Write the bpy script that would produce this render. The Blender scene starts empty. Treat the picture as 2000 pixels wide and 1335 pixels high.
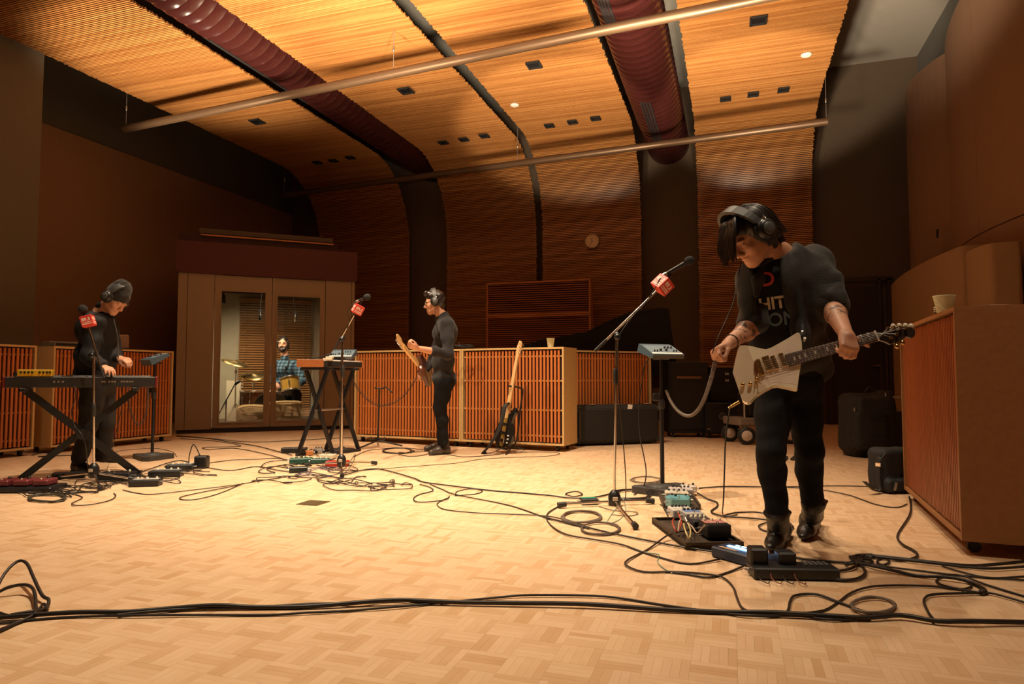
import bpy, math, random
import numpy as np
from mathutils import Vector, Matrix
sc = bpy.context.scene
COL = sc.collection
random.seed(7); RNG = np.random.default_rng(7)
# ---------------------------------------------------------------- camera
FPX, CAMH, YAW, PIT = 1300.0, 0.87, math.radians(18.3), math.radians(3.0)
cd = bpy.data.cameras.new('camera'); cam = bpy.data.objects.new('camera', cd); COL.objects.link(cam)
cam.location = (0, 0, CAMH); cam.rotation_euler = (math.pi/2 + PIT, 0, YAW)
cd.sensor_width = 36; cd.lens = FPX/2000*36; cd.clip_start = .05; cd.clip_end = 100
sc.camera = cam
# ---------------------------------------------------------------- world, exposure, room lights
w = bpy.data.worlds.new('world'); sc.world = w; w.use_nodes = True
bg = w.node_tree.nodes['Background']; bg.inputs[0].default_value = (1, .75, .5, 1); bg.inputs[1].default_value = .006
vs = sc.view_settings; vs.view_transform = 'Standard'; vs.look = 'None'; vs.gamma = 1; vs.use_curve_mapping = False
vs.exposure = 0.0
WARM = (1, .80, .56)
def spot(loc, target, power, ang, blend=.6, col=WARM, size=.08):
    l = bpy.data.lights.new('spot_lamp', 'SPOT'); l.energy = power; l.color = col; l.spot_size = math.radians(ang)
    l.spot_blend = blend; l.shadow_soft_size = size
    o = bpy.data.objects.new('spot_lamp', l); COL.objects.link(o); o.location = loc
    o.rotation_euler = (Vector(target) - Vector(loc)).to_track_quat('-Z', 'Y').to_euler()
    return o
# downlights in the canopy, aimed at the playing floor
for x, y, tx, ty, p in [(-.95, 2.1, -.95, 2.5, 1750), (.8, 2.6, .6, 2.9, 330), (-2.9, 3.2, -2.8, 3.5, 1050), (-4.3, 5.2, -3.9, 6.0, 880), (-2.2, 5.0, -2.2, 6.0, 1050),
                        (-6.7, 4.4, -6.4, 5.0, 150), (-.6, 5.0, -.7, 5.3, 420), (-1.2, .6, -1.2, 1.2, 420)]:
    spot((x, y, 5.36), (tx, ty, 0), p, 80, .8)
# uplights washing the underside of the canopy
for x, y, tx, ty, p, an, bl in [(-1.75, 4.6, -2.3, 6.2, 1900, 96, .7), (-4.5, 5.3, -4.6, 6.4, 1500, 82, .7), (-7.2, 6.2, -7.4, 7.3, 1050, 74, .6), (-.33, 6.4, .3, 7.9, 1100, 86, .6),
                                (-2.3, 8.4, -2.65, 10.9, 640, 58, .25), (.1, 8.8, .45, 11.1, 600, 58, .25)]:
    spot((x, y, 2.7), (tx, ty, 5.5), p, an, bl, size=.16)
# ---------------------------------------------------------------- pixel helpers (photo frame 2000 x 1335)
_f = np.array([-math.sin(YAW)*math.cos(PIT), math.cos(YAW)*math.cos(PIT), math.sin(PIT)])
_r = np.array([math.cos(YAW), math.sin(YAW), 0.]); _u = np.cross(_r, _f); CAM = np.array([0, 0, CAMH])
def ray(px, py): return _f + (px-1000)/FPX*_r - (py-667.5)/FPX*_u
def at(px, py, D): return CAM + D*ray(px, py)
def zp(px, py, z=0.): d = ray(px, py); return CAM + (z-CAMH)/d[2]*d
def yp(px, py, Y): d = ray(px, py); return CAM + Y/d[1]*d
def xp(px, py, X): d = ray(px, py); return CAM + X/d[0]*d
def pxd(P):
    q = P - CAM; d = q@_f; return 1000+FPX*(q@_r)/d, 667.5-FPX*(q@_u)/d, d
def nrm(v): v = np.asarray(v, float); return v/np.linalg.norm(v)
# ---------------------------------------------------------------- materials
MATS = {}
def nodes(name):
    m = bpy.data.materials.new(name); m.use_nodes = True
    return m, m.node_tree.nodes, m.node_tree.links, m.node_tree.nodes['Principled BSDF']
def mat(name, col, rough=.5, metal=0., bump=0., bscale=60., var=0., vscale=8., emit=None, es=1., trans=0., spec=.5, stretch=None, sheen=0., coat=0.):
    """plain procedural material: noise-varied colour, optional fine relief"""
    if name in MATS: return MATS[name]
    m, N, L, B = nodes(name)
    B.inputs['Roughness'].default_value = rough; B.inputs['Metallic'].default_value = metal
    B.inputs['Specular IOR Level'].default_value = spec
    if trans: B.inputs['Transmission Weight'].default_value = trans
    if sheen: B.inputs['Sheen Weight'].default_value = sheen
    if coat: B.inputs['Coat Weight'].default_value = coat
    tc = N.new('ShaderNodeTexCoord'); mp = N.new('ShaderNodeMapping'); L.new(tc.outputs['Object'], mp.inputs[0])
    if stretch: mp.inputs['Scale'].default_value = stretch
    c = (*col, 1)
    n = N.new('ShaderNodeTexNoise'); n.inputs['Scale'].default_value = vscale; n.inputs['Detail'].default_value = 4
    L.new(mp.outputs[0], n.inputs['Vector'])
    mx = N.new('ShaderNodeMix'); mx.data_type = 'RGBA'
    v = var or .06
    mx.inputs[6].default_value = tuple(min(1, x*(1-v)) for x in col)+(1,); mx.inputs[7].default_value = tuple(min(1, x*(1+v)) for x in col)+(1,)
    L.new(n.outputs[0], mx.inputs[0]); L.new(mx.outputs[2], B.inputs['Base Color'])
    if bump:
        n2 = N.new('ShaderNodeTexNoise'); n2.inputs['Scale'].default_value = bscale; n2.inputs['Detail'].default_value = 3
        L.new(mp.outputs[0], n2.inputs['Vector'])
        b = N.new('ShaderNodeBump'); b.inputs['Strength'].default_value = bump; b.inputs['Distance'].default_value = .01
        L.new(n2.outputs[0], b.inputs['Height']); L.new(b.outputs[0], B.inputs['Normal'])
    if emit: B.inputs['Emission Color'].default_value = (*emit, 1); B.inputs['Emission Strength'].default_value = es
    MATS[name] = m; return m
def wood(name, c1, c2, stretch=(2, 40, 40), rough=.4, piece=.5, grain=.5, coat=0., spec=.5, power=1.):
    """wood grain along x (object space) + a colour step per piece (object and mesh island)"""
    if name in MATS: return MATS[name]
    m, N, L, B = nodes(name); B.inputs['Roughness'].default_value = rough; B.inputs['Coat Weight'].default_value = coat
    B.inputs['Specular IOR Level'].default_value = spec; B.inputs['Coat Roughness'].default_value = .25
    tc = N.new('ShaderNodeTexCoord'); mp = N.new('ShaderNodeMapping'); mp.inputs['Scale'].default_value = stretch
    oi = N.new('ShaderNodeObjectInfo'); ge = N.new('ShaderNodeNewGeometry')
    ad = N.new('ShaderNodeMath'); ad.operation = 'ADD'; L.new(oi.outputs['Random'], ad.inputs[0]); L.new(ge.outputs['Random Per Island'], ad.inputs[1])
    fr = N.new('ShaderNodeMath'); fr.operation = 'FRACT'; L.new(ad.outputs[0], fr.inputs[0])
    rnd = N.new('ShaderNodeMath'); rnd.operation = 'POWER'; rnd.inputs[1].default_value = power; L.new(fr.outputs[0], rnd.inputs[0])
    L.new(tc.outputs['Object'], mp.inputs[0])
    off = N.new('ShaderNodeVectorMath'); off.operation = 'ADD'; L.new(mp.outputs[0], off.inputs[0])
    sc_ = N.new('ShaderNodeMath'); sc_.operation = 'MULTIPLY'; sc_.inputs[1].default_value = 37; L.new(fr.outputs[0], sc_.inputs[0])
    L.new(sc_.outputs[0], off.inputs[1])
    n = N.new('ShaderNodeTexNoise'); n.inputs['Scale'].default_value = 1; n.inputs['Detail'].default_value = 5; L.new(off.outputs[0], n.inputs['Vector'])
    cr = N.new('ShaderNodeMapRange'); cr.inputs[1].default_value = .3; cr.inputs[2].default_value = .7; L.new(n.outputs[0], cr.inputs[0])
    a = N.new('ShaderNodeMath'); a.operation = 'MULTIPLY'; a.inputs[1].default_value = grain; L.new(cr.outputs[0], a.inputs[0])
    b = N.new('ShaderNodeMath'); b.operation = 'MULTIPLY_ADD'; b.inputs[1].default_value = piece; L.new(rnd.outputs[0], b.inputs[0]); L.new(a.outputs[0], b.inputs[2])
    mx = N.new('ShaderNodeMix'); mx.data_type = 'RGBA'; mx.inputs[6].default_value = (*c1, 1); mx.inputs[7].default_value = (*c2, 1)
    L.new(b.outputs[0], mx.inputs[0]); L.new(mx.outputs[2], B.inputs['Base Color'])
    MATS[name] = m; return m
BLK = mat('black_paint', (.012, .012, .013), .35)
BLKM = mat('black_matte', (.016, .015, .015), .7, bump=.2)
RUB = mat('black_rubber', (.02, .019, .018), .55)
CHR = mat('chrome', (.75, .72, .68), .18, 1.)
STEEL = mat('brushed_steel', (.55, .53, .5), .35, 1.)
GOLD = mat('gold_metal', (.75, .5, .2), .25, 1.)
GREYP = mat('grey_plastic', (.09, .09, .09), .45)
WHITE = mat('white_plastic', (.8, .78, .74), .4)
CREAM = mat('cream_paint', (.82, .72, .52), .35)
# ---------------------------------------------------------------- object helpers
def tag(o, label=None, cat=None, group=None, kind=None):
    if label: o['label'] = label
    if cat: o['category'] = cat
    if group: o['group'] = group
    if kind: o['kind'] = kind
    return o
def thing(name, label, cat, loc=(0, 0, 0), rz=0., group=None):
    o = bpy.data.objects.new(name, None); COL.objects.link(o); o.empty_display_size = .1
    o.location = tuple(float(v) for v in loc); o.rotation_euler = (0, 0, rz)
    return tag(o, label, cat, group)
def base_inv(o):
    return (Matrix.Translation(o.location) @ Matrix.Rotation(o.rotation_euler[2], 4, 'Z')).inverted()
def local(o, P):
    return np.array(base_inv(o) @ Vector([float(v) for v in P]))
def link(name, me, parent=None, world=None, smooth=None):
    """link mesh; world = the thing whose base the (world-space) vertices are moved into"""
    if world is not None: me.transform(base_inv(world))
    o = bpy.data.objects.new(name, me); COL.objects.link(o)
    if parent is not None: o.parent = parent
    return o
def frame_axis(d):
    d = nrm(d); a = np.array([0, 0, 1.]) if abs(d[2]) < .9 else np.array([1., 0, 0])
    x = nrm(np.cross(a, d)); return x, np.cross(d, x), d
class MB:
    """collects simple solids, then becomes ONE mesh object"""
    def __init__(s): s.v = []; s.f = []; s.m = []; s.sm = []
    def add(s, vs_, fs, mi=0, smooth=False):
        b = len(s.v); s.v.extend([tuple(float(c) for c in p) for p in vs_])
        for f in fs: s.f.append(tuple(i+b for i in f)); s.m.append(mi); s.sm.append(smooth)
        return s
    def box(s, c, d, R=None, mi=0, taper=1.):
        c = np.asarray(c, float); hx, hy, hz = d[0]/2, d[1]/2, d[2]/2
        P = []
        for z, k in ((-hz, 1.), (hz, taper)):
            for x, y in ((-hx, -hy), (hx, -hy), (hx, hy), (-hx, hy)): P.append((x*k, y*k, z))
        P = np.array(P)
        if R is not None: P = P @ np.asarray(R).T
        return s.add(P+c, [(3, 2, 1, 0), (4, 5, 6, 7), (0, 1, 5, 4), (1, 2, 6, 5), (2, 3, 7, 6), (3, 0, 4, 7)], mi)
    def rbox(s, c, d, b=.01, R=None, mi=0):
        """box with chamfered edges"""
        c = np.asarray(c, float); h = np.array(d)/2.; b = min(b, *(h*.98)); P = []; F = []; idx = {}
        for sx in (-1, 1):
            for sy in (-1, 1):
                for sz in (-1, 1):
                    for ax in range(3):
                        p = np.array([sx, sy, sz])*(h-b); p[ax] = (sx, sy, sz)[ax]*h[ax]
                        idx[(sx, sy, sz, ax)] = len(P); P.append(p)
        S = (-1, 1)
        for ax in range(3):
            o1, o2 = (ax+1) % 3, (ax+2) % 3
            for sg in S:
                q = []
                for a, bb in ((-1, -1), (1, -1), (1, 1), (-1, 1)):
                    k = [0, 0, 0]; k[ax] = sg; k[o1] = a; k[o2] = bb; q.append(idx[(*k, ax)])
                F.append(q if sg > 0 else q[::-1])
            for a in S:
                for bb in S:
                    k = [0, 0, 0]; k[o1] = a; k[o2] = bb
                    k[ax] = -1; p0 = tuple(k); k[ax] = 1; p1 = tuple(k)
                    q = [idx[(*p0, o1)], idx[(*p1, o1)], idx[(*p1, o2)], idx[(*p0, o2)]]
                    F.append(q if a*bb < 0 else q[::-1])
        for sx in S:
            for sy in S:
                for sz in S:
                    q = [idx[(sx, sy, sz, a)] for a in range(3)]
                    F.append(q if sx*sy*sz > 0 else q[::-1])
        P = np.array(P)
        if R is not None: P = P @ np.asarray(R).T
        return s.add(P+c, F, mi)
    def cyl(s, a, b, r, r2=None, n=10, mi=0, caps=True, smooth=True):
        a = np.asarray(a, float); b = np.asarray(b, float); r2 = r if r2 is None else r2
        x, y, d = frame_axis(b-a); P = []
        for c, rr in ((a, r), (b, r2)):
            for i in range(n):
                t = 2*math.pi*i/n; P.append(c + rr*(math.cos(t)*x + math.sin(t)*y))
        s.add(P, [(i, (i+1) % n, n+(i+1) % n, n+i) for i in range(n)], mi, smooth)
        if caps:
            s.add(P[:n], [tuple(range(n))[::-1]], mi); s.add(P[n:], [tuple(range(n))], mi)
        return s
    def tube(s, pts, r, n=6, mi=0, closed=False, smooth=True):
        pts = np.asarray(pts, float); k = len(pts); P = []
        T = np.gradient(pts, axis=0) if not closed else np.roll(pts, -1, 0)-np.roll(pts, 1, 0)
        up = None
        for i in range(k):
            d = nrm(T[i])
            if up is None: x, y, _ = frame_axis(d)
            else:
                x = nrm(up - d*(up@d)); y = np.cross(d, x)
            up = x; rr = r[i] if hasattr(r, '__len__') else r
            for j in range(n):
                t = 2*math.pi*j/n; P.append(pts[i] + rr*(math.cos(t)*x+math.sin(t)*y))
        F = []
        for i in range(k if closed else k-1):
            i2 = (i+1) % k
            for j in range(n): F.append((i*n+j, i*n+(j+1) % n, i2*n+(j+1) % n, i2*n+j))
        s.add(P, F, mi, smooth)
        if not closed:
            s.add(P[:n], [tuple(range(n))[::-1]], mi); s.add(P[-n:], [tuple(range(n))], mi)
        return s
    def lathe(s, o, prof, ax=(0, 0, 1), n=20, mi=0, smooth=True):
        o = np.asarray(o, float); x, y, d = frame_axis(ax); P = []; k = len(prof)
        for r, h in prof:
            for i in range(n):
                t = 2*math.pi*i/n; P.append(o + d*h + r*(math.cos(t)*x+math.sin(t)*y))
        F = [(j*n+i, j*n+(i+1) % n, (j+1)*n+(i+1) % n, (j+1)*n+i) for j in range(k-1) for i in range(n)]
        s.add(P, F, mi, smooth)
        if prof[0][0] > 1e-5: s.add(P[:n], [tuple(range(n))[::-1]], mi)
        if prof[-1][0] > 1e-5: s.add(P[-n:], [tuple(range(n))], mi)
        return s
    def prism(s, poly, off, mi=0, mi_side=None):
        """poly: 3-D points (planar), extruded by vector off"""
        P = [np.asarray(p, float) for p in poly]; n = len(P); Q = [p+np.asarray(off) for p in P]
        s.add(P, [tuple(range(n))], mi); s.add(Q, [tuple(range(n))[::-1]], mi)
        return s.add(P+Q, [(i, n+i, n+(i+1) % n, (i+1) % n) for i in range(n)], mi if mi_side is None else mi_side)
    def ball(s, c, r, n=10, mi=0, R=None):
        r = np.ones(3)*r if np.isscalar(r) else np.asarray(r); P = []; m_ = max(4, n//2)
        for j in range(m_+1):
            ph = math.pi*j/m_
            for i in range(n):
                t = 2*math.pi*i/n; P.append((math.sin(ph)*math.cos(t), math.sin(ph)*math.sin(t), -math.cos(ph)))
        P = np.array(P)*r
        if R is not None: P = P @ np.asarray(R).T
        F = [(j*n+i, j*n+(i+1) % n, (j+1)*n+(i+1) % n, (j+1)*n+i) for j in range(m_) for i in range(n)]
        return s.add(P+np.asarray(c), F, mi, True)
    def mesh(s, name, mats):
        me = bpy.data.meshes.new(name); me.from_pydata(s.v, [], s.f)
        for m in (mats if isinstance(mats, (list, tuple)) else [mats]): me.materials.append(m)
        me.polygons.foreach_set('material_index', s.m); me.polygons.foreach_set('use_smooth', s.sm); me.update()
        return me
    def build(s, name, mats, parent=None, world=None):
        return link(name, s.mesh(name, mats), parent, world)
def rz_(a): c, s_ = math.cos(a), math.sin(a); return np.array([[c, -s_, 0], [s_, c, 0], [0, 0, 1]])
def rx_(a): c, s_ = math.cos(a), math.sin(a); return np.array([[1, 0, 0], [0, c, -s_], [0, s_, c]])
def ry_(a): c, s_ = math.cos(a), math.sin(a); return np.array([[c, 0, s_], [0, 1, 0], [-s_, 0, c]])
def basis(x, y, z): return np.stack([nrm(x), nrm(y), nrm(z)], 1)
def spline(P, step=.03, closed=False):
    """Catmull-Rom through P"""
    P = np.asarray(P, float); n = len(P); out = []
    for i in range(n if closed else n-1):
        if closed: p0, p1, p2, p3 = P[i-1], P[i], P[(i+1) % n], P[(i+2) % n]
        else: p0, p1, p2, p3 = P[max(i-1, 0)], P[i], P[i+1], P[min(i+2, n-1)]
        k = max(3, min(40, int(np.linalg.norm(p2-p1)/step)))
        for j in range(k):
            t = j/k
            out.append(.5*((2*p1)+(-p0+p2)*t+(2*p0-5*p1+4*p2-p3)*t*t+(-p0+3*p1-3*p2+p3)*t**3))
    if not closed: out.append(P[-1])
    return np.array(out)
def text_part(name, txt, size, M, material, parent=None, world=None, ext=.0006, bold=0., align='CENTER'):
    """flat lettering turned into a mesh; M = 4x4 placing the text plane (x right, y up)"""
    cu = bpy.data.curves.new(name, 'FONT'); cu.body = txt; cu.size = size; cu.extrude = ext; cu.align_x = align; cu.align_y = 'CENTER'; cu.offset = bold
    cu.resolution_u = 3
    o = bpy.data.objects.new(name, cu); COL.objects.link(o); bpy.context.view_layer.update()
    me = bpy.data.meshes.new_from_object(o.evaluated_get(bpy.context.evaluated_depsgraph_get()))
    bpy.data.objects.remove(o); bpy.data.curves.remove(cu)
    me.transform(Matrix([[float(v) for v in r] for r in M])); me.materials.clear(); me.materials.append(material)
    return link(name, me, parent, world)
def m4(R, t): M = np.eye(4); M[:3, :3] = R; M[:3, 3] = t; return M
def copy_part(o, parent, mw=None):
    c = o.copy(); COL.objects.link(c); c.parent = parent
    return c
# ================================================================ floor: mosaic parquet
BS = .135; NF = 5; GAP = .0002
PARQ = wood('maple_parquet', (.78, .56, .36), (.60, .37, .19), (14, 14, 14), .42, .75, .22, spec=.4, power=2.2)
def strips(blocks, zj=.00012):
    """mesh of finger strips for the blocks (ix, iy): returns verts, quads"""
    V = []; n = len(blocks); fw = BS/NF
    ij = np.array(blocks); ver = (ij.sum(1) % 2)
    X0 = ij[:, 0]*BS; Y0 = ij[:, 1]*BS
    out = []
    for k in range(NF):
        a0 = k*fw+GAP; a1 = (k+1)*fw-GAP; b0 = GAP; b1 = BS-GAP
        z = RNG.uniform(-zj, 0, n)
        x0 = np.where(ver, X0+a0, X0+b0); x1 = np.where(ver, X0+a1, X0+b1)
        y0 = np.where(ver, Y0+b0, Y0+a0); y1 = np.where(ver, Y0+b1, Y0+a1)
        lo = np.full(n, -.002)
        out.append(np.stack([np.stack(p, 1) for p in ((x0, y0, z), (x1, y0, z), (x1, y1, z), (x0, y1, z), (x0, y0, lo), (x1, y0, lo), (x1, y1, lo), (x0, y1, lo))], 1))
    V = np.concatenate(out).reshape(-1, 3)
    q = np.array([[0, 1, 2, 3], [4, 5, 1, 0], [5, 6, 2, 1], [6, 7, 3, 2], [7, 4, 0, 3]])
    F = (np.arange(len(V)//8)[:, None, None]*8 + q).reshape(-1, 4)
    return V, F
def quadmesh(name, V, F, material, smooth=False):
    me = bpy.data.meshes.new(name); me.vertices.add(len(V)); me.vertices.foreach_set('co', np.ascontiguousarray(V, np.float32).ravel())
    me.loops.add(F.size); me.loops.foreach_set('vertex_index', np.ascontiguousarray(F, np.int32).ravel())
    me.polygons.add(len(F)); me.polygons.foreach_set('loop_start', np.arange(0, F.size, 4, dtype=np.int32))
    me.polygons.foreach_set('use_smooth', np.full(len(F), smooth, bool))
    me.update(calc_edges=True); me.validate()
    for m in (material if isinstance(material, (list, tuple)) else [material]): me.materials.append(m)
    return me
fl = MB().box((-4, 6.4, -.035), (15.6, 16, .058)).build('floor', mat('floor_bed', (.50, .31, .15), .6)); tag(fl, kind='structure')
allb = [(i, j) for i in range(-86, 28) for j in range(-8, 103)]
def vis(i, j):
    P = np.array([(i+.5)*BS, (j+.5)*BS, 0.])
    if P[1] < .9: return 9e9
    u, v, d = pxd(P)
    return d if (d > .3 and -10 < u < 2010 and v < 1350) else 9e9
order = sorted(allb, key=lambda b: vis(*b)); near = set(order[:300])
V, F = strips([b for b in allb if b not in near])
o = link('parquet', quadmesh('parquet', V, F, PARQ), fl); tag(o, kind='stuff')
pm = []
for p in range(2):
    for r in range(3):
        V, F = strips([(0, p)]); V = V - np.array([BS/2, p*BS+BS/2, 0]); pm.append(quadmesh('parquet_block', V, F, PARQ))
for (i, j) in near:
    o = bpy.data.objects.new('parquet_block', pm[((i+j) % 2)*3 + random.randrange(3)]); COL.objects.link(o); o.parent = fl
    o.location = ((i+.5)*BS, (j+.5)*BS, 0)
# ================================================================ shell
WB = mat('wall_fabric_grey', (.14, .10, .07), .9, bump=.25, bscale=220, spec=.2)
WBR = mat('wall_fabric_brown', (.27, .16, .10), .92, bump=.3, bscale=220, spec=.2)
WG = mat('wall_paint_grey', (.20, .19, .165), .85, spec=.2)
SLAB = mat('slab_paint', (.42, .39, .34), .85, spec=.2)
BACKY = 13.6; HC = 5.5; HS = 6.72
def wallbox(name, x0, x1, y0, y1, z0, z1, m, kind='structure', parent=None):
    o = MB().box(((x0+x1)/2, (y0+y1)/2, (z0+z1)/2), (x1-x0, y1-y0, z1-z0)).build(name, m, parent)
    if kind: tag(o, kind=kind)
    return o
wallbox('ceiling', -11.5, 4.2, -2.6, BACKY+.3, HS, HS+.2, SLAB)
wallbox('wall_back', -11.5, 4.2, BACKY, BACKY+.3, -.06, HS, WB)
wallbox('wall_front', -11.5, 4.2, -2.6, -2.4, -.06, HS, WG)
wl = wallbox('wall_left', -11.5, -10.2, 6.6, BACKY, -.06, HS, mat('wall_left_upper', (.115, .108, .09), .88, spec=.2))
lp = MB().box((-10.17, (6.78+BACKY)/2, 2.40), (.06, BACKY-6.8, 4.84)).build('fabric_panel', WBR, wl)
wallbox('wall_left_front', -11.5, -9.10, -2.4, 6.6, -.06, HS, mat('wall_left_grey', (.17, .15, .115), .88, spec=.2, bump=.15, bscale=200))
wallbox('wall_right', 3.3, 4.2, -2.4, BACKY, -.06, HS, mat('wall_right_upper', (.15, .145, .13), .88, spec=.2))
# scalloped fabric shells on the right wall
def scallop(y0, y1, x0, bul, n=14):
    t = np.linspace(0, 1, n); return [(x0 - bul*math.sin(math.pi*a)**.8, y0+(y1-y0)*a) for a in t]
wr = thing('curved_wall_panel', 'tall brown fabric wall of bulging curved panels along the right side', 'wall panel', (3.1, 8, 0))
segs = [(12.95, 10.9, 3.02, .26), (10.9, 7.4, 3.0, .24), (7.4, 3.6, 2.98, .26), (3.6, -.6, 2.98, .26)]
for si, (y0, y1, x0, bul) in enumerate(segs):
    c = scallop(y0, y1, x0, bul)
    for k in range(2):
        sub = c[k*7:k*7+8] if k == 0 else c[7:]
        for (za, zb) in ((.05, 2.52), (2.535, 5.56)):
            g = .004; m_ = MB(); P = [(x, y, za) for x, y in sub]
            # shrink ends a little so the seams read
            P[0] = (P[0][0], P[0][1]-g, za); P[-1] = (P[-1][0], P[-1][1]+g, za)
            Q = [(x+.05, y, z) for x, y, z in P][::-1]
            m_.prism([np.array(p) for p in P+Q], (0, 0, zb-za)); m_.build('fabric_panel', WBR, wr, world=wr)
for si in range(4):
    y = segs[si][1]
sw = MB().box((0, 0, 0), (.012, .075, .12)).build('wall_plate', BLKM); sw.location = tuple(xp(1831, 456, 2.82)); tag(sw, 'small dark wall plate on the brown curved wall at right', 'wall plate')
# cushioned absorber panels on the right wall
AB = mat('absorber_fabric', (.36, .23, .135), .95, bump=.35, bscale=260, spec=.15)
def absorber(label, pxa, pxb, ptop, X, th=.22, bul=.18):
    a = xp(pxa, 640, X); b = xp(pxb, 640, X); zt = xp(pxb, ptop, X)[2]
    y0, y1 = a[1], b[1]; t = np.linspace(0, 1, 11); prof = [(X - bul*math.sin(math.pi*(.12+.76*s)), y0+(y1-y0)*s) for s in t]
    poly = [(x, y, .1) for x, y in prof] + [(X+th, y1-.05, .1), (X+th, y0+.05, .1)]
    root = thing('absorber_panel', label, 'acoustic panel', (X, (y0+y1)/2, 0))
    M = MB().prism([np.array(p) for p in poly], (0, 0, zt-.1)); ob = M.build('cushion', AB, root, world=root)
    bv = ob.modifiers.new('round', 'BEVEL'); bv.width = .04; bv.segments = 3; bv.limit_method = 'ANGLE'; bv.angle_limit = .9
    MB().box((X+.02, (y0+y1)/2, .05), (.12, abs(y1-y0)*.8, .1)).build('foot_rail', BLKM, root, world=root)
absorber('tan curved absorber panel behind the big right screen, farther and wider one', 1752, 1895, 476, 2.5)
absorber('tan absorber panel behind the big right screen, nearer and narrower one', 1899, 1948, 471, 2.5, bul=.1)
# ---------------------------------------------------------------- back wall door
dx0, dx1, dh = 1.70, 2.72, 2.66
d = thing('door_1', None, None, ((dx0+dx1)/2, BACKY, 0)); tag(d, kind='structure')
DK = mat('door_dark', (.03, .021, .016), .6); DKF = mat('door_frame_dark', (.045, .03, .022), .6)
MB().box(((dx0+dx1)/2-.06, BACKY-.03, dh/2-.06), (dx1-dx0-.14, .05, dh-.14)).build('door_leaf', DK, d, world=d)
f_ = MB(); f_.box((dx0, BACKY-.05, dh/2), (.08, .1, dh)); f_.box((dx1-.16, BACKY-.05, dh/2), (.05, .1, dh)); f_.box((dx1, BACKY-.05, dh/2), (.08, .1, dh)); f_.box(((dx0+dx1)/2, BACKY-.05, dh), (dx1-dx0+.08, .1, .08))
f_.build('door_frame', DKF, d, world=d)
hp = yp(1712, 714, BACKY-.08); MB().box(hp, (.13, .05, .025)).build('door_handle', mat('bronze', (.35, .22, .12), .4, .8), d, world=d)
# ================================================================ slatted canopies: ceiling that rolls down the back wall
SL = wood('fir_slat', (.60, .285, .09), (.34, .13, .035), (3, 30, 30), .33, .75, .35, coat=.25)
BACKM = mat('canopy_backing', (.05, .022, .012), .8)
PITCH = .034; YW = 13.2; CA, CB, Z0 = 1.5, 1.6, .12
_t = np.linspace(0, math.pi/2, 200)
_py = np.r_[YW, YW-CA+CA*np.cos(_t), YW-CA-14.]; _pz = np.r_[Z0, HC-CB+CB*np.sin(_t), HC]
_ps = np.r_[0, np.cumsum(np.hypot(np.diff(_py), np.diff(_pz)))]
def profile(s):
    """point + inward normal of the panel section at arc length s from the floor end (wall -> curve -> ceiling)"""
    y, z = np.interp(s, _ps, _py), np.interp(s, _ps, _pz)
    y2, z2 = np.interp(s+.01, _ps, _py), np.interp(s+.01, _ps, _pz); n_ = np.array([-(z2-z), y2-y]); n_ /= np.linalg.norm(n_)
    return np.array([y, z]), n_
TOT = _ps[-2] + (YW-CA) + 1.5
def canopy(label, x0, x1, dz=0.):
    xc = (x0+x1)/2; root = thing('slatted_canopy', label, 'ceiling panel', (xc, YW, 0))
    # backing
    ss = list(np.arange(0, TOT, .12)) + [TOT]; V = []; Fq = []
    for s in ss:
        p, n_ = profile(s)
        for off in (-.035, -.06):
            q = p+n_*off
            for x in (x0+.07, x1-.07): V.append((x, q[0], q[1]))
    for i in range(len(ss)-1):
        a = i*4; b = a+4
        Fq += [(a, a+1, b+1, b), (a+3, a+2, b+2, b+3), (a, b, b+2, a+2), (a+1, a+3, b+3, b+1)]
    MB().add(V, Fq).build('backing', BACKM, root, world=root)
    nsl = int(TOT/PITCH); vis_ = []
    for k in range(nsl):
        p, n_ = profile((k+.5)*PITCH); u, v, dd = pxd(np.array([xc, p[0], p[1]]))
        # apparent size of the slat: bigger when nearer
        vis_.append((dd if (v > -40 and dd > .5) else 99+k, k))
    first = set(k for _, k in sorted(vis_)[:300])
    sw_ = .019; sd = .030
    pr = [(-.5, -.5), (.5, -.5), (.5, .22), (.38, .42), (.14, .5), (-.14, .5), (-.38, .42), (-.5, .22)]
    def slat_into(m_, c, R):
        R = np.asarray(R); P = [np.array([x, a*sw_, b*sd]) for x in (-(x1-x0)/2, (x1-x0)/2) for a, b in pr]; P = [R@p+c for p in P]; n = len(pr)
        m_.add(P, [(i, (i+1) % n, n+(i+1) % n, n+i)[::-1] for i in range(n)], 0, False); m_.add(P, [tuple(range(n)), tuple(range(n, 2*n))[::-1]], 0)
    bm_ = MB(); slat_into(bm_, np.zeros(3), np.eye(3)); me = bm_.mesh('slat', SL); rest = MB()
    for k in range(nsl):
        p, n_ = profile((k+.5)*PITCH); c = p + n_*(-.018)
        ang = math.atan2(n_[1], n_[0])  # local -z of box points inward
        R = rx_(ang+math.pi/2)
        jx = random.uniform(-.012, .012)
        if k in first:
            o = bpy.data.objects.new('slat', me); COL.objects.link(o); o.parent = root
            o.location = (jx, c[0]-YW, c[1]); o.rotation_euler = (ang+math.pi/2, 0, 0)
        else: slat_into(rest, np.array([xc+jx, c[0], c[1]]), R)
    if rest.v: tag(rest.build('slats', SL, root, world=root), kind='stuff')
    root.location.z = dz
    return root
canopy('leftmost slatted wood canopy panel, left of the long maroon duct', -9.07, -6.78, -.13)
canopy('slatted wood canopy panel between the long maroon duct and the narrow pale gap', -5.86, -3.83, -.10)
canopy('slatted wood canopy panel with the wall clock on its lower end', -3.70, -1.67)
canopy('rightmost slatted wood canopy panel, rising behind the guitarist in the open shirt', -.58, 1.44)
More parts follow.
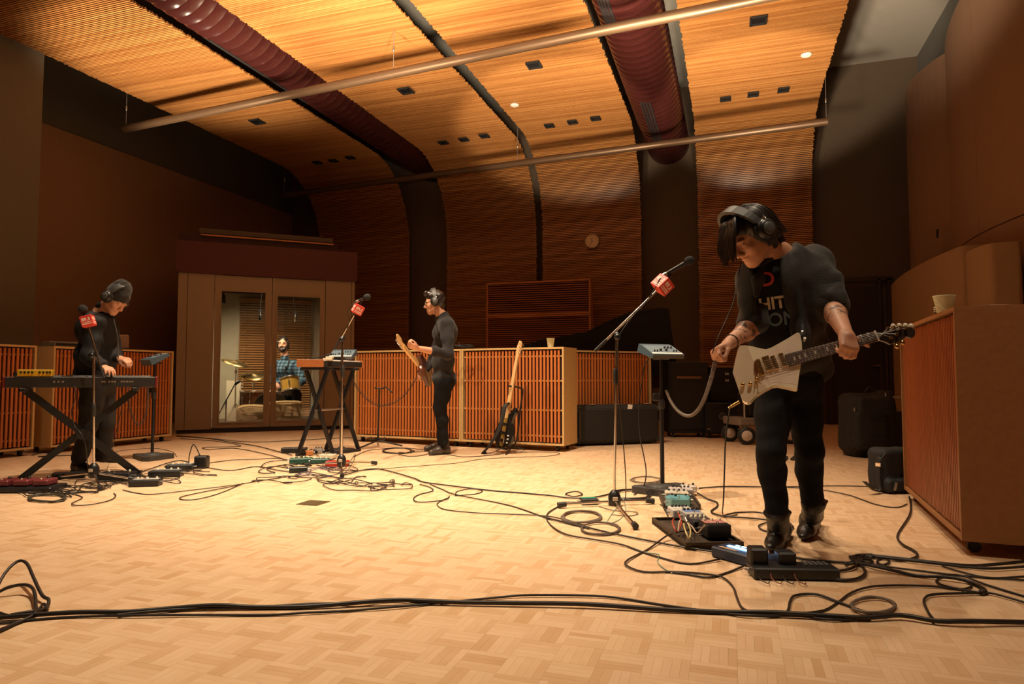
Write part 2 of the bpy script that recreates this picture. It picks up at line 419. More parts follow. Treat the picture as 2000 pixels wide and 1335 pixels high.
# ================================================================ maroon ducts in the slots
MAR = mat('maroon_duct_paint', (.040, .0095, .0085), .22, var=.12, coat=.3)
def duct(label, xc, zc, r, slots):
    root = thing('round_duct', label, 'duct', (xc, 6, zc)); prof = []
    y = -1.0
    while y < 13.45:
        prof += [(r, y), (r, y+.135), (r+.007, y+.142), (r+.007, y+.155), (r, y+.162)]; y += .17
    MB().lathe((xc, 0, zc), prof, (0, 1, 0), 40).build('duct_shell', MAR, root, world=root)
    for (y0, y1, a0) in slots:
        for k in range(4):
            a = math.radians(a0+k*6.5); c = np.array([xc+math.cos(a)*(r+.005), (y0+y1)/2, zc+math.sin(a)*(r+.005)])
            R = basis((-math.sin(a), 0, math.cos(a)), (0, 1, 0), (-math.cos(a), 0, -math.sin(a)))
            MB().box(c, (.028, y1-y0, .012), R).build('vent_slot', BLKM, root, world=root)
    return root
duct('long maroon spiral duct running between the left two slatted canopies', -6.34, 5.72, .43, [(6.9, 9.0, 232), (3.0, 5.4, 232)])
duct('maroon spiral duct ending above the grand piano, between the right two canopies', -1.16, 5.58, .41, [(10.4, 12.2, 250), (6.6, 8.05, 232)])
# ================================================================ hanging pipe rails
BRZ = mat('bronze_pipe', (.15, .09, .05), .42, .5, var=.1)
WIRE = mat('wire_grey', (.35, .31, .27), .4, .6)
def rail(label, A, B, wires, ext=0.):
    A, B = np.array(A), np.array(B); d = nrm(B-A); B = B + d*ext; c = (A+B)/2
    root = thing('hanging_rail', label, 'pipe', c)
    MB().cyl(A, B, .060, n=20).build('pipe', BRZ, root, world=root)
    m_ = MB(); m_.cyl(A+d*.005, A-d*.002, .052, n=16); m_.build('end_cap', BLKM, root, world=root)
    for t in wires:
        p = A + (B-A)*t
        w_ = MB().cyl(p+np.array([0, 0, .05]), (p[0], p[1], HS), .0045, n=6); w_.build('hanging_wire', WIRE, root, world=root)
        MB().lathe(p+np.array([0, 0, .30]), [(.006, 0), (.014, .01), (.014, .06), (.006, .07)], n=8).build('wire_clamp', STEEL, root, world=root)
zr = 4.82
r1a, r1b = zp(243, 252, zr), zp(1480, -3, zr); r2a, r2b = zp(553, 381, zr), zp(1617, 237, zr)
rail('nearer bronze pipe rail hung across the hall, crossing the long maroon duct', r1a, r1b, [.003, .475, .905], ext=1.1)
rail('farther bronze pipe rail hung across the hall, below the curve of the canopies', r2a, r2b, [.003, .515, .998])
# ================================================================ small ceiling fittings
PLASTER = mat('fixture_white', (.8, .76, .68), .5)
def downlight(px, py, s, label, group):
    hz = HC-.12 if px < 1000 else HC; c = zp(px, py, hz-.022); root = thing('recessed_light', label, 'ceiling light', c, 0, group)
    m_ = MB(); t = .012; h = .02
    for dx, dy, lx, ly in ((-s/2, 0, t, s), (s/2, 0, t, s), (0, -s/2, s, t), (0, s/2, s, t)): m_.box((dx, dy, .002), (lx+t, ly+t, h))
    m_.build('trim', BLKM, root); MB().box((0, 0, .010), (s, s, .006)).build('recess_plate', BLK, root)
small = [(620, 318), (651, 314), (684, 308), (866, 279), (906, 273), (946, 266), (1073, 246), (1118, 239), (1163, 232), (1417, 194), (1471, 185), (1530, 176)]
for i, (x, y) in enumerate(small):
    downlight(x, y, .15, ('left', 'middle', 'right')[i % 3]+' '+['small square downlight on the leftmost canopy, one of three in a row', 'small square downlight in the row left of the narrow pale gap', 'small square downlight in the row above the wall clock', 'small square downlight in the row on the rightmost canopy'][i//3],
              ['three downlights on the leftmost canopy', 'three downlights left of the pale gap', 'three downlights above the clock', 'three downlights on the rightmost canopy'][i//3])
for x, y, l in [(502, 238, 'larger square downlight on the leftmost canopy, below the nearer pipe rail'), (793, 178, 'larger square downlight between the long duct and the pale gap'),
                (1043, 128, 'larger square downlight above the clock, just below the nearer pipe rail'), (1481, 41, 'larger square downlight near the top of the rightmost canopy')]:
    downlight(x, y, .19, l, None)
for x, y, l in [(1005, 205, 'round white smoke detector on the canopy above the clock'), (1575, 107, 'round white smoke detector at the right edge of the rightmost canopy'), (527, 290, 'round white smoke detector on the leftmost canopy above the booth')]:
    c = zp(x, y, HC-.002); t = thing('smoke_detector', l, 'smoke detector', c)
    MB().lathe((0, 0, 0), [(.05, -.02), (.072, -.012), (.075, 0)], n=20).build('housing', PLASTER, t); MB().lathe((0, 0, -.021), [(.012, -.006), (.02, 0)], n=12).build('sensor', PLASTER, t)
c = zp(95, 20, HC-.01); t = thing('exit_light_box', 'white lamp box with clips set in the leftmost canopy, near the top left corner', 'ceiling light', c)
MB().rbox((0, 0, -.02), (.14, .22, .04), .008).build('housing', PLASTER, t)
for dx in (-.05, 0, .05): MB().box((dx, .115, -.035), (.012, .012, .04)).build('clip', STEEL, t)
# ================================================================ wall clock
c = yp(1157, 471, YW-.02); ck = thing('wall_clock', 'round cream wall clock with dark hands on the slatted back wall', 'clock', (c[0], YW-.018, c[2]))
FACE = mat('clock_face', (.72, .55, .33), .5); CLK = mat('clock_rim', (.30, .20, .11), .4)
MB().lathe((0, 0, 0), [(.148, 0), (.152, -.03), (.145, -.045), (.136, -.045), (.136, -.034)], (0, 1, 0), 36).build('rim', CLK, ck)
MB().cyl((0, -.030, 0), (0, -.037, 0), .1355, n=36, smooth=False).build('dial', FACE, ck)
for k in range(12):
    a = k*math.pi/6; R = ry_(a); L_ = .026 if k % 3 == 0 else .016
    MB().box(R@np.array([0, -.036, .118-L_/2+.006]), (.006, .003, L_), R).build('hour_mark', BLKM, ck)
for nm, a, L_, w_ in (('hour_hand', 347, .07, .007), ('minute_hand', 210, .112, .006)):
    R = ry_(math.radians(a)); MB().box(R@np.array([0, -.040 if nm[0] == 'h' else -.043, L_/2-.015]), (w_, .002, L_+.03), R).build(nm, BLK, ck)
# ================================================================ slatted rolling gobos
GF = wood('gobo_frame_ply', (.66, .44, .19), (.55, .34, .13), (2, 30, 30), .5, .25, .45)
GS = wood('gobo_slat_cherry', (.60, .185, .045), (.44, .125, .03), (60, 60, 2.5), .42, .6, .3)
GF2 = wood('gobo_frame_red_dim', (.36, .165, .06), (.27, .11, .035), (2, 30, 30), .5, .25, .45)  # frame ply darkened and reddened, weak light on the right gobo put into colour
GS3 = wood('gobo_slat_worn_dim', (.38, .105, .03), (.26, .07, .02), (60, 60, 2.5), .42, .6, .3)  # worn cherry, also darkened in colour for the dimly lit right gobo face
GBK = mat('gobo_backing', (.035, .012, .007), .9)
def gobo(label, A, B, depth=.45, ht=1.22, zb=.07, group=None, slat_w=.0245, pitch=.0455, fm=None, sm_=None):
    """A -> B: bottom front edge from its left to its right end, seen from the front"""
    A = np.array([A[0], A[1], 0.]); B = np.array([B[0], B[1], 0.]); L = np.linalg.norm(B-A); ang = math.atan2(B[1]-A[1], B[0]-A[0])
    root = thing('rolling_gobo', label, 'acoustic screen', (A+B)/2, ang, group); fw = .022
    H = ht-zb; zc = (ht+zb)/2
    # local: x along the front, front face at y=0 (facing -y), body behind
    m_ = MB(); y = depth/2
    m_.box((0, y, ht-fw/2), (L, depth, fw)); m_.box((0, y, zb+fw/2), (L, depth, fw))
    for sx in (-1, 1): m_.box((sx*(L/2-fw/2), y, zc), (fw, depth, H-2*fw-.001))
    m_.build('frame', fm or GF, root)
    MB().box((0, .065, zc), (L-2*fw, .02, H-2*fw)).build('backing', GBK, root)
    MB().box((0, depth-.015, zc), (L-2*fw, .012, H-2*fw)).build('back_panel', GF, root)
    for z in (zb+.105, zb+H*.355, zb+H*.655, ht-.105):
        MB().box((0, .044, z), (L-2*fw-.002, .02, .018)).build('rail', GF, root)
    n = int((L-2*fw-.01)/pitch); sm = MB().box((0, 0, 0), (slat_w, .016, H-2*fw-.028)).mesh('slat', sm_ or GS)
    x0 = -(n-1)*pitch/2
    for k in range(n):
        o = bpy.data.objects.new('slat', sm); COL.objects.link(o); o.parent = root; o.location = (x0+k*pitch, .020, zc+random.uniform(-.003, .003))
    for sx in (-1, 1):
        for yy in (.07, depth-.07):
            cm = MB(); x = sx*(L/2-.1); cm.cyl((x-.012, yy, .03), (x+.012, yy, .03), .03, n=14); cm.box((x, yy, .062), (.05, .06, .012)); cm.box((x-.016, yy, .045), (.004, .03, .04)); cm.box((x+.016, yy, .045), (.004, .03, .04))
            cm.build('caster', RUB, root)
    return root
cA, cM, cB = zp(691, 851.5, .07), zp(885.5, 864, .07), zp(1101.6, 871, .07)
e = nrm(cB-cA); cM = cA + e*((cM-cA)@e)
gobo('slatted wooden gobo behind the empty guitar stand, left one of the middle pair', cA, cM-e*.004)
gobo('slatted wooden gobo behind the bass guitar with a paper cup on top', cM+e*.004, cB)
mB = np.array([-1.07, 9.38, 0]); gobo('slatted wooden gobo behind the long black hard case', mB-1.50*np.array([.741, .671, 0]), mB)
gobo('slatted wooden gobo on the left behind the keyboard player', (-7.35, 5.57), (-7.285, 7.22))
gobo('slatted wooden gobo at the left picture edge, cut off by it', (-7.46, 3.75), (-7.40, 5.41))
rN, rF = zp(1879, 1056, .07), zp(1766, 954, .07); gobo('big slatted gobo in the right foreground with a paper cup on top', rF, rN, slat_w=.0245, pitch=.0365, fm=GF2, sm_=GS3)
# horizontal-slat baffle boxes stacked behind the middle gobos
def baffle(label, z0, z1):
    A, B = zp(950, 553, ZB), zp(1153, 544, ZB); A[2] = B[2] = 0; L = np.linalg.norm(B-A); ang = math.atan2(B[1]-A[1], B[0]-A[0])
    root = thing('baffle_box', label, 'acoustic screen', ((A+B)/2)*[1, 1, 0]+[0, 0, z0], ang); H = z1-z0; f = .028
    m_ = MB()
    for z in (f/2, H-f/2): m_.box((0, .14, z), (L, .28, f))
    for sx in (-1, 1): m_.box((sx*(L/2-f/2), .14, H/2), (f, .28, H-2*f-.001))
    m_.build('frame', GS2, root); MB().box((0, .09, H/2), (L-2*f, .02, H-2*f)).build('backing', GBK, root)
    n = int((H-2*f)/.040); sm = MB().box((0, 0, 0), (L-2*f-.002, .018, .019)).mesh('slat', SLB)
    for k in range(n):
        o = bpy.data.objects.new('slat', sm); COL.objects.link(o); o.parent = root; o.location = (0, .03, f+(k+.5)*(H-2*f)/n)
ZB = 2.70; ZM = at(950, 618, pxd(zp(950, 553, 2.70))[2])[2]
GS2 = wood('baffle_frame_wood', (.50, .20, .07), (.42, .15, .05), (2, 30, 30), .5, .3, .4)
SLB = wood('baffle_slat_wood', (.36, .11, .04), (.26, .075, .025), (2.5, 40, 40), .5, .6, .3)
baffle('upper box of horizontal dark slats stacked behind the bass gobo', ZM+.005, ZB)
baffle('lower box of horizontal dark slats, under another one behind the bass gobo', .0, ZM-.005)
# ================================================================ isolation booth with glass doors
BA, BB = zp(340, 847.5), zp(690, 837); BE = nrm(BB-BA); BN = np.array([-BE[1], BE[0], 0]); BL = np.linalg.norm(BB-BA)
BANG = math.atan2(BE[1], BE[0]); BO = (BA+BB)/2
booth = thing('isolation_booth', 'tan booth with two glass doors and a maroon fascia, drummer inside', 'booth', BO, BANG)
def bpt(px, py, y=0.):
    """photo pixel -> local booth coordinates on the plane y"""
    n_ = BN; d = ray(px, py); t = ((BO+BN*y-CAM)@n_)/(d@n_); P = CAM+t*d-BO
    return np.array([P@BE, P@n_, P[2]])
BT = mat('booth_panel_tan', (.30, .225, .155), .8, bump=.1, bscale=200, spec=.25); BM = mat('booth_fascia_maroon', (.075, .012, .012), .55)
BI = mat('booth_inner_wall', (.42, .36, .26), .85, spec=.2); BJ = mat('booth_joint', (.05, .035, .02), .8)
GLASS = mat('door_glass', (.9, .95, .9), .02, trans=1., spec=.35)
def lx(px): return bpt(px, 700)[0]
DEP, FZ, TZ = 2.5, bpt(520, 541)[2], bpt(520, 481)[2]; x0, x1 = -BL/2, BL/2
sx = [x0, lx(363), lx(416), lx(529.5), lx(634), lx(685), x1]; th = .09; fl_ = .09
def bb(nm, xa, xb, ya, yb, za, zb, m, par=booth): return MB().box(((xa+xb)/2, (ya+yb)/2, (za+zb)/2), (xb-xa, yb-ya, zb-za)).build(nm, m, par)
for i in (0, 1, 4, 5): bb('wall_panel', sx[i]+.004, sx[i+1]-.004, 0, th, .06, FZ, BT)
bb('joint_backing', x0+.02, sx[2]-.01, .03, th-.01, .06, FZ-.01, BJ); bb('joint_backing', sx[4]+.01, x1-.02, .03, th-.01, .06, FZ-.01, BJ)
bb('plinth', x0+.03, x1-.03, .02, DEP, 0, .058, BLKM); bb('fascia', x0-.03, x1+.03, -.03, .10, FZ+.002, TZ, BM)
MB().prism([np.array(p) for p in ((x0, .11, FZ+.01), (x1, .11, FZ+.01), (x1-.34, DEP, FZ+.01), (x0, DEP, FZ+.01))], (0, 0, .08)).build('roof', BM, booth); bb('side_panel', x0, x0+.08, th+.003, DEP, .06, FZ, BT); MB().prism([np.array(p) for p in ((x1, th+.003, .06), (x1-.07, th+.003, .06), (x1-.40, DEP, .06), (x1-.33, DEP, .06))][::-1], (0, 0, FZ-.06)).build('side_panel', BT, booth)
bb('fascia_side', x0-.03, x0, .11, DEP, FZ+.1, TZ, BM)
bb('back_panel', x0+.081, x1-.39, DEP-.08, DEP, .06, FZ, BI); bb('inner_wall', x0+.081, x0+.10, .14, DEP-.09, .10, FZ-.01, BI)
bb('inner_floor', x0+.081, x1-.40, th+.003, DEP-.09, .06, .085, mat('booth_carpet', (.13, .09, .055), .95, bump=.3, bscale=300))
for (a, b, ga, gb, gt, gz) in ((sx[2], sx[3], 428, 518.5, 567, 826), (sx[3], sx[4], 538, 626, 572, 825)):
    d = MB(); g0, g1 = lx(ga), lx(gb); zt, zb = bpt(470, gt)[2], bpt(470, gz)[2]; a += .005; b -= .005
    d.box(((a+g0)/2, .045, (.075+FZ)/2), (g0-a, .075, FZ-.08)); d.box(((g1+b)/2, .045, (.075+FZ)/2), (b-g1, .075, FZ-.08))
    d.box(((g0+g1)/2, .045, (.075+zb)/2), (g1-g0, .075, zb-.075)); d.box(((g0+g1)/2, .045, (zt+FZ-.005)/2), (g1-g0, .075, FZ-.005-zt))
    door = d.build('glass_door', BT, booth); m_ = MB(); f = .018
    for (xa, xb, za, zb2) in ((g0, g0+f, zb, zt), (g1-f, g1, zb, zt), (g0+f, g1-f, zb, zb+f), (g0+f, g1-f, zt-f, zt)): m_.box(((xa+xb)/2, .02, (za+zb2)/2), (xb-xa, .05, zb2-za))
    m_.build('glazing_bead', BT, door); MB().box(((g0+g1)/2, .045, (zb+zt)/2), (g1-g0, .008, zt-zb)).build('glass_pane', GLASS, door)
def bw(P): return BO + BE*P[0] + BN*P[1] + np.array([0, 0, P[2]])
# things on the booth roof
t = thing('long_bundle', 'long flat dark bundle with a copper edge lying on the booth roof', 'bundle', bw((0, .6, FZ+.09)), BANG)
a, b = bpt(388, 458, .5), bpt(648, 472, .5); zr0 = -(FZ+.09); zt_ = (a[2]+b[2])/2+zr0; cx = (a[0]+b[0])/2; W2 = b[0]-a[0]
MB().rbox((cx, -.1, zt_), (W2, .4, .10), .02).build('bundle_body', mat('bundle_dark', (.085, .06, .045), .7), t)
MB().rbox((cx+.02, -.31, zt_-.065), (W2-.03, .03, .03), .008).build('copper_edge', mat('copper_edge', (.55, .27, .12), .4, .5), t)
MB().box((cx-.1, -.1, (zt_-.055)/2+.004), (W2+.35, .40, zt_-.055-.006)).build('support_board', mat('board_dark', (.05, .022, .018), .7), t)
# interior: wooden blind on the back wall
bl = thing('window_blind', 'brown wooden venetian blind inside the booth behind the drummer', 'blind', bw((0, DEP-.15, .1)), BANG)
xa, xb = bpt(467, 650, DEP-.15)[0], bpt(607, 650, DEP-.15)[0]; zt = FZ-.12
BLN = wood('blind_slat_wood', (.40, .19, .07), (.30, .13, .045), (3, 40, 40), .4, .5, .3)
sm = MB().box((0, 0, 0), (xb-xa, .048, .003)).mesh('slat', BLN); z = .12
while z < zt-.06:
    o = bpy.data.objects.new('slat', sm); COL.objects.link(o); o.parent = bl; o.location = ((xa+xb)/2, 0, z-.1+.0); o.rotation_euler = (math.radians(38), 0, 0); z += .046
MB().box(((xa+xb)/2, 0, zt-.11), (xb-xa+.02, .06, .06)).build('head_rail', BLN, bl)
for xx in (xa+.12, (xa+xb)/2-.1, (xa+xb)/2+.15, xb-.12): MB().cyl((xx, -.028, .02), (xx, -.028, zt-.12), .004, n=5).build('ladder_cord', BLN, bl)
# can lamp at the left of the booth, hung from its roof
p = bpt(431, 592, .7); c = bw(p); cl = thing('can_lamp', 'small black can lamp with a glowing mouth inside the booth', 'lamp', c)
MB().lathe((0, 0, 0), [(.075, .0), (.078, .02), (.07, .14), (.05, .17), (.02, .18)], n=20).build('lamp_can', BLKM, cl)
MB().cyl((0, 0, .18), (0, 0, FZ-p[2]-.005), .012, n=8).build('stem', BLK, cl)
MB().lathe((0, 0, .004), [(.0, .0), (.066, .0), (.066, .006)], n=20).build('lamp_mouth', mat('lamp_glow', (1, .8, .5), .4, emit=(1, .72, .38), es=14), cl)
spot(c+np.array([0, 0, -.01]), bw((p[0]+.55, p[1]+.9, .3)), 130, 140, .6, WARM, .06)
spot(bw((.15, .35, FZ-.05)), bw((-.05, 1.25, .55)), 170, 95, .7, WARM, .08)  # added spot under the roof front to brighten the interior, no fixture there
# ---------------------------------------------------------------- drum kit
DY = wood('drum_shell_gold', (.62, .36, .07), (.50, .26, .04), (4, 4, 20), .25, .3, .5, coat=.4); DB = wood('drum_shell_brown', (.20, .075, .03), (.14, .05, .02), (4, 4, 20), .3, .3, .5)
HEAD = mat('drum_head', (.75, .66, .5), .6); CYM = mat('cymbal_brass', (.72, .52, .24), .28, 1.)
def drum(name, label, c, ax, r, h, shell, hoop=CHR, lugs=6, front=HEAD):
    ax = nrm(ax); t = thing(name, label, 'drum', c); t_ = t; x, y, d = frame_axis(ax)
    MB().cyl(-d*h/2, d*h/2, r, n=28).build('shell', shell, t)
    for s in (-1, 1):
        MB().lathe(d*s*h/2, [(r+.002, -.014), (r+.012, -.014), (r+.012, .014), (r+.002, .014)], d, 28).build('hoop', hoop, t)
        MB().cyl(d*s*(h/2+.001), d*s*(h/2+.006), r-.001, n=28, smooth=False).build('drum_head', front if s > 0 else HEAD, t)
    for k in range(lugs):
        a = 2*math.pi*(k+.5)/lugs; o = (math.cos(a)*x+math.sin(a)*y)*(r+.012); m_ = MB(); m_.cyl(o-d*h/2, o+d*h/2, .005, n=6); m_.box(o, (.02, .02, min(.07, h*.4)), basis(x, y, d)); m_.build('lug', CHR, t)
    return t
def bp(px, py, y): return bw(bpt(px, py, y))
toF = nrm(-BN)
kz = .085
bd = bp(527, 801, .55); bd[2] = .085+.27
drum('bass_drum', 'bass drum on the booth floor behind a tan sack', bd, toF+np.array([0, 0, .03]), .255, .36, DB, mat('bass_hoop', (.03, .022, .015), .4), 8, mat('bass_head_dark', (.055, .04, .03), .4))
c = bp(567, 752, .62); drum('rack_tom', 'golden yellow rack tom in front of the drummer', c, nrm(np.array([0, 0, 1.])+toF*-.35+BE*-.1), .155, .23, DY)
c = bp(492, 778, .75); c[2] = .085+.36; ft = drum('floor_tom', 'brown floor tom on legs at the left of the drum kit', c, (0, 0, 1), .19, .36, DB)
for k in range(3):
    a = 2*math.pi*k/3+.4; q = np.array([math.cos(a), math.sin(a), 0])*.205
    MB().tube([q+np.array([0, 0, .1]), q+np.array([0, 0, -.30]), q*1.1+np.array([0, 0, -.36])], .007).build('leg', CHR, ft)
c = bp(556, 772, .95); drum('snare_drum', 'snare drum half hidden behind the yellow rack tom', c+BE*-.16, (0, 0, 1), .18, .14, mat('snare_steel', (.6, .55, .48), .3, .9))
def cymbal(label, c, nrm_, r, base):
    t = thing('cymbal_stand', label, 'cymbal', (base[0], base[1], .085)); L = lambda P: np.asarray(P)-np.array([base[0], base[1], .085])
    MB().lathe(L(c), [(.006, .02), (.03, .022), (.05, .006), (r*.6, -.008), (r, -.026), (r, -.028), (r*.6, -.011), (.05, .003), (.006, .016)], nrm_, 36).build('cymbal', CYM, t)
    MB().cyl(L(c)+np.array([0, 0, .03]), L(c)-np.array([0, 0, .02]), .012, n=8).build('wing_nut', CHR, t)
    MB().tube(np.array([L(c)-np.array([0, 0, .02]), L((base[0], base[1], c[2]-.12)), L((base[0], base[1], .35))]), .011, 8).build('pole', CHR, t)
    MB().lathe(L((base[0], base[1], c[2]-.2)), [(.02, 0), (.022, .03), (.02, .06)], n=8).build('clamp', CHR, t)
    for k in range(3):
        a = 2*math.pi*k/3+.7; q = np.array([math.cos(a)*.27, math.sin(a)*.27, .012]); MB().cyl((0, 0, .34), q, .008, n=6).build('leg', CHR, t); 
    return t
c = bp(461, 706, .75); cymbal('wide brass cymbal tilted to the right at the left door glass', c, nrm(np.array([0, 0, 1.])+BE*.27-BN*.25), .235, c+BE*.0+BN*.05)
c = bp(496, 731, .95); cymbal('lower brass ride cymbal between the two glass doors', c, nrm(np.array([0, 0, 1.])+BE*-.03-BN*.42), .23, c+BN*.06)
# tan sack and cushion in front of the bass drum
SACK = mat('sack_cloth', (.40, .25, .11), .95, bump=.6, bscale=120)
for px, py, lab, d3 in ((556, 812, 'tan stuffed sack leaning on the bass drum, right one', (.58, .22, .40)), (494, 812, 'tan folded cushion on the booth floor by the bass drum', (.52, .26, .34))):
    c = bp(px, py, .30); t = thing('stuffed_sack', lab, 'sack', (c[0], c[1], .085), BANG)
    o = MB().rbox((0, 0, d3[2]/2), d3, .06).build('sack_body', SACK, t); sb = o.modifiers.new('sub', 'SUBSURF'); sb.levels = sb.render_levels = 2
    dm = o.modifiers.new('lump', 'DISPLACE'); tx = bpy.data.textures.new('lump', 'CLOUDS'); tx.noise_scale = .12; dm.texture = tx; dm.strength = .05
    m_ = MB(); m_.tube(spline([(-d3[0]/2+.05, -d3[1]/2+.02, d3[2]-.06), (-.05, -d3[1]/2, d3[2]-.03), (d3[0]/2-.05, -d3[1]/2+.02, d3[2]-.05)]), .008); m_.build('seam', SACK, t)
# boom mic stand by the kit and the two overhead mics hung from the roof
c = bp(441, 823, .3); t = thing('mic_stand', 'small black boom microphone stand at the left end of the drum kit', 'mic stand', (c[0], c[1], .085), BANG)
MB().cyl((0, 0, 0), (0, 0, .42), .011, n=8).build('pole', BLK, t); MB().cyl((-.1, 0, .2), (.12, .0, .66), .009, n=8).build('boom', BLK, t)
for k in range(3):
    a = 2*math.pi*k/3; MB().cyl((0, 0, .06), (math.cos(a)*.2, math.sin(a)*.2, .01), .008, n=6).build('leg', BLK, t)
MB().lathe((.12, 0, .66), [(.008, 0), (.02, .01), (.022, .1), (.012, .11)], (.4, 0, .3), 10).build('microphone', BLKM, t)
for px, py0, lab, m in ((508, 618, 'dark overhead microphone hanging behind the left door glass', BLK), (577, 622, 'silver overhead microphone hanging behind the right door glass', CHR)):
    c = bp(px, py0, .55); t = thing('hanging_mic', lab, 'microphone', c, BANG); top = FZ-c[2]-.005
    MB().tube(spline([(-.05 if m is CHR else .02, 0, top), (-.04 if m is CHR else .01, 0, top*.6), (0, 0, .09)]), .007 if m is CHR else .005).build('cable_drop', m, t)
    MB().lathe((0, 0, 0), [(.006, -.06), (.02, -.055), (.022, .03), (.012, .045), (.012, .09), (.006, .1)], n=12).build('mic_body', m, t); MB().box((.0, 0, .1), (.05, .03, .03)).build('clip', BLK, t)
# upright white-keyed vibraphone frame folded against the booth wall
c = bp(455, 820, 1.5); t = thing('folded_board', 'pale folded board with a row of pegs leaning inside the booth at left', 'board', (c[0], c[1], .085), BANG)
MB().box((0, 0, .36), (.24, .03, .72), rx_(-.1)).build('board', mat('board_pale', (.55, .46, .33), .7), t)
for k in range(11): MB().cyl((.14, -.02, .08+k*.058), (.14, -.045, .08+k*.058), .012, n=8).build('peg', HEAD, t)
MB().box((.14, -.005, .37), (.02, .02, .70)).build('peg_rail', CHR, t)
# ================================================================ bodies as one implicit surface (smooth-union of limbs), meshed by surface nets
def surface_nets(D, o, h):
    S = D < 0; nx, ny, nz = D.shape
    c = [S[i:nx-1+i, j:ny-1+j, k:nz-1+k] for i in (0, 1) for j in (0, 1) for k in (0, 1)]
    n_in = sum(x.astype(np.int8) for x in c); act = (n_in > 0) & (n_in < 8); idx = np.full(act.shape, -1, np.int64)
    ii, jj, kk = np.nonzero(act); idx[ii, jj, kk] = np.arange(len(ii))
    P = np.zeros((len(ii), 3)); W = np.zeros(len(ii)); cr = [(i, j, k) for i in (0, 1) for j in (0, 1) for k in (0, 1)]
    for a in range(8):
        for b in range(a+1, 8):
            A, B = np.array(cr[a]), np.array(cr[b])
            if abs(A-B).sum() != 1: continue
            da = D[ii+A[0], jj+A[1], kk+A[2]]; db = D[ii+B[0], jj+B[1], kk+B[2]]; x = (da < 0) != (db < 0)
            t = np.where(x, da/np.where(x, da-db, 1), 0); P += np.where(x[:, None], A+t[:, None]*(B-A), 0); W += x
    V = (np.stack([ii, jj, kk], 1) + P/W[:, None])*h + o; F = []
    for ax in range(3):
        sl0 = [slice(1, -1)]*3; sl1 = [slice(1, -1)]*3; sl0[ax] = slice(0, -1); sl1[ax] = slice(1, None)
        s0, s1 = S[tuple(sl0)], S[tuple(sl1)]
        for flip in (0, 1):
            e = np.stack(np.nonzero((s0 & ~s1) if not flip else (~s0 & s1)), 1)
            if not len(e): continue
            u, v = (ax+1) % 3, (ax+2) % 3; e = e+1; e[:, ax] -= 1
            q = []
            for du, dv in ((-1, -1), (0, -1), (0, 0), (-1, 0)):
                p = e.copy(); p[:, u] += du; p[:, v] += dv; q.append(idx[p[:, 0], p[:, 1], p[:, 2]])
            q = np.stack(q, 1); F.append(q[:, ::-1] if flip else q)
    return V, np.concatenate(F)
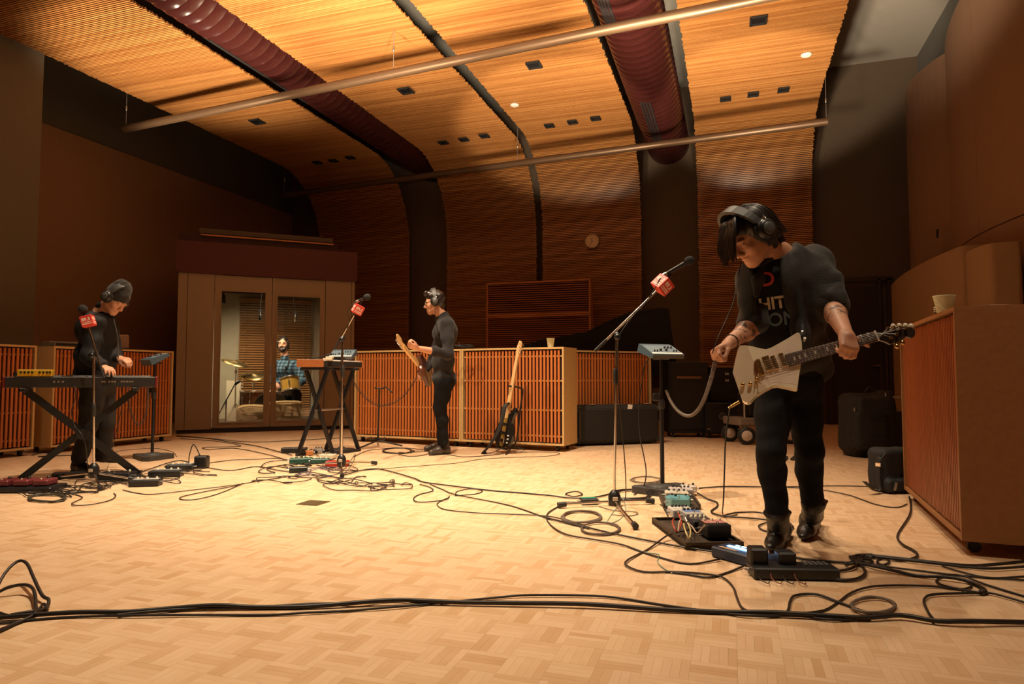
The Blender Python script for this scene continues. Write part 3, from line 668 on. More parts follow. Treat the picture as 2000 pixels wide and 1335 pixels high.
class SDF:
    def __init__(s): s.p = []
    def cap(s, a, b, ra, rb=None, k=.02, op='u', sq=None):
        """tapered capsule; sq=(axis, f): squashed by f along that axis"""
        s.p.append(('cap', np.asarray(a, float), np.asarray(b, float), ra, ra if rb is None else rb, k, op, sq)); return s
    def chain(s, pts, rs, k=.02, op='u', sq=None):
        for i in range(len(pts)-1): s.cap(pts[i], pts[i+1], rs[i], rs[i+1], k, op, sq)
        return s
    def ell(s, c, r, R=None, k=.02, op='u'):
        s.p.append(('ell', np.asarray(c, float), np.asarray(r, float), np.eye(3) if R is None else np.asarray(R), 0, k, op, None)); return s
    def box(s, c, h, R=None, rnd=.01, k=.02, op='u'):
        s.p.append(('box', np.asarray(c, float), np.asarray(h, float), np.eye(3) if R is None else np.asarray(R), rnd, k, op, None)); return s
    def poly(s, pxs, d0, d1, op='s', k=.008):
        """prism cut: pixel polygon swept along the sight lines between depths d0, d1"""
        s.p.append(('poly', np.asarray(pxs, float), d0, d1, 0, k, op, None)); return s
    def bounds(s):
        lo, hi = np.full(3, 1e9), np.full(3, -1e9)
        for p in s.p:
            if p[6] != 'u': continue
            l, h = s.bb(p); lo = np.minimum(lo, l); hi = np.maximum(hi, h)
        return lo, hi
    def bb(s, p):
        if p[0] == 'cap':
            r = max(p[3], p[4]); return np.minimum(p[1], p[2])-r, np.maximum(p[1], p[2])+r
        r = np.linalg.norm(p[2])+p[4] if p[0] == 'box' else max(p[2])
        return p[1]-r, p[1]+r
    def mesh(s, h, noise=None):
        lo, hi = s.bounds(); lo = lo-3*h-.01; hi = hi+3*h+.01; n = np.ceil((hi-lo)/h).astype(int)+1
        D = np.full(n, 1., np.float32); ax = [lo[i]+h*np.arange(n[i]) for i in range(3)]
        for p in s.p:
            kind, k, op = p[0], p[5], p[6]
            if kind == 'poly': sl = [slice(0, m) for m in n]
            else:
                l, u = s.bb(p); pad = k+3*h
                a = np.clip(np.floor((l-pad-lo)/h).astype(int), 0, n); b = np.clip(np.ceil((u+pad-lo)/h).astype(int)+1, 0, n)
                if (b <= a).any(): continue
                sl = [slice(a[i], b[i]) for i in range(3)]
            X = np.stack(np.meshgrid(*[ax[i][sl[i]] for i in range(3)], indexing='ij'), -1).astype(np.float32)
            if kind == 'cap':
                A, B, ra, rb, sq = p[1], p[2], p[3], p[4], p[7]; ab = B-A; t = np.clip(((X-A)@ab)/max(ab@ab, 1e-9), 0, 1); Q = X-A-t[..., None]*ab
                if sq is not None:
                    q = Q@np.asarray(sq[0], np.float32); Q = Q + (q*(1/sq[1]-1))[..., None]*np.asarray(sq[0]); d = (np.linalg.norm(Q, axis=-1)-(ra+(rb-ra)*t))*(sq[1] if sq[1] < 1 else 1)
                else: d = np.linalg.norm(Q, axis=-1)-(ra+(rb-ra)*t)
            elif kind == 'ell':
                Q = (X-p[1])@p[3]; k0 = np.linalg.norm(Q/p[2], axis=-1); k1 = np.linalg.norm(Q/p[2]**2, axis=-1); d = k0*(k0-1)/np.maximum(k1, 1e-6)
            elif kind == 'box':
                q = np.abs((X-p[1])@p[3])-(p[2]-p[4]); d = np.linalg.norm(np.maximum(q, 0), axis=-1)+np.minimum(q.max(-1), 0)-p[4]
            else:
                Y = X-CAM; dep = Y@_f; uu = 1000+FPX*(Y@_r)/dep; vv = 667.5-FPX*(Y@_u)/dep; d = np.full(uu.shape, 1e9); ins = np.zeros(uu.shape, bool); G = p[1]
                for i in range(len(G)):
                    g0, g1 = G[i], G[(i+1) % len(G)]; e = g1-g0; w0, w1 = uu-g0[0], vv-g0[1]; t = np.clip((w0*e[0]+w1*e[1])/(e@e), 0, 1)
                    d = np.minimum(d, np.hypot(w0-e[0]*t, w1-e[1]*t)); cond = (g0[1] <= vv) != (g1[1] <= vv)
                    with np.errstate(all='ignore'): ins ^= cond & (uu < g0[0]+(vv-g0[1])/(e[1] if e[1] else 1e-9)*e[0])
                d = np.where(ins, -d, d)*dep/FPX; d = np.maximum(d, np.maximum(p[2]-dep, dep-p[3]))
            O = D[tuple(sl)]; d = d.astype(np.float32)
            if op == 'u': hh = np.clip(.5+.5*(O-d)/k, 0, 1); D[tuple(sl)] = O*(1-hh)+d*hh-k*hh*(1-hh)
            elif op == 's': hh = np.clip(.5-.5*(O+d)/k, 0, 1); D[tuple(sl)] = O*(1-hh)-d*hh+k*hh*(1-hh)
        if noise:
            amp, fr, st = noise; X = np.stack(np.meshgrid(*ax, indexing='ij'), -1).astype(np.float32); N = np.zeros(n, np.float32); rg = np.random.default_rng(3)
            for i in range(6):
                v = rg.normal(size=3)*np.array(st); v = v/np.linalg.norm(v)*fr*(.7+.25*i); w2 = rg.normal(size=3)*fr*.5
                N += np.sin(X@v+1.3*np.sin(X@w2)+rg.uniform(0, 6))/(1+.25*i)
            D += amp*N/3
        return surface_nets(D, lo, h)
    def build(s, name, material, h, parent, noise=None, smooth=1):
        V, F = s.mesh(h, noise)
        for _ in range(smooth):   # light Laplacian relaxation
            A = np.zeros_like(V); C_ = np.zeros(len(V))
            for i in range(4):
                np.add.at(A, F[:, i], V[F[:, (i+1) % 4]]); np.add.at(C_, F[:, i], 1)
            V = .5*V+.5*A/np.maximum(C_, 1)[:, None]
        me = quadmesh(name, V, F, material, True); return link(name, me, parent, world=parent)
SKIN = mat('skin_warm', (.60, .30, .185), .5, bump=.08, bscale=220, var=.1, spec=.4)
def head(S, c, R, s=1.):
    """head in frame R (x = person's left, y = face, z = crown); c = centre between the ears"""
    L = lambda x, y, z: c+R@(np.array([x, y, z])*s); e = lambda p, r, k=.02, op='u', RR=None: S.ell(L(*p), np.array(r)*s, R if RR is None else R@RR, k*s, op)
    e((0, -.012, .048), (.074, .096, .082)); e((0, .022, -.02), (.062, .072, .085), .03); e((0, .05, -.075), (.042, .045, .036), .03)
    S.cap(L(0, .074, -.098), L(0, .086, -.095), .016*s, .012*s, .02*s)
    for x in (-1, 1):
        S.cap(L(.052*x, .005, -.058), L(.022*x, .072, -.092), .016*s, .012*s, .025*s)
        e((.038*x, .066, -.022), (.022, .02, .02), .02); e((.03*x, .083, .028), (.026, .014, .009), .012)
        e((.031*x, .099, .008), (.019, .014, .012), .010, 's'); e((.031*x, .080, .008), (.0135, .0135, .0125), .002)
        e((.077*x, -.006, .0), (.010, .026, .033), .006); e((.083*x, .0, .0), (.006, .013, .018), .004, 's')
        e((.014*x, .103, -.030), (.010, .010, .008), .006)
    S.cap(L(0, .092, .022), L(0, .116, -.022), .0085*s, .0125*s, .012*s)
    e((0, .093, -.052), (.024, .012, .0065), .005); e((0, .091, -.064), (.021, .012, .0075), .005); e((0, .107, -.058), (.024, .012, .0022), .003, 's')
    return L
def hand(S, W, d, n, t, curls, s=1., thumb=(.9, .5, .35), thumb_curl=.5, spread=.0, k=.006):
    """W wrist, d towards the knuckles, n = way the palm faces, t = thumb side; curls: 4 fingers x 3 joint angles (rad)"""
    d, n, t = nrm(d), nrm(n), nrm(t); tips = []
    for i in range(4):
        o = (.030-.020*i)*s; b = W+d*(.088-.004*abs(i-1.2))*s+t*o
        S.cap(W+d*.012*s+t*o*.62, b, .0135*s, .0115*s, .012*s)
        L_ = (.078, .086, .08, .062)[i]*s; a = 0.; p = b; dd = nrm(d+t*spread*(1.5-i))
        for j in range(3):
            a += curls[i][j]; q = p+(dd*math.cos(a)+n*math.sin(a))*L_*(.46, .3, .24)[j]
            S.cap(p, q, (.0098, .0088, .008)[j]*s, (.009, .0082, .0068)[j]*s, k*s); p = q
        tips.append(p)
    S.ell(W+d*.05*s+n*.004*s, np.array([.040, .045, .0155])*s, basis(t, d, np.cross(nrm(t), d)), .012*s)
    b = W+d*.022*s+t*.022*s+n*.008*s; m_ = b+nrm(d*thumb[0]+t*thumb[1]+n*thumb[2])*.045*s; S.cap(b, m_, .0155*s, .0115*s, .012*s)
    q = m_+nrm(d*(thumb[0]+.25)+t*(thumb[1]-thumb_curl)+n*(thumb[2]+thumb_curl*.6))*.033*s; S.cap(m_, q, .0108*s, .0098*s, .006*s)
    S.cap(q, q+nrm(d*(thumb[0]+.3)+t*(thumb[1]-thumb_curl*2)+n*(thumb[2]+thumb_curl))*.026*s, .0095*s, .0075*s, .006*s)
    return tips
def headphones(label, c, R, s=1., tiltback=0.):
    """band over the crown plus two cups, standing as a thing of its own"""
    t = thing('headphones', label, 'headphones', c); L = lambda x, y, z: R@(np.array([x, y, z])*s)
    pts = [L(.095*math.cos(a), tiltback*max(0, math.sin(a))-.006, .14*math.sin(a)+.0) for a in np.linspace(math.radians(8), math.radians(172), 22)]
    V = []; F = []; yv = R@np.array([0, 1., 0])
    for i, p in enumerate(pts):
        w_ = (.012+.012*math.sin(math.pi*i/21))*s; up = nrm(p-L(0, 0, 0))*.007*s; V += [p-yv*w_-up, p+yv*w_-up, p+yv*w_+up, p-yv*w_+up]
        if i: F += [((i-1)*4+j, (i-1)*4+(j+1) % 4, i*4+(j+1) % 4, i*4+j) for j in range(4)]
    m_ = MB().add(V, F, 0, False); m_.add(V[:4], [(3, 2, 1, 0)]); m_.add(V[-4:], [(0, 1, 2, 3)]); m_.build('headband', HPB, t)
    for x in (-1, 1):
        ax = L(x, 0, 0); ax = nrm(ax); a = L(.083*x, 0, .0)
        MB().lathe(a, [(.030*s, -.010*s), (.044*s, -.006*s), (.046*s, .008*s), (.036*s, .012*s)], ax, 20).build('ear_pad', BLKM, t)
        cup = MB().lathe(a+ax*.012*s, [(.040*s, 0), (.041*s, .014*s), (.030*s, .024*s), (.012*s, .026*s)], ax, 20).build('ear_cup', BLK, t)
        MB().lathe(a+ax*.037*s, [(.026*s, 0), (.024*s, .003*s), (.008*s, .004*s)], ax, 16).build('cup_ring', GREYP, cup)
        MB().tube([L(.094*x, -.006, .02), L(.107*x, -.02, .05), L(.108*x, -.02, .012)], .0045*s, 6).build('yoke', CHR, t)
    return t
HPB = mat('headband_vinyl', (.035, .035, .035), .5)
# ================================================================ guitarist in the open shirt, right foreground
def V3(*a): return np.array(a, float)
feetA = zp(1540, 1072)
pA = thing('person', 'guitarist in an open dark shirt, black jeans and boots looking down at his guitar', 'person', feetA)
FWD = -_f*[1, 1, 0]; FWD = nrm(FWD); LEFT = _r.copy(); UP = V3(0, 0, 1)       # towards the camera, screen right
# joints: pixel + depth
neckA = at(1524, 492, 3.33); chest = at(1520, 560, 3.33); belly = at(1524, 660, 3.36); pelv = at(1540, 742, 3.40)
shR, shL = at(1474, 545, 3.30), at(1592, 515, 3.38)
elR, wrR = at(1470, 637, 3.25), at(1422, 671, 3.08)
elL, wrL = at(1624, 597, 3.22), at(1655, 658, 2.88)
hipR, hipL = at(1514, 748, 3.40), at(1566, 748, 3.42)
knR, knL = at(1506, 882, 3.26), at(1580, 880, 3.42); anR, anL = at(1518, 1000, 3.36), at(1588, 982, 3.50)
# head: looks down to screen left, a little towards the camera
fy = nrm(-LEFT*.76 + FWD*.27 - UP*.60); fz = nrm(UP*.78 - LEFT*.60 + FWD*.1); fz = nrm(fz-fy*(fz@fy)); fx = np.cross(fy, fz); RA = basis(fx, fy, fz)
hc = at(1468, 466, 3.22)
B = SDF(); head(B, hc, RA, 1.03)
B.chain([hc-fz*.05-fy*.025, neckA-UP*.01], [.056, .062], .03)
B.cap(shR, shL, .06, .06, .05); B.ell(chest, (.165, .105, .17), basis(LEFT, -FWD, UP), .05); B.ell(belly, (.135, .095, .15), basis(LEFT, -FWD, UP), .06); B.ell(pelv, (.145, .10, .11), basis(LEFT, -FWD, UP), .05)
for a, b, c, r in ((shR, elR, wrR, 1), (shL, elL, wrL, 1)):
    m_ = b+(c-b)*.3; B.chain([a, b], [.052, .043], .03); B.chain([b, m_, c], [.043, .046, .0275], .02)
for a, b, c in ((hipR, knR, anR), (hipL, knL, anL)): B.chain([a, b, c+(b-c)*.08], [.075, .050, .030], .03)

# right hand: pinched, relaxed fist reaching to screen left
dR = nrm(at(1386, 690, 3.02)-wrR); nR = nrm(-UP*.75+FWD*.35-LEFT*.1); nR = nrm(nR-dR*(nR@dR)); tR = nrm(np.cross(dR, nR)); tR = tR if tR@FWD > 0 else -tR
hand(B, wrR, dR, nR, tR, [(.75, 1.0, .5), (.95, 1.15, .6), (1.05, 1.2, .6), (1.1, 1.2, .6)], 1.0, (.95, .35, .5), .45)
# left hand: over the neck, fingers closing under it
dL = nrm(at(1664, 694, 2.82)-wrL); nL = nrm(-FWD*.9-UP*.15-LEFT*.1); nL = nrm(nL-dL*(nL@dL)); tL = nrm(np.cross(dL, nL)); tL = tL if tL@LEFT > 0 else -tL
hand(B, wrL-dL*.03, dL, nL, tL, [(.9, 1.1, .6), (1.0, 1.15, .6), (1.1, 1.15, .6), (1.15, 1.2, .6)], 1.03, (-.15, .95, .25), .05, .04)
def tattoo_skin(spots):
    m, N, L, Bs = nodes('skin_tattooed'); Bs.inputs['Roughness'].default_value = .5; tc = N.new('ShaderNodeTexCoord'); n = N.new('ShaderNodeTexNoise'); n.inputs['Scale'].default_value = 34; n.inputs['Detail'].default_value = 3; L.new(tc.outputs['Object'], n.inputs['Vector'])
    n2 = N.new('ShaderNodeTexNoise'); n2.inputs['Scale'].default_value = 9; L.new(tc.outputs['Object'], n2.inputs['Vector']); sk = N.new('ShaderNodeMix'); sk.data_type = 'RGBA'; sk.inputs[6].default_value = (.54, .265, .165, 1); sk.inputs[7].default_value = (.66, .335, .205, 1); L.new(n2.outputs[0], sk.inputs[0])
    th = N.new('ShaderNodeMapRange'); th.inputs[1].default_value = .50; th.inputs[2].default_value = .56; L.new(n.outputs[0], th.inputs[0]); prev = None
    for p, r in spots:
        d = N.new('ShaderNodeVectorMath'); d.operation = 'DISTANCE'; d.inputs[1].default_value = tuple(p); L.new(tc.outputs['Object'], d.inputs[0]); q = N.new('ShaderNodeMapRange'); q.inputs[1].default_value = r; q.inputs[2].default_value = r*.8; L.new(d.outputs[1], q.inputs[0])
        if prev is None: prev = q.outputs[0]
        else: a_ = N.new('ShaderNodeMath'); a_.operation = 'MAXIMUM'; L.new(prev, a_.inputs[0]); L.new(q.outputs[0], a_.inputs[1]); prev = a_.outputs[0]
    mu = N.new('ShaderNodeMath'); mu.operation = 'MULTIPLY'; L.new(prev, mu.inputs[0]); L.new(th.outputs[0], mu.inputs[1]); m8 = N.new('ShaderNodeMath'); m8.operation = 'MULTIPLY'; m8.inputs[1].default_value = .8; L.new(mu.outputs[0], m8.inputs[0])
    mx = N.new('ShaderNodeMix'); mx.data_type = 'RGBA'; mx.inputs[7].default_value = (.07, .05, .05, 1); L.new(m8.outputs[0], mx.inputs[0]); L.new(sk.outputs[2], mx.inputs[6]); L.new(mx.outputs[2], Bs.inputs['Base Color']); return m
B.build('body', tattoo_skin([(local(pA, at(1452, 645, 3.15)), .075), (local(pA, at(1634, 616, 3.08)), .06)]), .0052, pA)
# black t-shirt
T = SDF(); T.ell(chest+UP*.0, (.182, .122, .185), basis(LEFT, -FWD, UP), .05); T.cap(shR+LEFT*.02, shL-LEFT*.02, .07, .07, .06); T.ell(belly, (.155, .115, .19), basis(LEFT, -FWD, UP), .07); T.ell(pelv+UP*.03, (.16, .118, .09), basis(LEFT, -FWD, UP), .05)
T.chain([shR, shR+(elR-shR)*.6], [.066, .06], .03); T.chain([shL, shL+(elL-shL)*.5], [.066, .06], .03)
T.ell(neckA+UP*.035+FWD*.05, (.075, .085, .075), None, .02, 's'); T.poly([(1400, 775), (1700, 775), (1700, 900), (1400, 900)], 2.5, 4)
TSH = mat('tshirt_black', (.014, .014, .017), .85, bump=.15, bscale=300, spec=.2); tsh = T.build('tshirt', TSH, .008, pA, (.006, 26, (1, 1, .35)))
# open over-shirt with rolled sleeves
OS = mat('overshirt_charcoal', (.030, .029, .027), .8, bump=.35, bscale=160, spec=.3, sheen=.1); BX = basis(LEFT, -FWD, UP)
J = SDF(); J.ell(chest, (.197, .14, .20), BX, .05); J.cap(shR, shL, .082, .082, .06); J.cap(neckA+LEFT*-.03-UP*.02, neckA+LEFT*.05-UP*.02, .075, .07, .04)
J.ell(belly+LEFT*.02, (.178, .135, .20), BX, .07); J.ell(at(1545, 712, 3.42), (.185, .13, .10), BX, .05)
J.chain([shR, shR+(elR-shR)*.5, shR+(elR-shR)*.86], [.074, .07, .066], .03); J.chain([shL+UP*.005, shL+(elL-shL)*.5+LEFT*.012, shL+(elL-shL)*.97], [.082, .086, .076], .03)
# shirt tails hanging off the hips
J.chain([at(1590, 640, 3.36), at(1608, 742, 3.40)], [.06, .05], .03); J.chain([at(1560, 680, 3.32), at(1596, 735, 3.35)], [.045, .03], .03); J.chain([at(1466, 640, 3.30), at(1470, 700, 3.32)], [.035, .025], .02)
J.poly([(1466, 522), (1498, 512), (1521, 500), (1531, 545), (1537, 590), (1543, 640), (1552, 690), (1560, 745), (1440, 745), (1452, 690), (1464, 664), (1470, 640), (1475, 610), (1472, 565)], 2.6, 3.33)
J.ell(neckA+UP*.05+FWD*.045-LEFT*.015, (.072, .09, .085), None, .02, 's'); J.poly([(1380, 700), (1482, 700), (1482, 900), (1380, 900)], 2.5, 4); J.poly([(1380, 765), (1602, 760), (1660, 690), (1800, 690), (1800, 950), (1380, 950)], 2.5, 4)
jk = J.build('overshirt', OS, .007, pA, (.018, 32, (1, 1, .7)))
cf = elL+(shL-elL)*.10; ca = nrm(elL-shL)
for C_, args in ((SDF(), 0), (SDF(), 1)):
    if args: C_.chain([shR+(elR-shR)*.78, shR+(elR-shR)*.9], [.072, .074], .02)
    else: C_.chain([cf-ca*.035, cf+ca*.012], [.086, .088], .02); C_.cap(cf+LEFT*.075-UP*.0, cf+LEFT*.095+UP*.008, .022, .012, .03)
    C_.build('sleeve_cuff', OS, .006, pA, (.012, 45, (1, 1, 1)))
# collar
K = SDF(); K.chain([at(1512, 478, 3.40), at(1533, 487, 3.36), at(1538, 512, 3.29), at(1531, 540, 3.235)], [.016, .024, .028, .02], .02, sq=(FWD, .6)); K.chain([at(1489, 522, 3.24), at(1480, 548, 3.21), at(1477, 575, 3.20)], [.015, .024, .014], .02, sq=(FWD, .6))
K.build('collar', OS, .005, pA, (.004, 40, (1, 1, 1)))
dw = nrm(wrR-elR); wc0 = wrR-dw*.035; x_, y_, _ = frame_axis(dw); MB().tube([wc0+x_*.0335*math.cos(a)+y_*.0335*math.sin(a) for a in np.linspace(0, 2*math.pi, 18)[:-1]], .0022, 5, closed=True).build('bracelet', BLK, pA, world=pA)
m_ = MB(); m_.cyl(at(1533, 507, 3.225), at(1533, 507, 3.21), .011, n=12); m_.build('badge', STEEL, pA)
# shirt lettering wrapped onto the t-shirt by ray casting
from mathutils.bvhtree import BVHTree
def wrap_text(txt, px, py, size, col, name, rot=0., bold=.0):
    bv = BVHTree.FromPolygons([v.co for v in tsh.data.vertices], [p.vertices[:] for p in tsh.data.polygons])
    c = at(px, py, 2.9); X = nrm(_r*math.cos(rot)+_u*math.sin(rot)); Y = nrm(np.cross(-_f, X))
    M = m4(np.stack([X, Y, -_f], 1), c); o = text_part('lettering', txt, size, M, col, pA, world=pA, ext=0., bold=bold)
    import bmesh
    b = bmesh.new(); b.from_mesh(o.data); bmesh.ops.subdivide_edges(b, edges=[e_ for e_ in b.edges if e_.calc_length() > .012], cuts=2, use_grid_fill=True); bmesh.ops.triangulate(b, faces=b.faces)
    off = Vector(pA.location); f_ = Vector(_f)
    for v in b.verts:
        d = (v.co+off-Vector(CAM)).normalized(); r = bv.ray_cast(v.co, d)
        if r[0] is not None: v.co = r[0]-d*.0022
    b.to_mesh(o.data); b.free(); tag(o, label=name); return o
wrap_text('D', 1499, 546, .085, mat('print_red', (.62, .07, .08), .7), 'red printed letter', .10, .002)
wrap_text('HITE', 1516, 592, .074, mat('print_cream', (.78, .66, .45), .7), 'cream printed letters', .14, .002)
wrap_text('DON', 1515, 625, .082, mat('print_blue', (.13, .2, .25), .7), 'grey-blue printed letters', .13, .0015)
# jeans and boots
JEAN = mat('jeans_black', (.007, .0075, .009), .85, bump=.2, bscale=260, spec=.2)
Q = SDF(); Q.ell(pelv-UP*.01, (.165, .12, .11), BX, .04)
for h_, k_, a_ in ((hipR, knR, anR), (hipL, knL, anL)):
    Q.chain([h_, h_+(k_-h_)*.5, k_], [.098, .084, .067], .03); Q.chain([k_, k_+(a_-k_)*.35-FWD*.014, a_+(k_-a_)*.03], [.067, .064, .051], .03); Q.chain([a_+(k_-a_)*.12, a_+(k_-a_)*.02], [.056, .056], .015)
Q.build('jeans', JEAN, .0075, pA, (.006, 40, (.4, .4, 1)))
LEA = mat('boot_leather', (.010, .0085, .0075), .42, bump=.25, bscale=90); SOLE = mat('boot_sole', (.02, .017, .015), .7)
def boot(an, heel, toe, top, cuff):
    S = SDF(); S.chain([top, an-UP*.01, an-UP*.045+(heel-an)*.2], [.050, .045, .046], .02); f = nrm((toe-heel)*[1, 1, 1]); h_ = heel+UP*.035; t_ = toe+UP*.028
    S.chain([h_, h_+(t_-h_)*.45+UP*.02, t_+(h_-t_)*.18], [.042, .045, .040], .03); S.cap(t_+(h_-t_)*.25, t_+f*.012, .042, .026, .03, sq=(UP, .7)); S.cap(an, h_+(t_-h_)*.5+UP*.03, .046, .044, .04)
    for q in range(3): S.cap(h_+(t_-h_)*(.35+.12*q)+UP*(.072-.014*q)-np.cross(f, UP)*.03, h_+(t_-h_)*(.35+.12*q)+UP*(.072-.014*q)+np.cross(f, UP)*.03, .007, .007, .012)
    S.cap(top-UP*.004-LEFT*.04, top+UP*.006-LEFT*.062, .012, .006, .02); S.cap(top-UP*.004+LEFT*.04, top+UP*.008+LEFT*.068, .012, .006, .02); S.ell(top+UP*.05, (.046, .046, .06), None, .01, 's')
    b = S.build('boot', LEA, .0058, pA, (.003, 60, (.4, .4, 1)))
    s_ = MB(); w_ = np.cross(f, UP); w_ = nrm(w_); P = [heel-f*.045+w_*.03, heel-f*.045-w_*.03, heel+(toe-heel)*.5-w_*.04, toe-w_*.042, toe+f*.035-w_*.015, toe+f*.035+w_*.015, toe+w_*.042, heel+(toe-heel)*.5+w_*.04]
    s_.prism([p+UP*.002 for p in P], UP*.014); s_.prism([p+UP*.0 for p in (heel-f*.043+w_*.029, heel-f*.043-w_*.029, heel+f*.02-w_*.03, heel+f*.02+w_*.03)], UP*.028); s_.build('sole', SOLE, b)
def g0(px, py): return zp(px, py)
boot(anR, g0(1532, 1046), g0(1507, 1078), at(1517, 1003, 3.37), 0)
boot(anL, g0(1592, 1026)+UP*.02, g0(1570, 1056), at(1590, 981, 3.50), 0)
# hair: brown-black bob with a long fringe over the face
HAIR = mat('hair_dark', (.018, .011, .008), .36, spec=.6, var=.3)
L_ = lambda x, y, z: hc+RA@(np.array([x, y, z])*1.03); H = SDF()
H.ell(L_(0, -.02, .058), (.086, .108, .092), RA, .02); H.ell(L_(0, -.05, .0), (.083, .066, .10), RA, .03); H.chain([L_(0, -.055, -.04), L_(0, -.055, -.085)], [.055, .036], .03)
for x in (-1, 1): H.chain([L_(.07*x, .02, .06), L_(.082*x, .015, .0), L_(.083*x, .0, -.035)], [.028, .02, .010], .02)
H.build('hair', HAIR, .005, pA, (.003, 110, (1, 1, .12)), 2)
hr = np.random.default_rng(5); S_ = MB()
for i in range(150):
    x = hr.uniform(-.078, .05); q = nrm(-UP+fy*hr.uniform(-.04, .10)+fx*hr.normal(0, .03)); ln = hr.uniform(.10, .155)*(1 if x < .01 else max(.45, 1-14*(x-.01)))
    p0 = L_(x*.35, hr.uniform(-.03, .02), .151); p1 = L_(x*.85, .062+hr.uniform(-.006, .006), .132); p2 = L_(x*1.02, .105+hr.uniform(-.006, .012), .092)
    P = spline([p0, p1, p2, p2+q*ln*.35+fy*.006, p2+q*ln*.72+fy*.004, p2+q*ln], .02); S_.tube(P, np.interp(np.linspace(0, 1, len(P)), [0, .3, .75, 1], [.004, .0055, .0045, .0012])*hr.uniform(.8, 1.3), 5)
for i in range(130):
    s_ = 1 if i % 2 else -1; y = hr.uniform(-.10, .03); ln = hr.uniform(.9, 1.1)
    P = spline([L_(.02*s_, y*.5-.01, .152), L_(.062*s_, y*.9, .115), L_(.087*s_, y, .055), L_((.090+hr.uniform(-.004, .006))*s_, y-.008, -.005), L_((.082+hr.uniform(-.008, .008))*s_, y-.02, -.062*ln)], .02); S_.tube(P, np.interp(np.linspace(0, 1, len(P)), [0, .3, .75, 1], [.004, .0058, .005, .0015]), 5)
for i in range(70):
    x = hr.uniform(-.07, .07); P = spline([L_(x*.4, -.04, .153), L_(x*.8, -.10, .11), L_(x, -.128, .04), L_(x*.95, -.118, -.03), L_(x*.8, -.10+hr.uniform(-.01, .01), -.10)], .02); S_.tube(P, np.interp(np.linspace(0, 1, len(P)), [0, .3, .75, 1], [.004, .006, .005, .0015]), 5)
tag(S_.build('hair_strands', HAIR, pA, world=pA), kind='stuff')
hpA = headphones('black headphones over the dark bob of the guitarist in the open shirt', hc+fz*.012, RA, 1.22, .03)
# ================================================================ white angular guitar held by the near guitarist
def GD(px, py=715): return 3.08-(px-1431)*.00088-(py-715)*.0008
ga, gb_, gc_ = at(1431, 727, GD(1431, 727)), at(1575, 690, GD(1575, 690)), at(1461, 785, GD(1461, 785)); GN = nrm(np.cross(gb_-ga, gc_-ga)); GN = GN if GN@_f < 0 else -GN
def G(px, py, off=0.): 
    d = ray(px, py); t = ((ga-CAM)@GN)/(d@GN); return CAM+t*d+GN*off
gt = thing('electric_guitar', 'white angular electric guitar with gold hardware held by the near guitarist', 'guitar', G(1500, 710)*[1, 1, 0]+[0, 0, G(1500, 710)[2]])
WHT = mat('guitar_white', (.80, .70, .53), .22, coat=.5); PGD = mat('pickguard_cream', (.70, .52, .30), .3, coat=.3); ROSE = mat('fretboard_rosewood', (.07, .03, .02), .5); INL = mat('inlay_pearl', (.75, .68, .55), .3)
out = [(1444, 674.5), (1455, 674), (1470, 676), (1485, 680), (1496, 681.5), (1505, 679), (1520, 671), (1540, 659.5), (1556, 649.5), (1560, 649), (1563, 652), (1566, 668), (1567, 690), (1564, 712), (1560, 735), (1557.5, 756), (1555, 759), (1550, 758.5), (1535, 755), (1518, 751.5), (1508, 752.5), (1492, 761), (1475, 772), (1465, 784), (1459, 785.5), (1452, 783), (1448.5, 779), (1440, 753), (1431, 727), (1436, 702), (1441, 680)]
body = MB(); P = [G(x, y) for x, y in out]
body.prism(P[::-1] if np.cross(P[8]-P[0], P[20]-P[0])@GN < 0 else P, -GN*.044); o = body.build('guitar_body', WHT, gt, world=gt)
bv = o.modifiers.new('round', 'BEVEL'); bv.width = .009; bv.segments = 3; bv.limit_method = 'ANGLE'; bv.angle_limit = .9
def plate(nm, pts, off, th_, m, par=gt):
    b = MB(); Q = [G(x, y, off) for x, y in pts]; b.prism(Q[::-1] if np.cross(Q[1]-Q[0], Q[2]-Q[0])@GN < 0 else Q, -GN*th_); return b.build(nm, m, par, world=gt)
plate('pickguard', [(1500, 690), (1534, 672), (1556, 656), (1558, 700), (1553, 750), (1512, 746), (1484, 757), (1476, 742), (1490, 735), (1494, 712)], .0006, .0016, mat('pickguard_white', (.80, .66, .54), .25, coat=.4))
u = nrm(G(1712, 656)-G(1545, 704)); v = nrm(np.cross(GN, u)); v = v if v@UP > 0 else -v; RG = basis(u, v, GN)
def gbox(nm, px, py, d3, off, m, par=gt, b=.002): return MB().rbox(G(px, py, off), d3, b, RG).build(nm, m, par, world=gt)
# neck, fretboard, nut, head
n0, n1 = G(1537, 705), G(1712, 656.5); NL = np.linalg.norm(n1-n0)
nk = MB(); P = []
for p, w_ in ((n0, .029), (n1, .0225)): P += [p-v*w_+GN*.004, p+v*w_+GN*.004, p+v*w_*.75-GN*.018, p-v*w_*.75-GN*.018]
nk.add(P, [(0, 1, 2, 3), (7, 6, 5, 4), (0, 4, 5, 1), (1, 5, 6, 2), (2, 6, 7, 3), (3, 7, 4, 0)]); nk.build('neck', mat('neck_mahogany', (.10, .04, .022), .4), gt, world=gt)
fb = MB(); P = []
for p, w_ in ((n0, .0295), (n1, .0228)): P += [p-v*w_+GN*.0045, p+v*w_+GN*.0045, p+v*w_+GN*.0095, p-v*w_+GN*.0095]
fb.add(P, [(3, 2, 1, 0), (4, 5, 6, 7), (1, 5, 4, 0), (2, 6, 5, 1), (3, 7, 6, 2), (0, 4, 7, 3)]); fbo = fb.build('fretboard', ROSE, gt, world=gt)
SCL = NL/(1-2**(-22/12)); fr = MB()
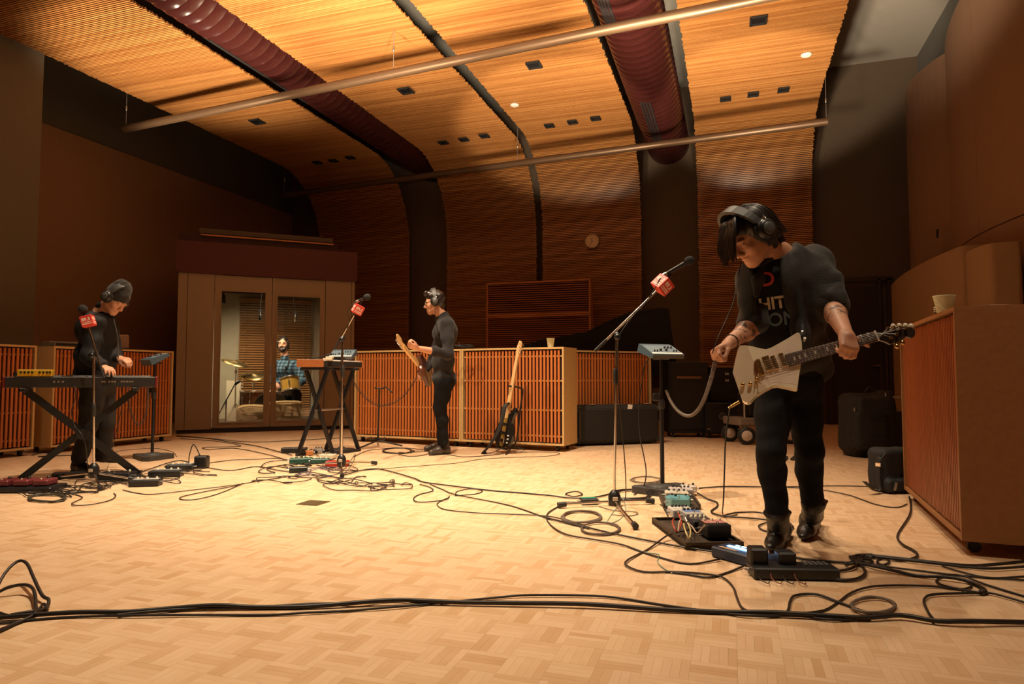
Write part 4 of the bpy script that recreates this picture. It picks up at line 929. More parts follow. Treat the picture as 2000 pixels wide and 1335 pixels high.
for k in range(1, 22):
    t = SCL*2**(-k/12)-(SCL-NL); t = max(t, .004); p = n0+u*t; w_ = .0292-(.0065)*t/NL; fr.cyl(p-v*w_+GN*.0100, p+v*w_+GN*.0100, .0011, n=6)
tag(fr.build('frets', STEEL, fbo, world=gt), kind='stuff')
for k in (3, 5, 7, 9, 12, 15, 17, 19):
    t = (SCL*2**(-k/12)+SCL*2**(-(k-1)/12))/2-(SCL-NL); MB().box(n0+u*max(t, .01)+GN*.0098, (.006, .018, .0008), RG).build('inlay', INL, fbo, world=gt)
MB().box(n1+GN*.008, (.006, .047, .012), RG).build('nut', INL, gt, world=gt)
hd = [(1713, 650), (1740, 640), (1765, 638), (1780, 640), (1787, 645), (1787, 655), (1779, 660), (1769, 657), (1762, 662), (1750, 669), (1738, 672), (1728, 667), (1714, 663)]
plate('headstock', hd, .004, .015, mat('headstock_black', (.03, .017, .013), .3))
for i, (x, y) in enumerate([(1734, 642), (1746, 641), (1758, 641), (1769, 642), (1740, 661), (1751, 654)]):
    p = G(x, y, .004); tp = MB(); tp.cyl(p, p+GN*.016, .0048, n=10); tp.cyl(p+GN*.0005, p+GN*.003, .008, n=12); q = G(x+(11 if i < 4 else 12), y+(-6 if i < 4 else 14), -.004); tp.cyl(p-GN*.006, q, .003, n=6)
    o = tp.build('tuner_post', GOLD, gt, world=gt); MB().ball(q, (.0105, .013, .008), 12, 0, RG).build('tuner_button', INL if i < 4 else GOLD, o, world=gt)
st = MB()
for k in range(6):
    a = (k-2.5)*.0105; b_ = (k-2.5)*.0068; e_ = [(1769, 642), (1758, 641), (1746, 641), (1734, 642), (1751, 654), (1740, 661)][k if k < 4 else k]
    st.tube([G(1491, 718, .013)+v*(-a), n1+GN*.0145-v*b_*1.0, G(*[(1740, 661), (1751, 654), (1769, 642), (1758, 641), (1746, 641), (1734, 642)][k], .014)], .0008, 4)
tag(st.build('strings', STEEL, gt, world=gt), kind='stuff')
# pickups, bridge, tailpiece, knobs, jack
for x, y, w_, L_2 in ((1499, 710, .030, .072), (1513, 708, .020, .066), (1529, 703, .020, .066)):
    p = gbox('pickup', x, y, (w_, L_2, .010), .004, GOLD); 
    for k in range(6): MB().cyl(G(x, y, .008)+v*(k-2.5)*.0098, G(x, y, .0105)+v*(k-2.5)*.0098, .0028, n=8).build('pole_piece', ROSE, p, world=gt)
br = gbox('bridge', 1485, 718, (.018, .080, .012), .006, GOLD)
for k in range(6): MB().box(G(1483, 718.5, .014)+v*(k-2.5)*.0108, (.016, .008, .006), RG).build('saddle', GOLD, br, world=gt)
tl = [(1473, 707), (1478, 701), (1481, 704), (1482, 727), (1477, 733), (1473, 724)]
plate('tailpiece', tl, .007, .007, mat('tailpiece_bronze', (.30, .12, .05), .3, .6))
for x, y in ((1451, 752), (1466, 750), (1478, 741)):
    p = G(x, y, 0); MB().lathe(p, [(.0085, 0), (.009, .012), (.007, .016), (.0001, .0165)], GN, 14).build('knob', GOLD, gt, world=gt)
MB().cyl(G(1478, 745, .004), G(1474, 757, .012), .002, n=6).build('switch_lever', GOLD, gt, world=gt); MB().tube([G(1482, 731, .006), G(1483, 748, .02), G(1487, 752, .02)], .0022).build('tremolo_arm', GOLD, gt, world=gt)
j0 = G(1445, 781, -.02); jd = nrm(G(1433, 788, -.02)-j0)
# cable plugged in, hanging to the floor
cb = thing('cable', 'guitar cable hanging from the white guitar to the floor', 'cable', zp(1411, 1007))
jp = MB(); jp.cyl(j0+jd*.004, j0+jd*.045, .0075, n=10); jp.cyl(j0+jd*.045, j0+jd*.06, .0055, n=10); jp.build('plug', GOLD, cb, world=cb)
MB().tube(spline([j0+jd*.055, at(1424, 806, 3.12), at(1417, 860, 3.2), at(1415, 920, 3.3), at(1413, 975, 3.4), zp(1411.5, 1004)+[0, 0, .006], zp(1418, 1010)+[0, 0, .005], zp(1440, 1006)+[0, 0, .005]], .02), .0036).build('cable_sleeve', BLKM, cb, world=cb)
# strap
s_ = MB(); sp = spline([G(1562, 652, -.02), at(1566, 640, 3.16), at(1562, 600, 3.185), at(1552, 545, 3.20), at(1549, 500, 3.24)], .03)
P = []; 
for p in sp: P += [p-LEFT*.012+FWD*.01, p+LEFT*.018+FWD*.01]
F_ = [(2*i, 2*i+1, 2*i+3, 2*i+2) for i in range(len(sp)-1)]; s_.add(P, F_, 0, True); o = s_.build('guitar_strap', BLKM, gt, world=gt); md = o.modifiers.new('s', 'SOLIDIFY'); md.thickness = .003
m_ = MB(); m_.cyl(G(1570, 662, -.02), G(1572, 660, .002), .006, n=10); m_.cyl(G(1566, 648, -.015), G(1567, 646, .0), .004, n=8); m_.build('strap_button', STEEL, gt, world=gt)
# ================================================================ standing guitarist by the middle gobos (faces screen left)
D0 = 7.5
pB = thing('person', 'guitarist in dark glasses and grey long-sleeved top standing in profile before the slatted gobos', 'person', zp(862, 886))
def J2(px, py, dd=0.): return at(px, py, D0+dd)
def torso(S, neck, chest, belly, pelv, shA, shB, w, dpt, X, ex=0.):
    Bx = basis(X, np.cross(UP, X), UP); S.cap(shA, shB, .062+ex, .062+ex, .05); S.ell(chest, (w+ex, dpt+ex, .18), Bx, .05); S.ell(belly, (w*.9+ex, dpt*.95+ex, .17), Bx, .06); S.ell(pelv, (w*.93+ex, dpt+ex, .11), Bx, .05)
fy = nrm(-LEFT*.96-UP*.20+FWD*.16); fz = nrm(UP-LEFT*.15); fz = nrm(fz-fy*(fz@fy)); RB = basis(np.cross(fy, fz), fy, fz); hB = J2(849, 592)
X = nrm(FWD*.95+LEFT*.15); chest, belly, pelv, nk_ = J2(869, 650, .03), J2(866, 705, .03), J2(868, 742, .03), J2(863, 617, .02)
sL, sR = J2(873, 634, -.17), J2(868, 634, .2); eL, wL = J2(876, 691, -.27), J2(815, 680, -.50); eR, wR = J2(846, 704, .24), J2(826, 726, .08)
B = SDF(); head(B, hB, RB, 1.03); B.chain([hB-fz*.05-fy*.02, nk_], [.055, .06], .03); torso(B, nk_, chest, belly, pelv, sL, sR, .16, .10, X)
B.chain([sL, eL], [.05, .043]); B.chain([eL, eL+(wL-eL)*.3, wL], [.043, .046, .028]); B.chain([sR, eR, wR], [.05, .043, .028])
hips = (J2(868, 748, -.07), J2(868, 748, .12)); kns = (J2(858, 798, -.08), J2(860, 797, .12)); ans = (J2(867, 860, -.05), J2(862, 860, .1))
for a, b, c in zip(hips, kns, ans): B.chain([a, b, c+(b-c)*.1], [.075, .05, .03], .03)
d = nrm(J2(797, 673, -.58)-wL); n_ = nrm(UP*.7-LEFT*.2+FWD*-.3); n_ = nrm(n_-d*(n_@d)); t_ = nrm(np.cross(n_, d)); hand(B, wL, d, n_, t_ if t_@UP > -.2 else -t_, [(.7, 1., .6), (.8, 1., .6), (.9, 1., .6), (.9, 1., .6)])
d = nrm(J2(818, 732, .0)-wR); n_ = nrm(LEFT*.8-UP*.3); n_ = nrm(n_-d*(n_@d)); hand(B, wR, d, n_, nrm(np.cross(n_, d)), [(.5, .7, .4)]*4)
B.build('body', SKIN, .0075, pB)
SW = mat('sweater_charcoal', (.022, .020, .021), .9, bump=.3, bscale=220, spec=.2, sheen=.1); T = SDF(); torso(T, nk_, chest, belly, pelv+UP*.02, sL, sR, .185, .128, X, .012)
T.chain([sL, sL+(eL-sL)*.5, eL], [.078, .07, .066], .03); T.chain([eL, eL+(wL-eL)*.45], [.066, .058], .02); T.chain([sR, eR, eR+(wR-eR)*.8], [.075, .064, .05], .03); T.cap(nk_-UP*.04+LEFT*.015, nk_+LEFT*.006, .085, .068, .04); T.ell(nk_+UP*.075-LEFT*.02, (.07, .07, .06), None, .015, 's'); T.ell(pelv-UP*.12, (.3, .3, .07), None, .01, 's')
T.build('sweater', SW, .010, pB, (.011, 34, (1, 1, .6)))
Q = SDF(); Q.ell(pelv-UP*.02, (.165, .13, .12), basis(X, np.cross(UP, X), UP), .04)
for a, b, c in zip(hips, kns, ans): Q.chain([a, a+(b-a)*.5, b], [.10, .086, .068], .03); Q.chain([b, b+(c-b)*.35+LEFT*.015, c-UP*.02], [.068, .066, .05], .03)
Q.build('jeans', JEAN, .011, pB, (.008, 34, (.5, .5, 1)))
SHOE = mat('shoe_leather', (.06, .045, .035), .28, bump=.15, bscale=80)
def shoe(par, heel, toe, m=None, h_=.09):
    S = SDF(); f = nrm(toe-heel); S.chain([heel+UP*.045, heel+(toe-heel)*.5+UP*.05, toe+UP*.032], [.042, .042, .033], .03); S.cap(heel+UP*.06+f*.02, heel+UP*(h_+.05)+f*.025, .043, .046, .03); S.box((heel+toe)/2-UP*.07, (.4, .4, .07), None, .001, .004, 's')
    o = S.build('shoe', m or SHOE, .008, par); w_ = nrm(np.cross(f, UP)); b = MB(); b.prism([p+UP*.001 for p in (heel-f*.04+w_*.03, heel-f*.04-w_*.03, toe-w_*.036, toe+f*.03, toe+w_*.036)], UP*.014); b.build('sole', SOLE, o, world=par); return o
shoe(pB, zp(873, 886), zp(842, 889)); shoe(pB, zp(866, 879), zp(833, 881))
H = SDF(); L_ = lambda x, y, z: hB+RB@(np.array([x, y, z])*1.03); H.ell(L_(0, -.02, .062), (.086, .108, .090), RB, .02); H.ell(L_(0, -.06, .01), (.082, .066, .09), RB, .03)
for i in range(16): a = i*.4; H.ell(L_(.05*math.cos(i*2.1), .045+.035*math.sin(i*1.7), .118+.012*math.sin(i*3.3)), (.026, .026, .02), RB, .012)
H.ell(L_(0, .12, .0), (.09, .07, .075), RB, .015, 's'); H.build('hair', HAIR, .007, pB, (.006, 95, (1, 1, 1)))
g = MB(); 
for x in (-1, 1):
    c = L_(.034*x, .108, .012); g.rbox(c, (.058, .006, .042), .012, RB); g.cyl(L_(.064*x, .104, .018), L_(.082*x, .0, .018), .003, n=6)
g.cyl(L_(-.01, .112, .02), L_(.01, .112, .02), .003, n=6); ob = g.build('eyeglasses', mat('glasses_black', (.012, .012, .012), .12), pB, world=pB)
headphones('black headphones on the guitarist standing before the middle gobos', hB+fz*.008, RB, 1.13, -.005)
# sunburst guitar, seen almost edge on
gB = thing('electric_guitar', 'dark sunburst guitar with a maple neck held by the guitarist in dark glasses', 'guitar', J2(826, 722))
nx = nrm(-LEFT*.90+FWD*.34+UP*.10); ng = nrm(J2(780, 661, -.73)-J2(829, 722, .04)); nx = nrm(nx-ng*(nx@ng)); ly = np.cross(nx, ng); GR = basis(ly, ng, nx); gc = J2(829, 722, .04)
def loc2(x, y, z=0.): return gc+ly*x+ng*y+nx*z
prof = [(0, .155), (.05, .20), (.085, .235), (.10, .22), (.115, .17), (.118, .12), (.10, .06), (.098, .02), (.115, -.05), (.14, -.11), (.145, -.16), (.12, -.205), (.06, -.235), (0, -.235), (-.06, -.225), (-.125, -.19), (-.15, -.14), (-.145, -.09), (-.118, -.03), (-.10, .03), (-.108, .09), (-.118, .14), (-.11, .19), (-.085, .195), (-.055, .165)]
o = MB().prism([loc2(x, y, .02) for x, y in prof][::-1], -nx*.044).build('guitar_body', mat('sunburst_maroon', (.09, .022, .014), .22, coat=.5), gB, world=gB); bv = o.modifiers.new('r', 'BEVEL'); bv.width = .01; bv.segments = 2; bv.limit_method = 'ANGLE'
MB().prism([loc2(x*.8, y*.82-.01, .0215) for x, y in prof][::-1], -nx*.002).build('pickguard', BLK, gB, world=gB)
MPL = wood('maple_neck', (.72, .45, .18), (.60, .34, .12), (30, 2, 30), .35, .3, .4, coat=.3)
MB().box(loc2(0, .43, .022), (.046, .52, .026), GR).build('neck', MPL, gB, world=gB)
hs = [(-.022, .69), (.022, .69), (.03, .73), (.05, .76), (.055, .82), (.05, .87), (.03, .885), (.012, .87), (-.01, .86), (-.028, .80), (-.025, .74)]
MB().prism([loc2(x, y, .028) for x, y in hs][::-1], -nx*.014).build('headstock', MPL, gB, world=gB)
for k in range(6):
    m_ = MB(); p = loc2(-.02+.002*k, .725+.026*k, .03); m_.cyl(p, p+nx*.012, .004, n=8); m_.ball(loc2(-.045, .725+.026*k, .02), (.008, .008, .007), 8); m_.cyl(loc2(-.045, .725+.026*k, .02), p-nx*.008, .003, n=6); m_.build('tuner', CHR, gB, world=gB)
for y in (.06, 0, -.06): MB().rbox(loc2(0, y, .026), (.075, .02, .01), .004, GR).build('pickup', CREAM, gB, world=gB)
MB().rbox(loc2(0, -.11, .028), (.085, .03, .014), .004, GR).build('bridge', CHR, gB, world=gB)
for k in range(3): MB().lathe(loc2(.06+.02*k, -.10-.035*k, .022), [(.011, 0), (.009, .016), (.0001, .017)], nx, 12).build('knob', CREAM, gB, world=gB)
# ================================================================ keyboard player in a black jacket and beanie (faces screen right)
D0 = 6.05
pC = thing('person', 'keyboard player in a black jacket and striped beanie bent over the stage keyboard', 'person', zp(175, 922))
fy = nrm(LEFT*.74-UP*.66+FWD*.16); fz = nrm(UP*.74+LEFT*.66); fz = nrm(fz-fy*(fz@fy)); RC = basis(np.cross(fy, fz), fy, fz); hC = J2(224, 586)
X = nrm(FWD*.92-LEFT*.3); chest, belly, pelv, nk_ = J2(192, 645), J2(190, 700), J2(190, 742), J2(199, 606)
sR, sL = J2(186, 632, -.18), J2(205, 632, .2); eR, wR = J2(176, 696, -.26), J2(202, 716, -.36); eL, wL = J2(222, 690, .16), J2(234, 700, .0)
B = SDF(); head(B, hC, RC, 1.02); B.chain([hC-fz*.05-fy*.02, nk_], [.055, .062], .03); torso(B, nk_, chest, belly, pelv, sL, sR, .16, .10, X)
for a, b, c in ((sR, eR, wR), (sL, eL, wL)): B.chain([a, b], [.05, .043]); B.chain([b, c], [.043, .029])
hips = (J2(184, 752, -.08), J2(200, 752, .1)); kns = (J2(172, 832, -.08), J2(206, 826, .1)); ans = (J2(156, 890, -.02), J2(200, 885, .16))
for a, b, c in zip(hips, kns, ans): B.chain([a, b, c+(b-c)*.1], [.075, .05, .03], .03)
d = nrm(J2(222, 723, -.46)-wR); n_ = nrm(-UP+d*.1); n_ = nrm(n_-d*(n_@d)); t_ = np.cross(n_, d); hand(B, wR, d, n_, t_ if t_@FWD < 0 else -t_, [(.35, .5, .3), (.3, .5, .3), (.35, .5, .3), (.4, .5, .3)], 1.02, spread=.06)
d = nrm(J2(250, 703, -.04)-wL); n_ = nrm(-UP*.9+FWD*-.3); n_ = nrm(n_-d*(n_@d)); t_ = np.cross(n_, d); hand(B, wL, d, n_, t_ if t_@FWD > 0 else -t_, [(.5, .6, .4), (.6, .6, .4), (.65, .6, .4), (.7, .6, .4)], 1.02)
B.build('body', SKIN, .0068, pC)
JK = mat('jacket_black', (.011, .0105, .012), .75, bump=.3, bscale=150, spec=.3); T = SDF(); torso(T, nk_, chest, belly, pelv-UP*.0, sL, sR, .185, .135, X, .01)
T.cap(nk_-UP*.03-LEFT*.02, nk_+UP*.02, .075, .064, .03); T.chain([sR, sR+(eR-sR)*.5, eR], [.078, .074, .068], .03); T.chain([eR, eR+(wR-eR)*.85], [.075, .052], .02); T.chain([sL, eL, eL+(wL-eL)*.85], [.085, .07, .05], .03); T.chain([J2(176, 690), J2(170, 724)], [.11, .10], .05)
T.ell(hC-fz*.03+fy*.05, (.07, .07, .07), None, .02, 's'); T.ell(pelv-UP*.16, (.4, .4, .09), None, .01, 's'); T.build('jacket', JK, .009, pC, (.016, 30, (1, 1, .5)))
z_ = MB(); zs = spline([J2(222, 622, -.16), J2(230, 660, -.17), J2(231, 700, -.18)], .04); z_.tube(zs, .004, 5); z_.build('zip', STEEL, pC, world=pC)
PT = mat('trousers_dark', (.030, .027, .026), .85, bump=.25, bscale=200, spec=.2); Q = SDF(); Q.ell(pelv-UP*.02, (.165, .13, .12), basis(X, np.cross(UP, X), UP), .04)
for a, b, c in zip(hips, kns, ans): Q.chain([a, a+(b-a)*.5, b], [.105, .092, .075], .03); Q.chain([b, c-UP*.02], [.075, .066], .03)
Q.build('trousers', PT, .010, pC, (.009, 30, (.5, .5, 1)))
shoe(pC, zp(148, 921), zp(176, 926), LEA, .16); shoe(pC, zp(196, 900), zp(226, 903), LEA, .16)
BEA = MB(); L_ = lambda x, y, z: hC+RC@(np.array([x, y, z])*1.02); H = SDF(); H.ell(L_(0, -.015, .062), (.091, .112, .098), RC, .02); H.ell(L_(0, -.03, .15), (.06, .07, .05), RC, .05); H.ell(L_(0, .10, -.09), (.12, .18, .12), RC, .01, 's'); H.ell(L_(0, -.1, -.10), (.12, .12, .105), RC, .01, 's')
BE_ = mat('beanie_knit', (.022, .019, .017), .95, bump=.8, bscale=60, stretch=(1, 1, 4), sheen=.2); H.build('beanie', BE_, .007, pC, (.004, 120, (.2, .2, 1)))
H = SDF(); H.ell(L_(0, -.06, .0), (.078, .05, .07), RC, .02); H.build('hair', HAIR, .008, pC)
headphones('black headphones over the striped beanie of the keyboard player', hC+fz*.012, RC, 1.18)
# ================================================================ drummer inside the booth (faces the camera)
D0 = 11.95
pD = thing('person', 'bearded drummer in a blue plaid shirt sitting behind the drums in the booth', 'person', [*J2(556, 780)[:2], .085])
tf = nrm(CAM*[1, 1, 0]-J2(556, 700)*[1, 1, 0]); fy = nrm(tf-LEFT*.22+UP*.02); fz = UP.copy(); fz = nrm(fz-fy*(fz@fy)); RD = basis(np.cross(fy, fz), fy, fz); hD = J2(553, 673)
X = nrm(np.cross(tf, UP)); X = X if X@LEFT > 0 else -X
chest, belly, pelv, nk_ = J2(560, 722), J2(561, 748), J2(561, 772), J2(556, 696); sL, sR = chest+X*.185+UP*.10, chest-X*.185+UP*.10
eL, eR = J2(590, 744, -.05), J2(533, 744, -.05); wL, wR = J2(582, 750, -.30), J2(541, 750, -.30)
B = SDF(); head(B, hD, RD, 1.08); B.chain([hD-fz*.05, nk_], [.058, .066], .03); torso(B, nk_, chest, belly, pelv, sL, sR, .17, .11, X)
for a, b, c, tt in ((sL, eL, wL, -X), (sR, eR, wR, X)): 
    B.chain([a, b, c], [.052, .045, .03]); d = nrm(tf-UP*.2); n_ = nrm(-UP+tt*.3); n_ = nrm(n_-d*(n_@d)); hand(B, c, d, n_, nrm(tt-d*(tt@d)), [(.8, 1., .5)]*4)
for sg in (-1, 1):
    hp_ = pelv+X*.09*sg; kn = pelv+tf*.36+X*.16*sg+UP*.02; an = np.array([*(kn+tf*.08)[:2], .16]); B.chain([hp_, kn, an], [.08, .056, .032], .03)
B.build('body', SKIN, .0095, pD)
def plaid():
    m, N, L, Bs = nodes('plaid_shirt_blue'); Bs.inputs['Roughness'].default_value = .85; tc = N.new('ShaderNodeTexCoord'); sp = N.new('ShaderNodeSeparateXYZ'); L.new(tc.outputs['Object'], sp.inputs[0])
    def stripe(sock, k):
        a = N.new('ShaderNodeMath'); a.operation = 'MULTIPLY'; a.inputs[1].default_value = k; L.new(sock, a.inputs[0]); s_ = N.new('ShaderNodeMath'); s_.operation = 'SINE'; L.new(a.outputs[0], s_.inputs[0])
        g_ = N.new('ShaderNodeMath'); g_.operation = 'GREATER_THAN'; g_.inputs[1].default_value = .0; L.new(s_.outputs[0], g_.inputs[0]); return g_.outputs[0]
    mx = None; s1, s2 = stripe(sp.outputs[0], 105), stripe(sp.outputs[2], 105); ad = N.new('ShaderNodeMath'); ad.operation = 'ADD'; L.new(s1, ad.inputs[0]); L.new(s2, ad.inputs[1]); hv = N.new('ShaderNodeMath'); hv.operation = 'MULTIPLY'; hv.inputs[1].default_value = .5; L.new(ad.outputs[0], hv.inputs[0])
    cr = N.new('ShaderNodeValToRGB'); cr.color_ramp.interpolation = 'CONSTANT'; e_ = cr.color_ramp.elements; e_[0].color = (.11, .22, .31, 1); e_[1].position = .3; e_[1].color = (.04, .085, .135, 1); n3 = e_.new(.8); n3.color = (.012, .018, .03, 1)
    L.new(hv.outputs[0], cr.inputs[0]); L.new(cr.outputs[0], Bs.inputs['Base Color']); return m
T = SDF(); torso(T, nk_, chest, belly, pelv+UP*.02, sL, sR, .20, .14, X, .015); T.chain([sL, eL, eL+(wL-eL)*.8], [.08, .07, .055], .03); T.chain([sR, eR, eR+(wR-eR)*.8], [.08, .07, .055], .03); T.cap(nk_-UP*.02, nk_+UP*.02, .075, .068, .03)
T.cap(nk_+tf*.12+UP*.05, nk_+tf*.15-UP*.12, .075, .02, .01, 's'); T.ell(nk_+UP*.07, (.07, .07, .07), None, .01, 's'); T.build('plaid_shirt', plaid(), .011, pD, (.008, 30, (1, 1, 1)))
m_ = MB(); m_.rbox(chest+tf*.165-UP*.0+X*-.03, (.035, .02, .14), .008, basis(nrm(X*.95-UP*.3), tf, nrm(UP*.95+X*.3))); m_.tube(spline([nk_+tf*.1+X*.07+UP*.02, chest+tf*.17+X*.02+UP*.08, chest+tf*.175-X*.02+UP*.05], .03), .009); m_.build('dark_strap', BLKM, pD, world=pD)
Q = SDF(); Q.ell(pelv-UP*.01, (.18, .15, .11), basis(X, tf, UP), .04)
for sg in (-1, 1):
    hp_ = pelv+X*.09*sg; kn = pelv+tf*.36+X*.16*sg+UP*.02; an = np.array([*(kn+tf*.08)[:2], .17]); Q.chain([hp_, kn, an], [.10, .075, .06], .03); shoe(pD, np.array([*(an-tf*.05)[:2], .085]), np.array([*(an+tf*.16)[:2], .085]), LEA)
Q.build('jeans', JEAN, .012, pD); L_ = lambda x, y, z: hD+RD@(np.array([x, y, z])*1.08)
H = SDF(); H.ell(L_(0, -.02, .06), (.088, .108, .092), RD, .02); H.ell(L_(0, -.05, -.02), (.094, .07, .12), RD, .03); H.ell(L_(0, .12, -.01), (.066, .085, .085), RD, .015, 's')
for x in (-1, 1): H.chain([L_(.08*x, .02, .04), L_(.088*x, .0, -.05)], [.026, .022], .02)
H.build('hair', HAIR, .009, pD, (.006, 70, (1, 1, .3)))
H = SDF(); H.ell(L_(0, .055, -.088), (.062, .06, .05), RD, .02); H.chain([L_(-.062, .02, -.03), L_(-.045, .07, -.07), L_(0, .1, -.092), L_(.045, .07, -.07), L_(.062, .02, -.03)], [.014, .02, .022, .02, .014], .02); H.cap(L_(-.03, .096, -.043), L_(.03, .096, -.043), .009, .009, .01); H.ell(L_(0, .11, -.058), (.02, .02, .008), RD, .005, 's')
H.build('beard', HAIR, .008, pD, (.004, 90, (1, 1, 1)))
for x in (-1, 1):
    MB().ball(L_(.031*x, .092, .008), (.009, .006, .007), 8, 0, RD).build('eye', BLK, pD, world=pD); MB().rbox(L_(.032*x, .100, .032), (.034, .008, .008), .003, RD).build('eyebrow', HAIR, pD, world=pD)
th_ = thing('drum_throne', 'round black drum seat under the drummer in the booth', 'stool', [*pelv[:2], .085]); zt = pelv[2]-.085-.115
MB().lathe((0, 0, 0), [(.15, zt-.07), (.165, zt-.05), (.165, zt-.015), (.14, zt)], n=24).build('seat', BLKM, th_); MB().cyl((0, 0, .1), (0, 0, zt-.07), .02, n=10).build('pole', CHR, th_)
for k in range(3): a = k*2.094; MB().cyl((0, 0, .2), (.22*math.cos(a), .22*math.sin(a), .01), .012, n=8).build('leg', CHR, th_)
# ================================================================ microphone stands with red station cubes
RED = mat('flag_red', (.62, .045, .03), .4); TXW = mat('flag_white_print', (.85, .75, .66), .5); FOAM = mat('mic_foam', (.018, .017, .017), .95, bump=.5, bscale=300)
def mic_stand(label, flab, mlab, D, hub, joint, bA, bB, cube, mic0, mic1, feet, cs, nface, clutch, pole_m=CHR, boom_m=CHR, fr=.032):
    P = lambda q, dd=0.: at(q[0], q[1], D+dd)
    h = P(hub); base = np.array([h[0], h[1], 0]); t = thing('mic_stand', label, 'mic stand', base)
    MB().lathe(h-UP*.045, [(.03, -.02), (.042, 0), (.042, .06), (.03, .085), (.016, .10)], UP, 14).build('tripod_hub', BLK, t, world=t)
    MB().rbox(h+FWD*.041+UP*.0, (.035, .004, .026), .002, basis(LEFT, -FWD, UP)).build('hub_label', mat('hub_label', (.6, .5, .4), .5), t, world=t)
    for f in feet:
        q = zp(*f)+UP*.022; d = nrm(q-h); lg = MB().cyl(h-UP*.02+d*.03, q-d*.03, .0085, n=8).build('leg', pole_m, t, world=t); MB().cyl(q-d*.045, q+d*.012, .017, .019, n=10).build('rubber_foot', RUB, lg, world=t)
    j = P(joint); j[:2] = h[:2]+(j[:2]-h[:2])*1.; MB().cyl(h+UP*.04, j, .0095, n=10).build('pole', pole_m, t, world=t)
    c = P(clutch); MB().lathe(c-UP*.055, [(.012, 0), (.017, .01), (.017, .10), (.012, .11)], UP, 12).build('clutch', RUB, t, world=t)
    a, b = P(bA), P(bB); d = nrm(b-a); bm = MB().cyl(a, b, .0075, n=10).build('boom_arm', boom_m, t, world=t); MB().cyl(a-d*.0, a+d*.11, .011, n=10).build('boom_grip', RUB, bm, world=t)
    MB().rbox(j+UP*.01, (.034, .05, .05), .01).build('swivel', BLK, t, world=t); MB().lathe(j+FWD*.02, [(.012, 0), (.022, .005), (.022, .022), (.008, .026)], FWD, 10).build('swivel_knob', BLK, t, world=t)
    # microphone + clip
    m = thing('microphone', mlab, 'microphone', P(mic0)); p, q = P(mic0), P(mic1); e = nrm(q-p)
    MB().cyl(p, q-e*.04, .0125, .016, n=12).build('mic_handle', BLK, m, world=m); R = basis(*frame_axis(e)); MB().ball(q, (fr, fr, fr*1.12), 16, 0, R).build('foam_windscreen', FOAM, m, world=m); MB().lathe(p, [(.0145, -.01), (.0155, .0), (.0145, .02)], e, 12).build('plug_collar', STEEL, m, world=m)
    MB().tube([b-d*.01, b+d*.025, p+e*.05-UP*.02, p+e*.05], .009, 8).build('mic_clip', BLK, bm, world=t)
    # station cube
    z = d; n1 = nrm(np.asarray(nface)-z*(np.asarray(nface)@z)); x = nrm(np.cross(z, n1)); x = x if x@LEFT > 0 else -x; 
    n1 = np.cross(x, z); n1 = n1; cc = P(cube); R = basis(x, n1, z)
    fl = thing('mic_flag', flab, 'mic flag', cc)
    MB().rbox(cc, (cs, cs, cs), .003, R).build('cube_body', RED, fl, world=fl)
    for ax, xx in ((-n1, x), (n1, -x), (x, n1), (-x, -n1)):
        if ax@(CAM-cc) < 0: continue
        c0 = cc+ax*(cs/2+.0004); tx = np.cross(z, ax); M = lambda off: m4(np.stack([tx, z, ax], 1), c0+z*off)
        text_part('lettering', '89.3', cs*.42, M(cs*.13), TXW, fl, fl, bold=.001); text_part('lettering', 'THE CURRENT', cs*.125, M(-cs*.16), TXW, fl, fl, bold=.0004); MB().box(c0-z*cs*.30, (cs*.82, .0008, cs*.06), basis(tx, ax, z)).build('print_bar', TXW, fl, world=fl)
    return t
mic_stand('tall chrome boom microphone stand right of the bass, near the blue mixer', 'red station cube on the tall right boom stand, nearest the open-shirt guitarist', 'foam-topped microphone pointing at the open-shirt guitarist', 4.52, (1200, 972), (1205, 658), (1162, 685), (1286, 564), (1294, 556), (1297, 537), (1346, 509), [(1093, 992), (1274, 984), (1241, 1034)], .098, FWD*.75+LEFT*.5-UP*.3, (1202, 735))
mic_stand('middle boom microphone stand in front of the drummer booth', 'red station cube on the middle boom stand, before the booth', 'foam-topped microphone on the middle stand, right of the booth glass', 6.28, (667, 898), (669, 663), (654, 681), (692, 614), (699, 604), (697, 589), (717, 580), [(733, 908), (600, 912), (668, 934)], .088, FWD*.8+LEFT*.4-UP*.2, (670, 725))
mic_stand('left boom microphone stand before the stage keyboard', 'red station cube on the left stand, before the keyboard player', 'round foam microphone in front of the black jacket of the keyboard player', 5.45, (183, 917), (183, 694), (203, 738), (171, 632), (172, 627), (168, 620), (162, 604), [(262, 941), (112, 936), (196, 958)], .088, FWD*.95+LEFT*.25, (183, 800), fr=.036)
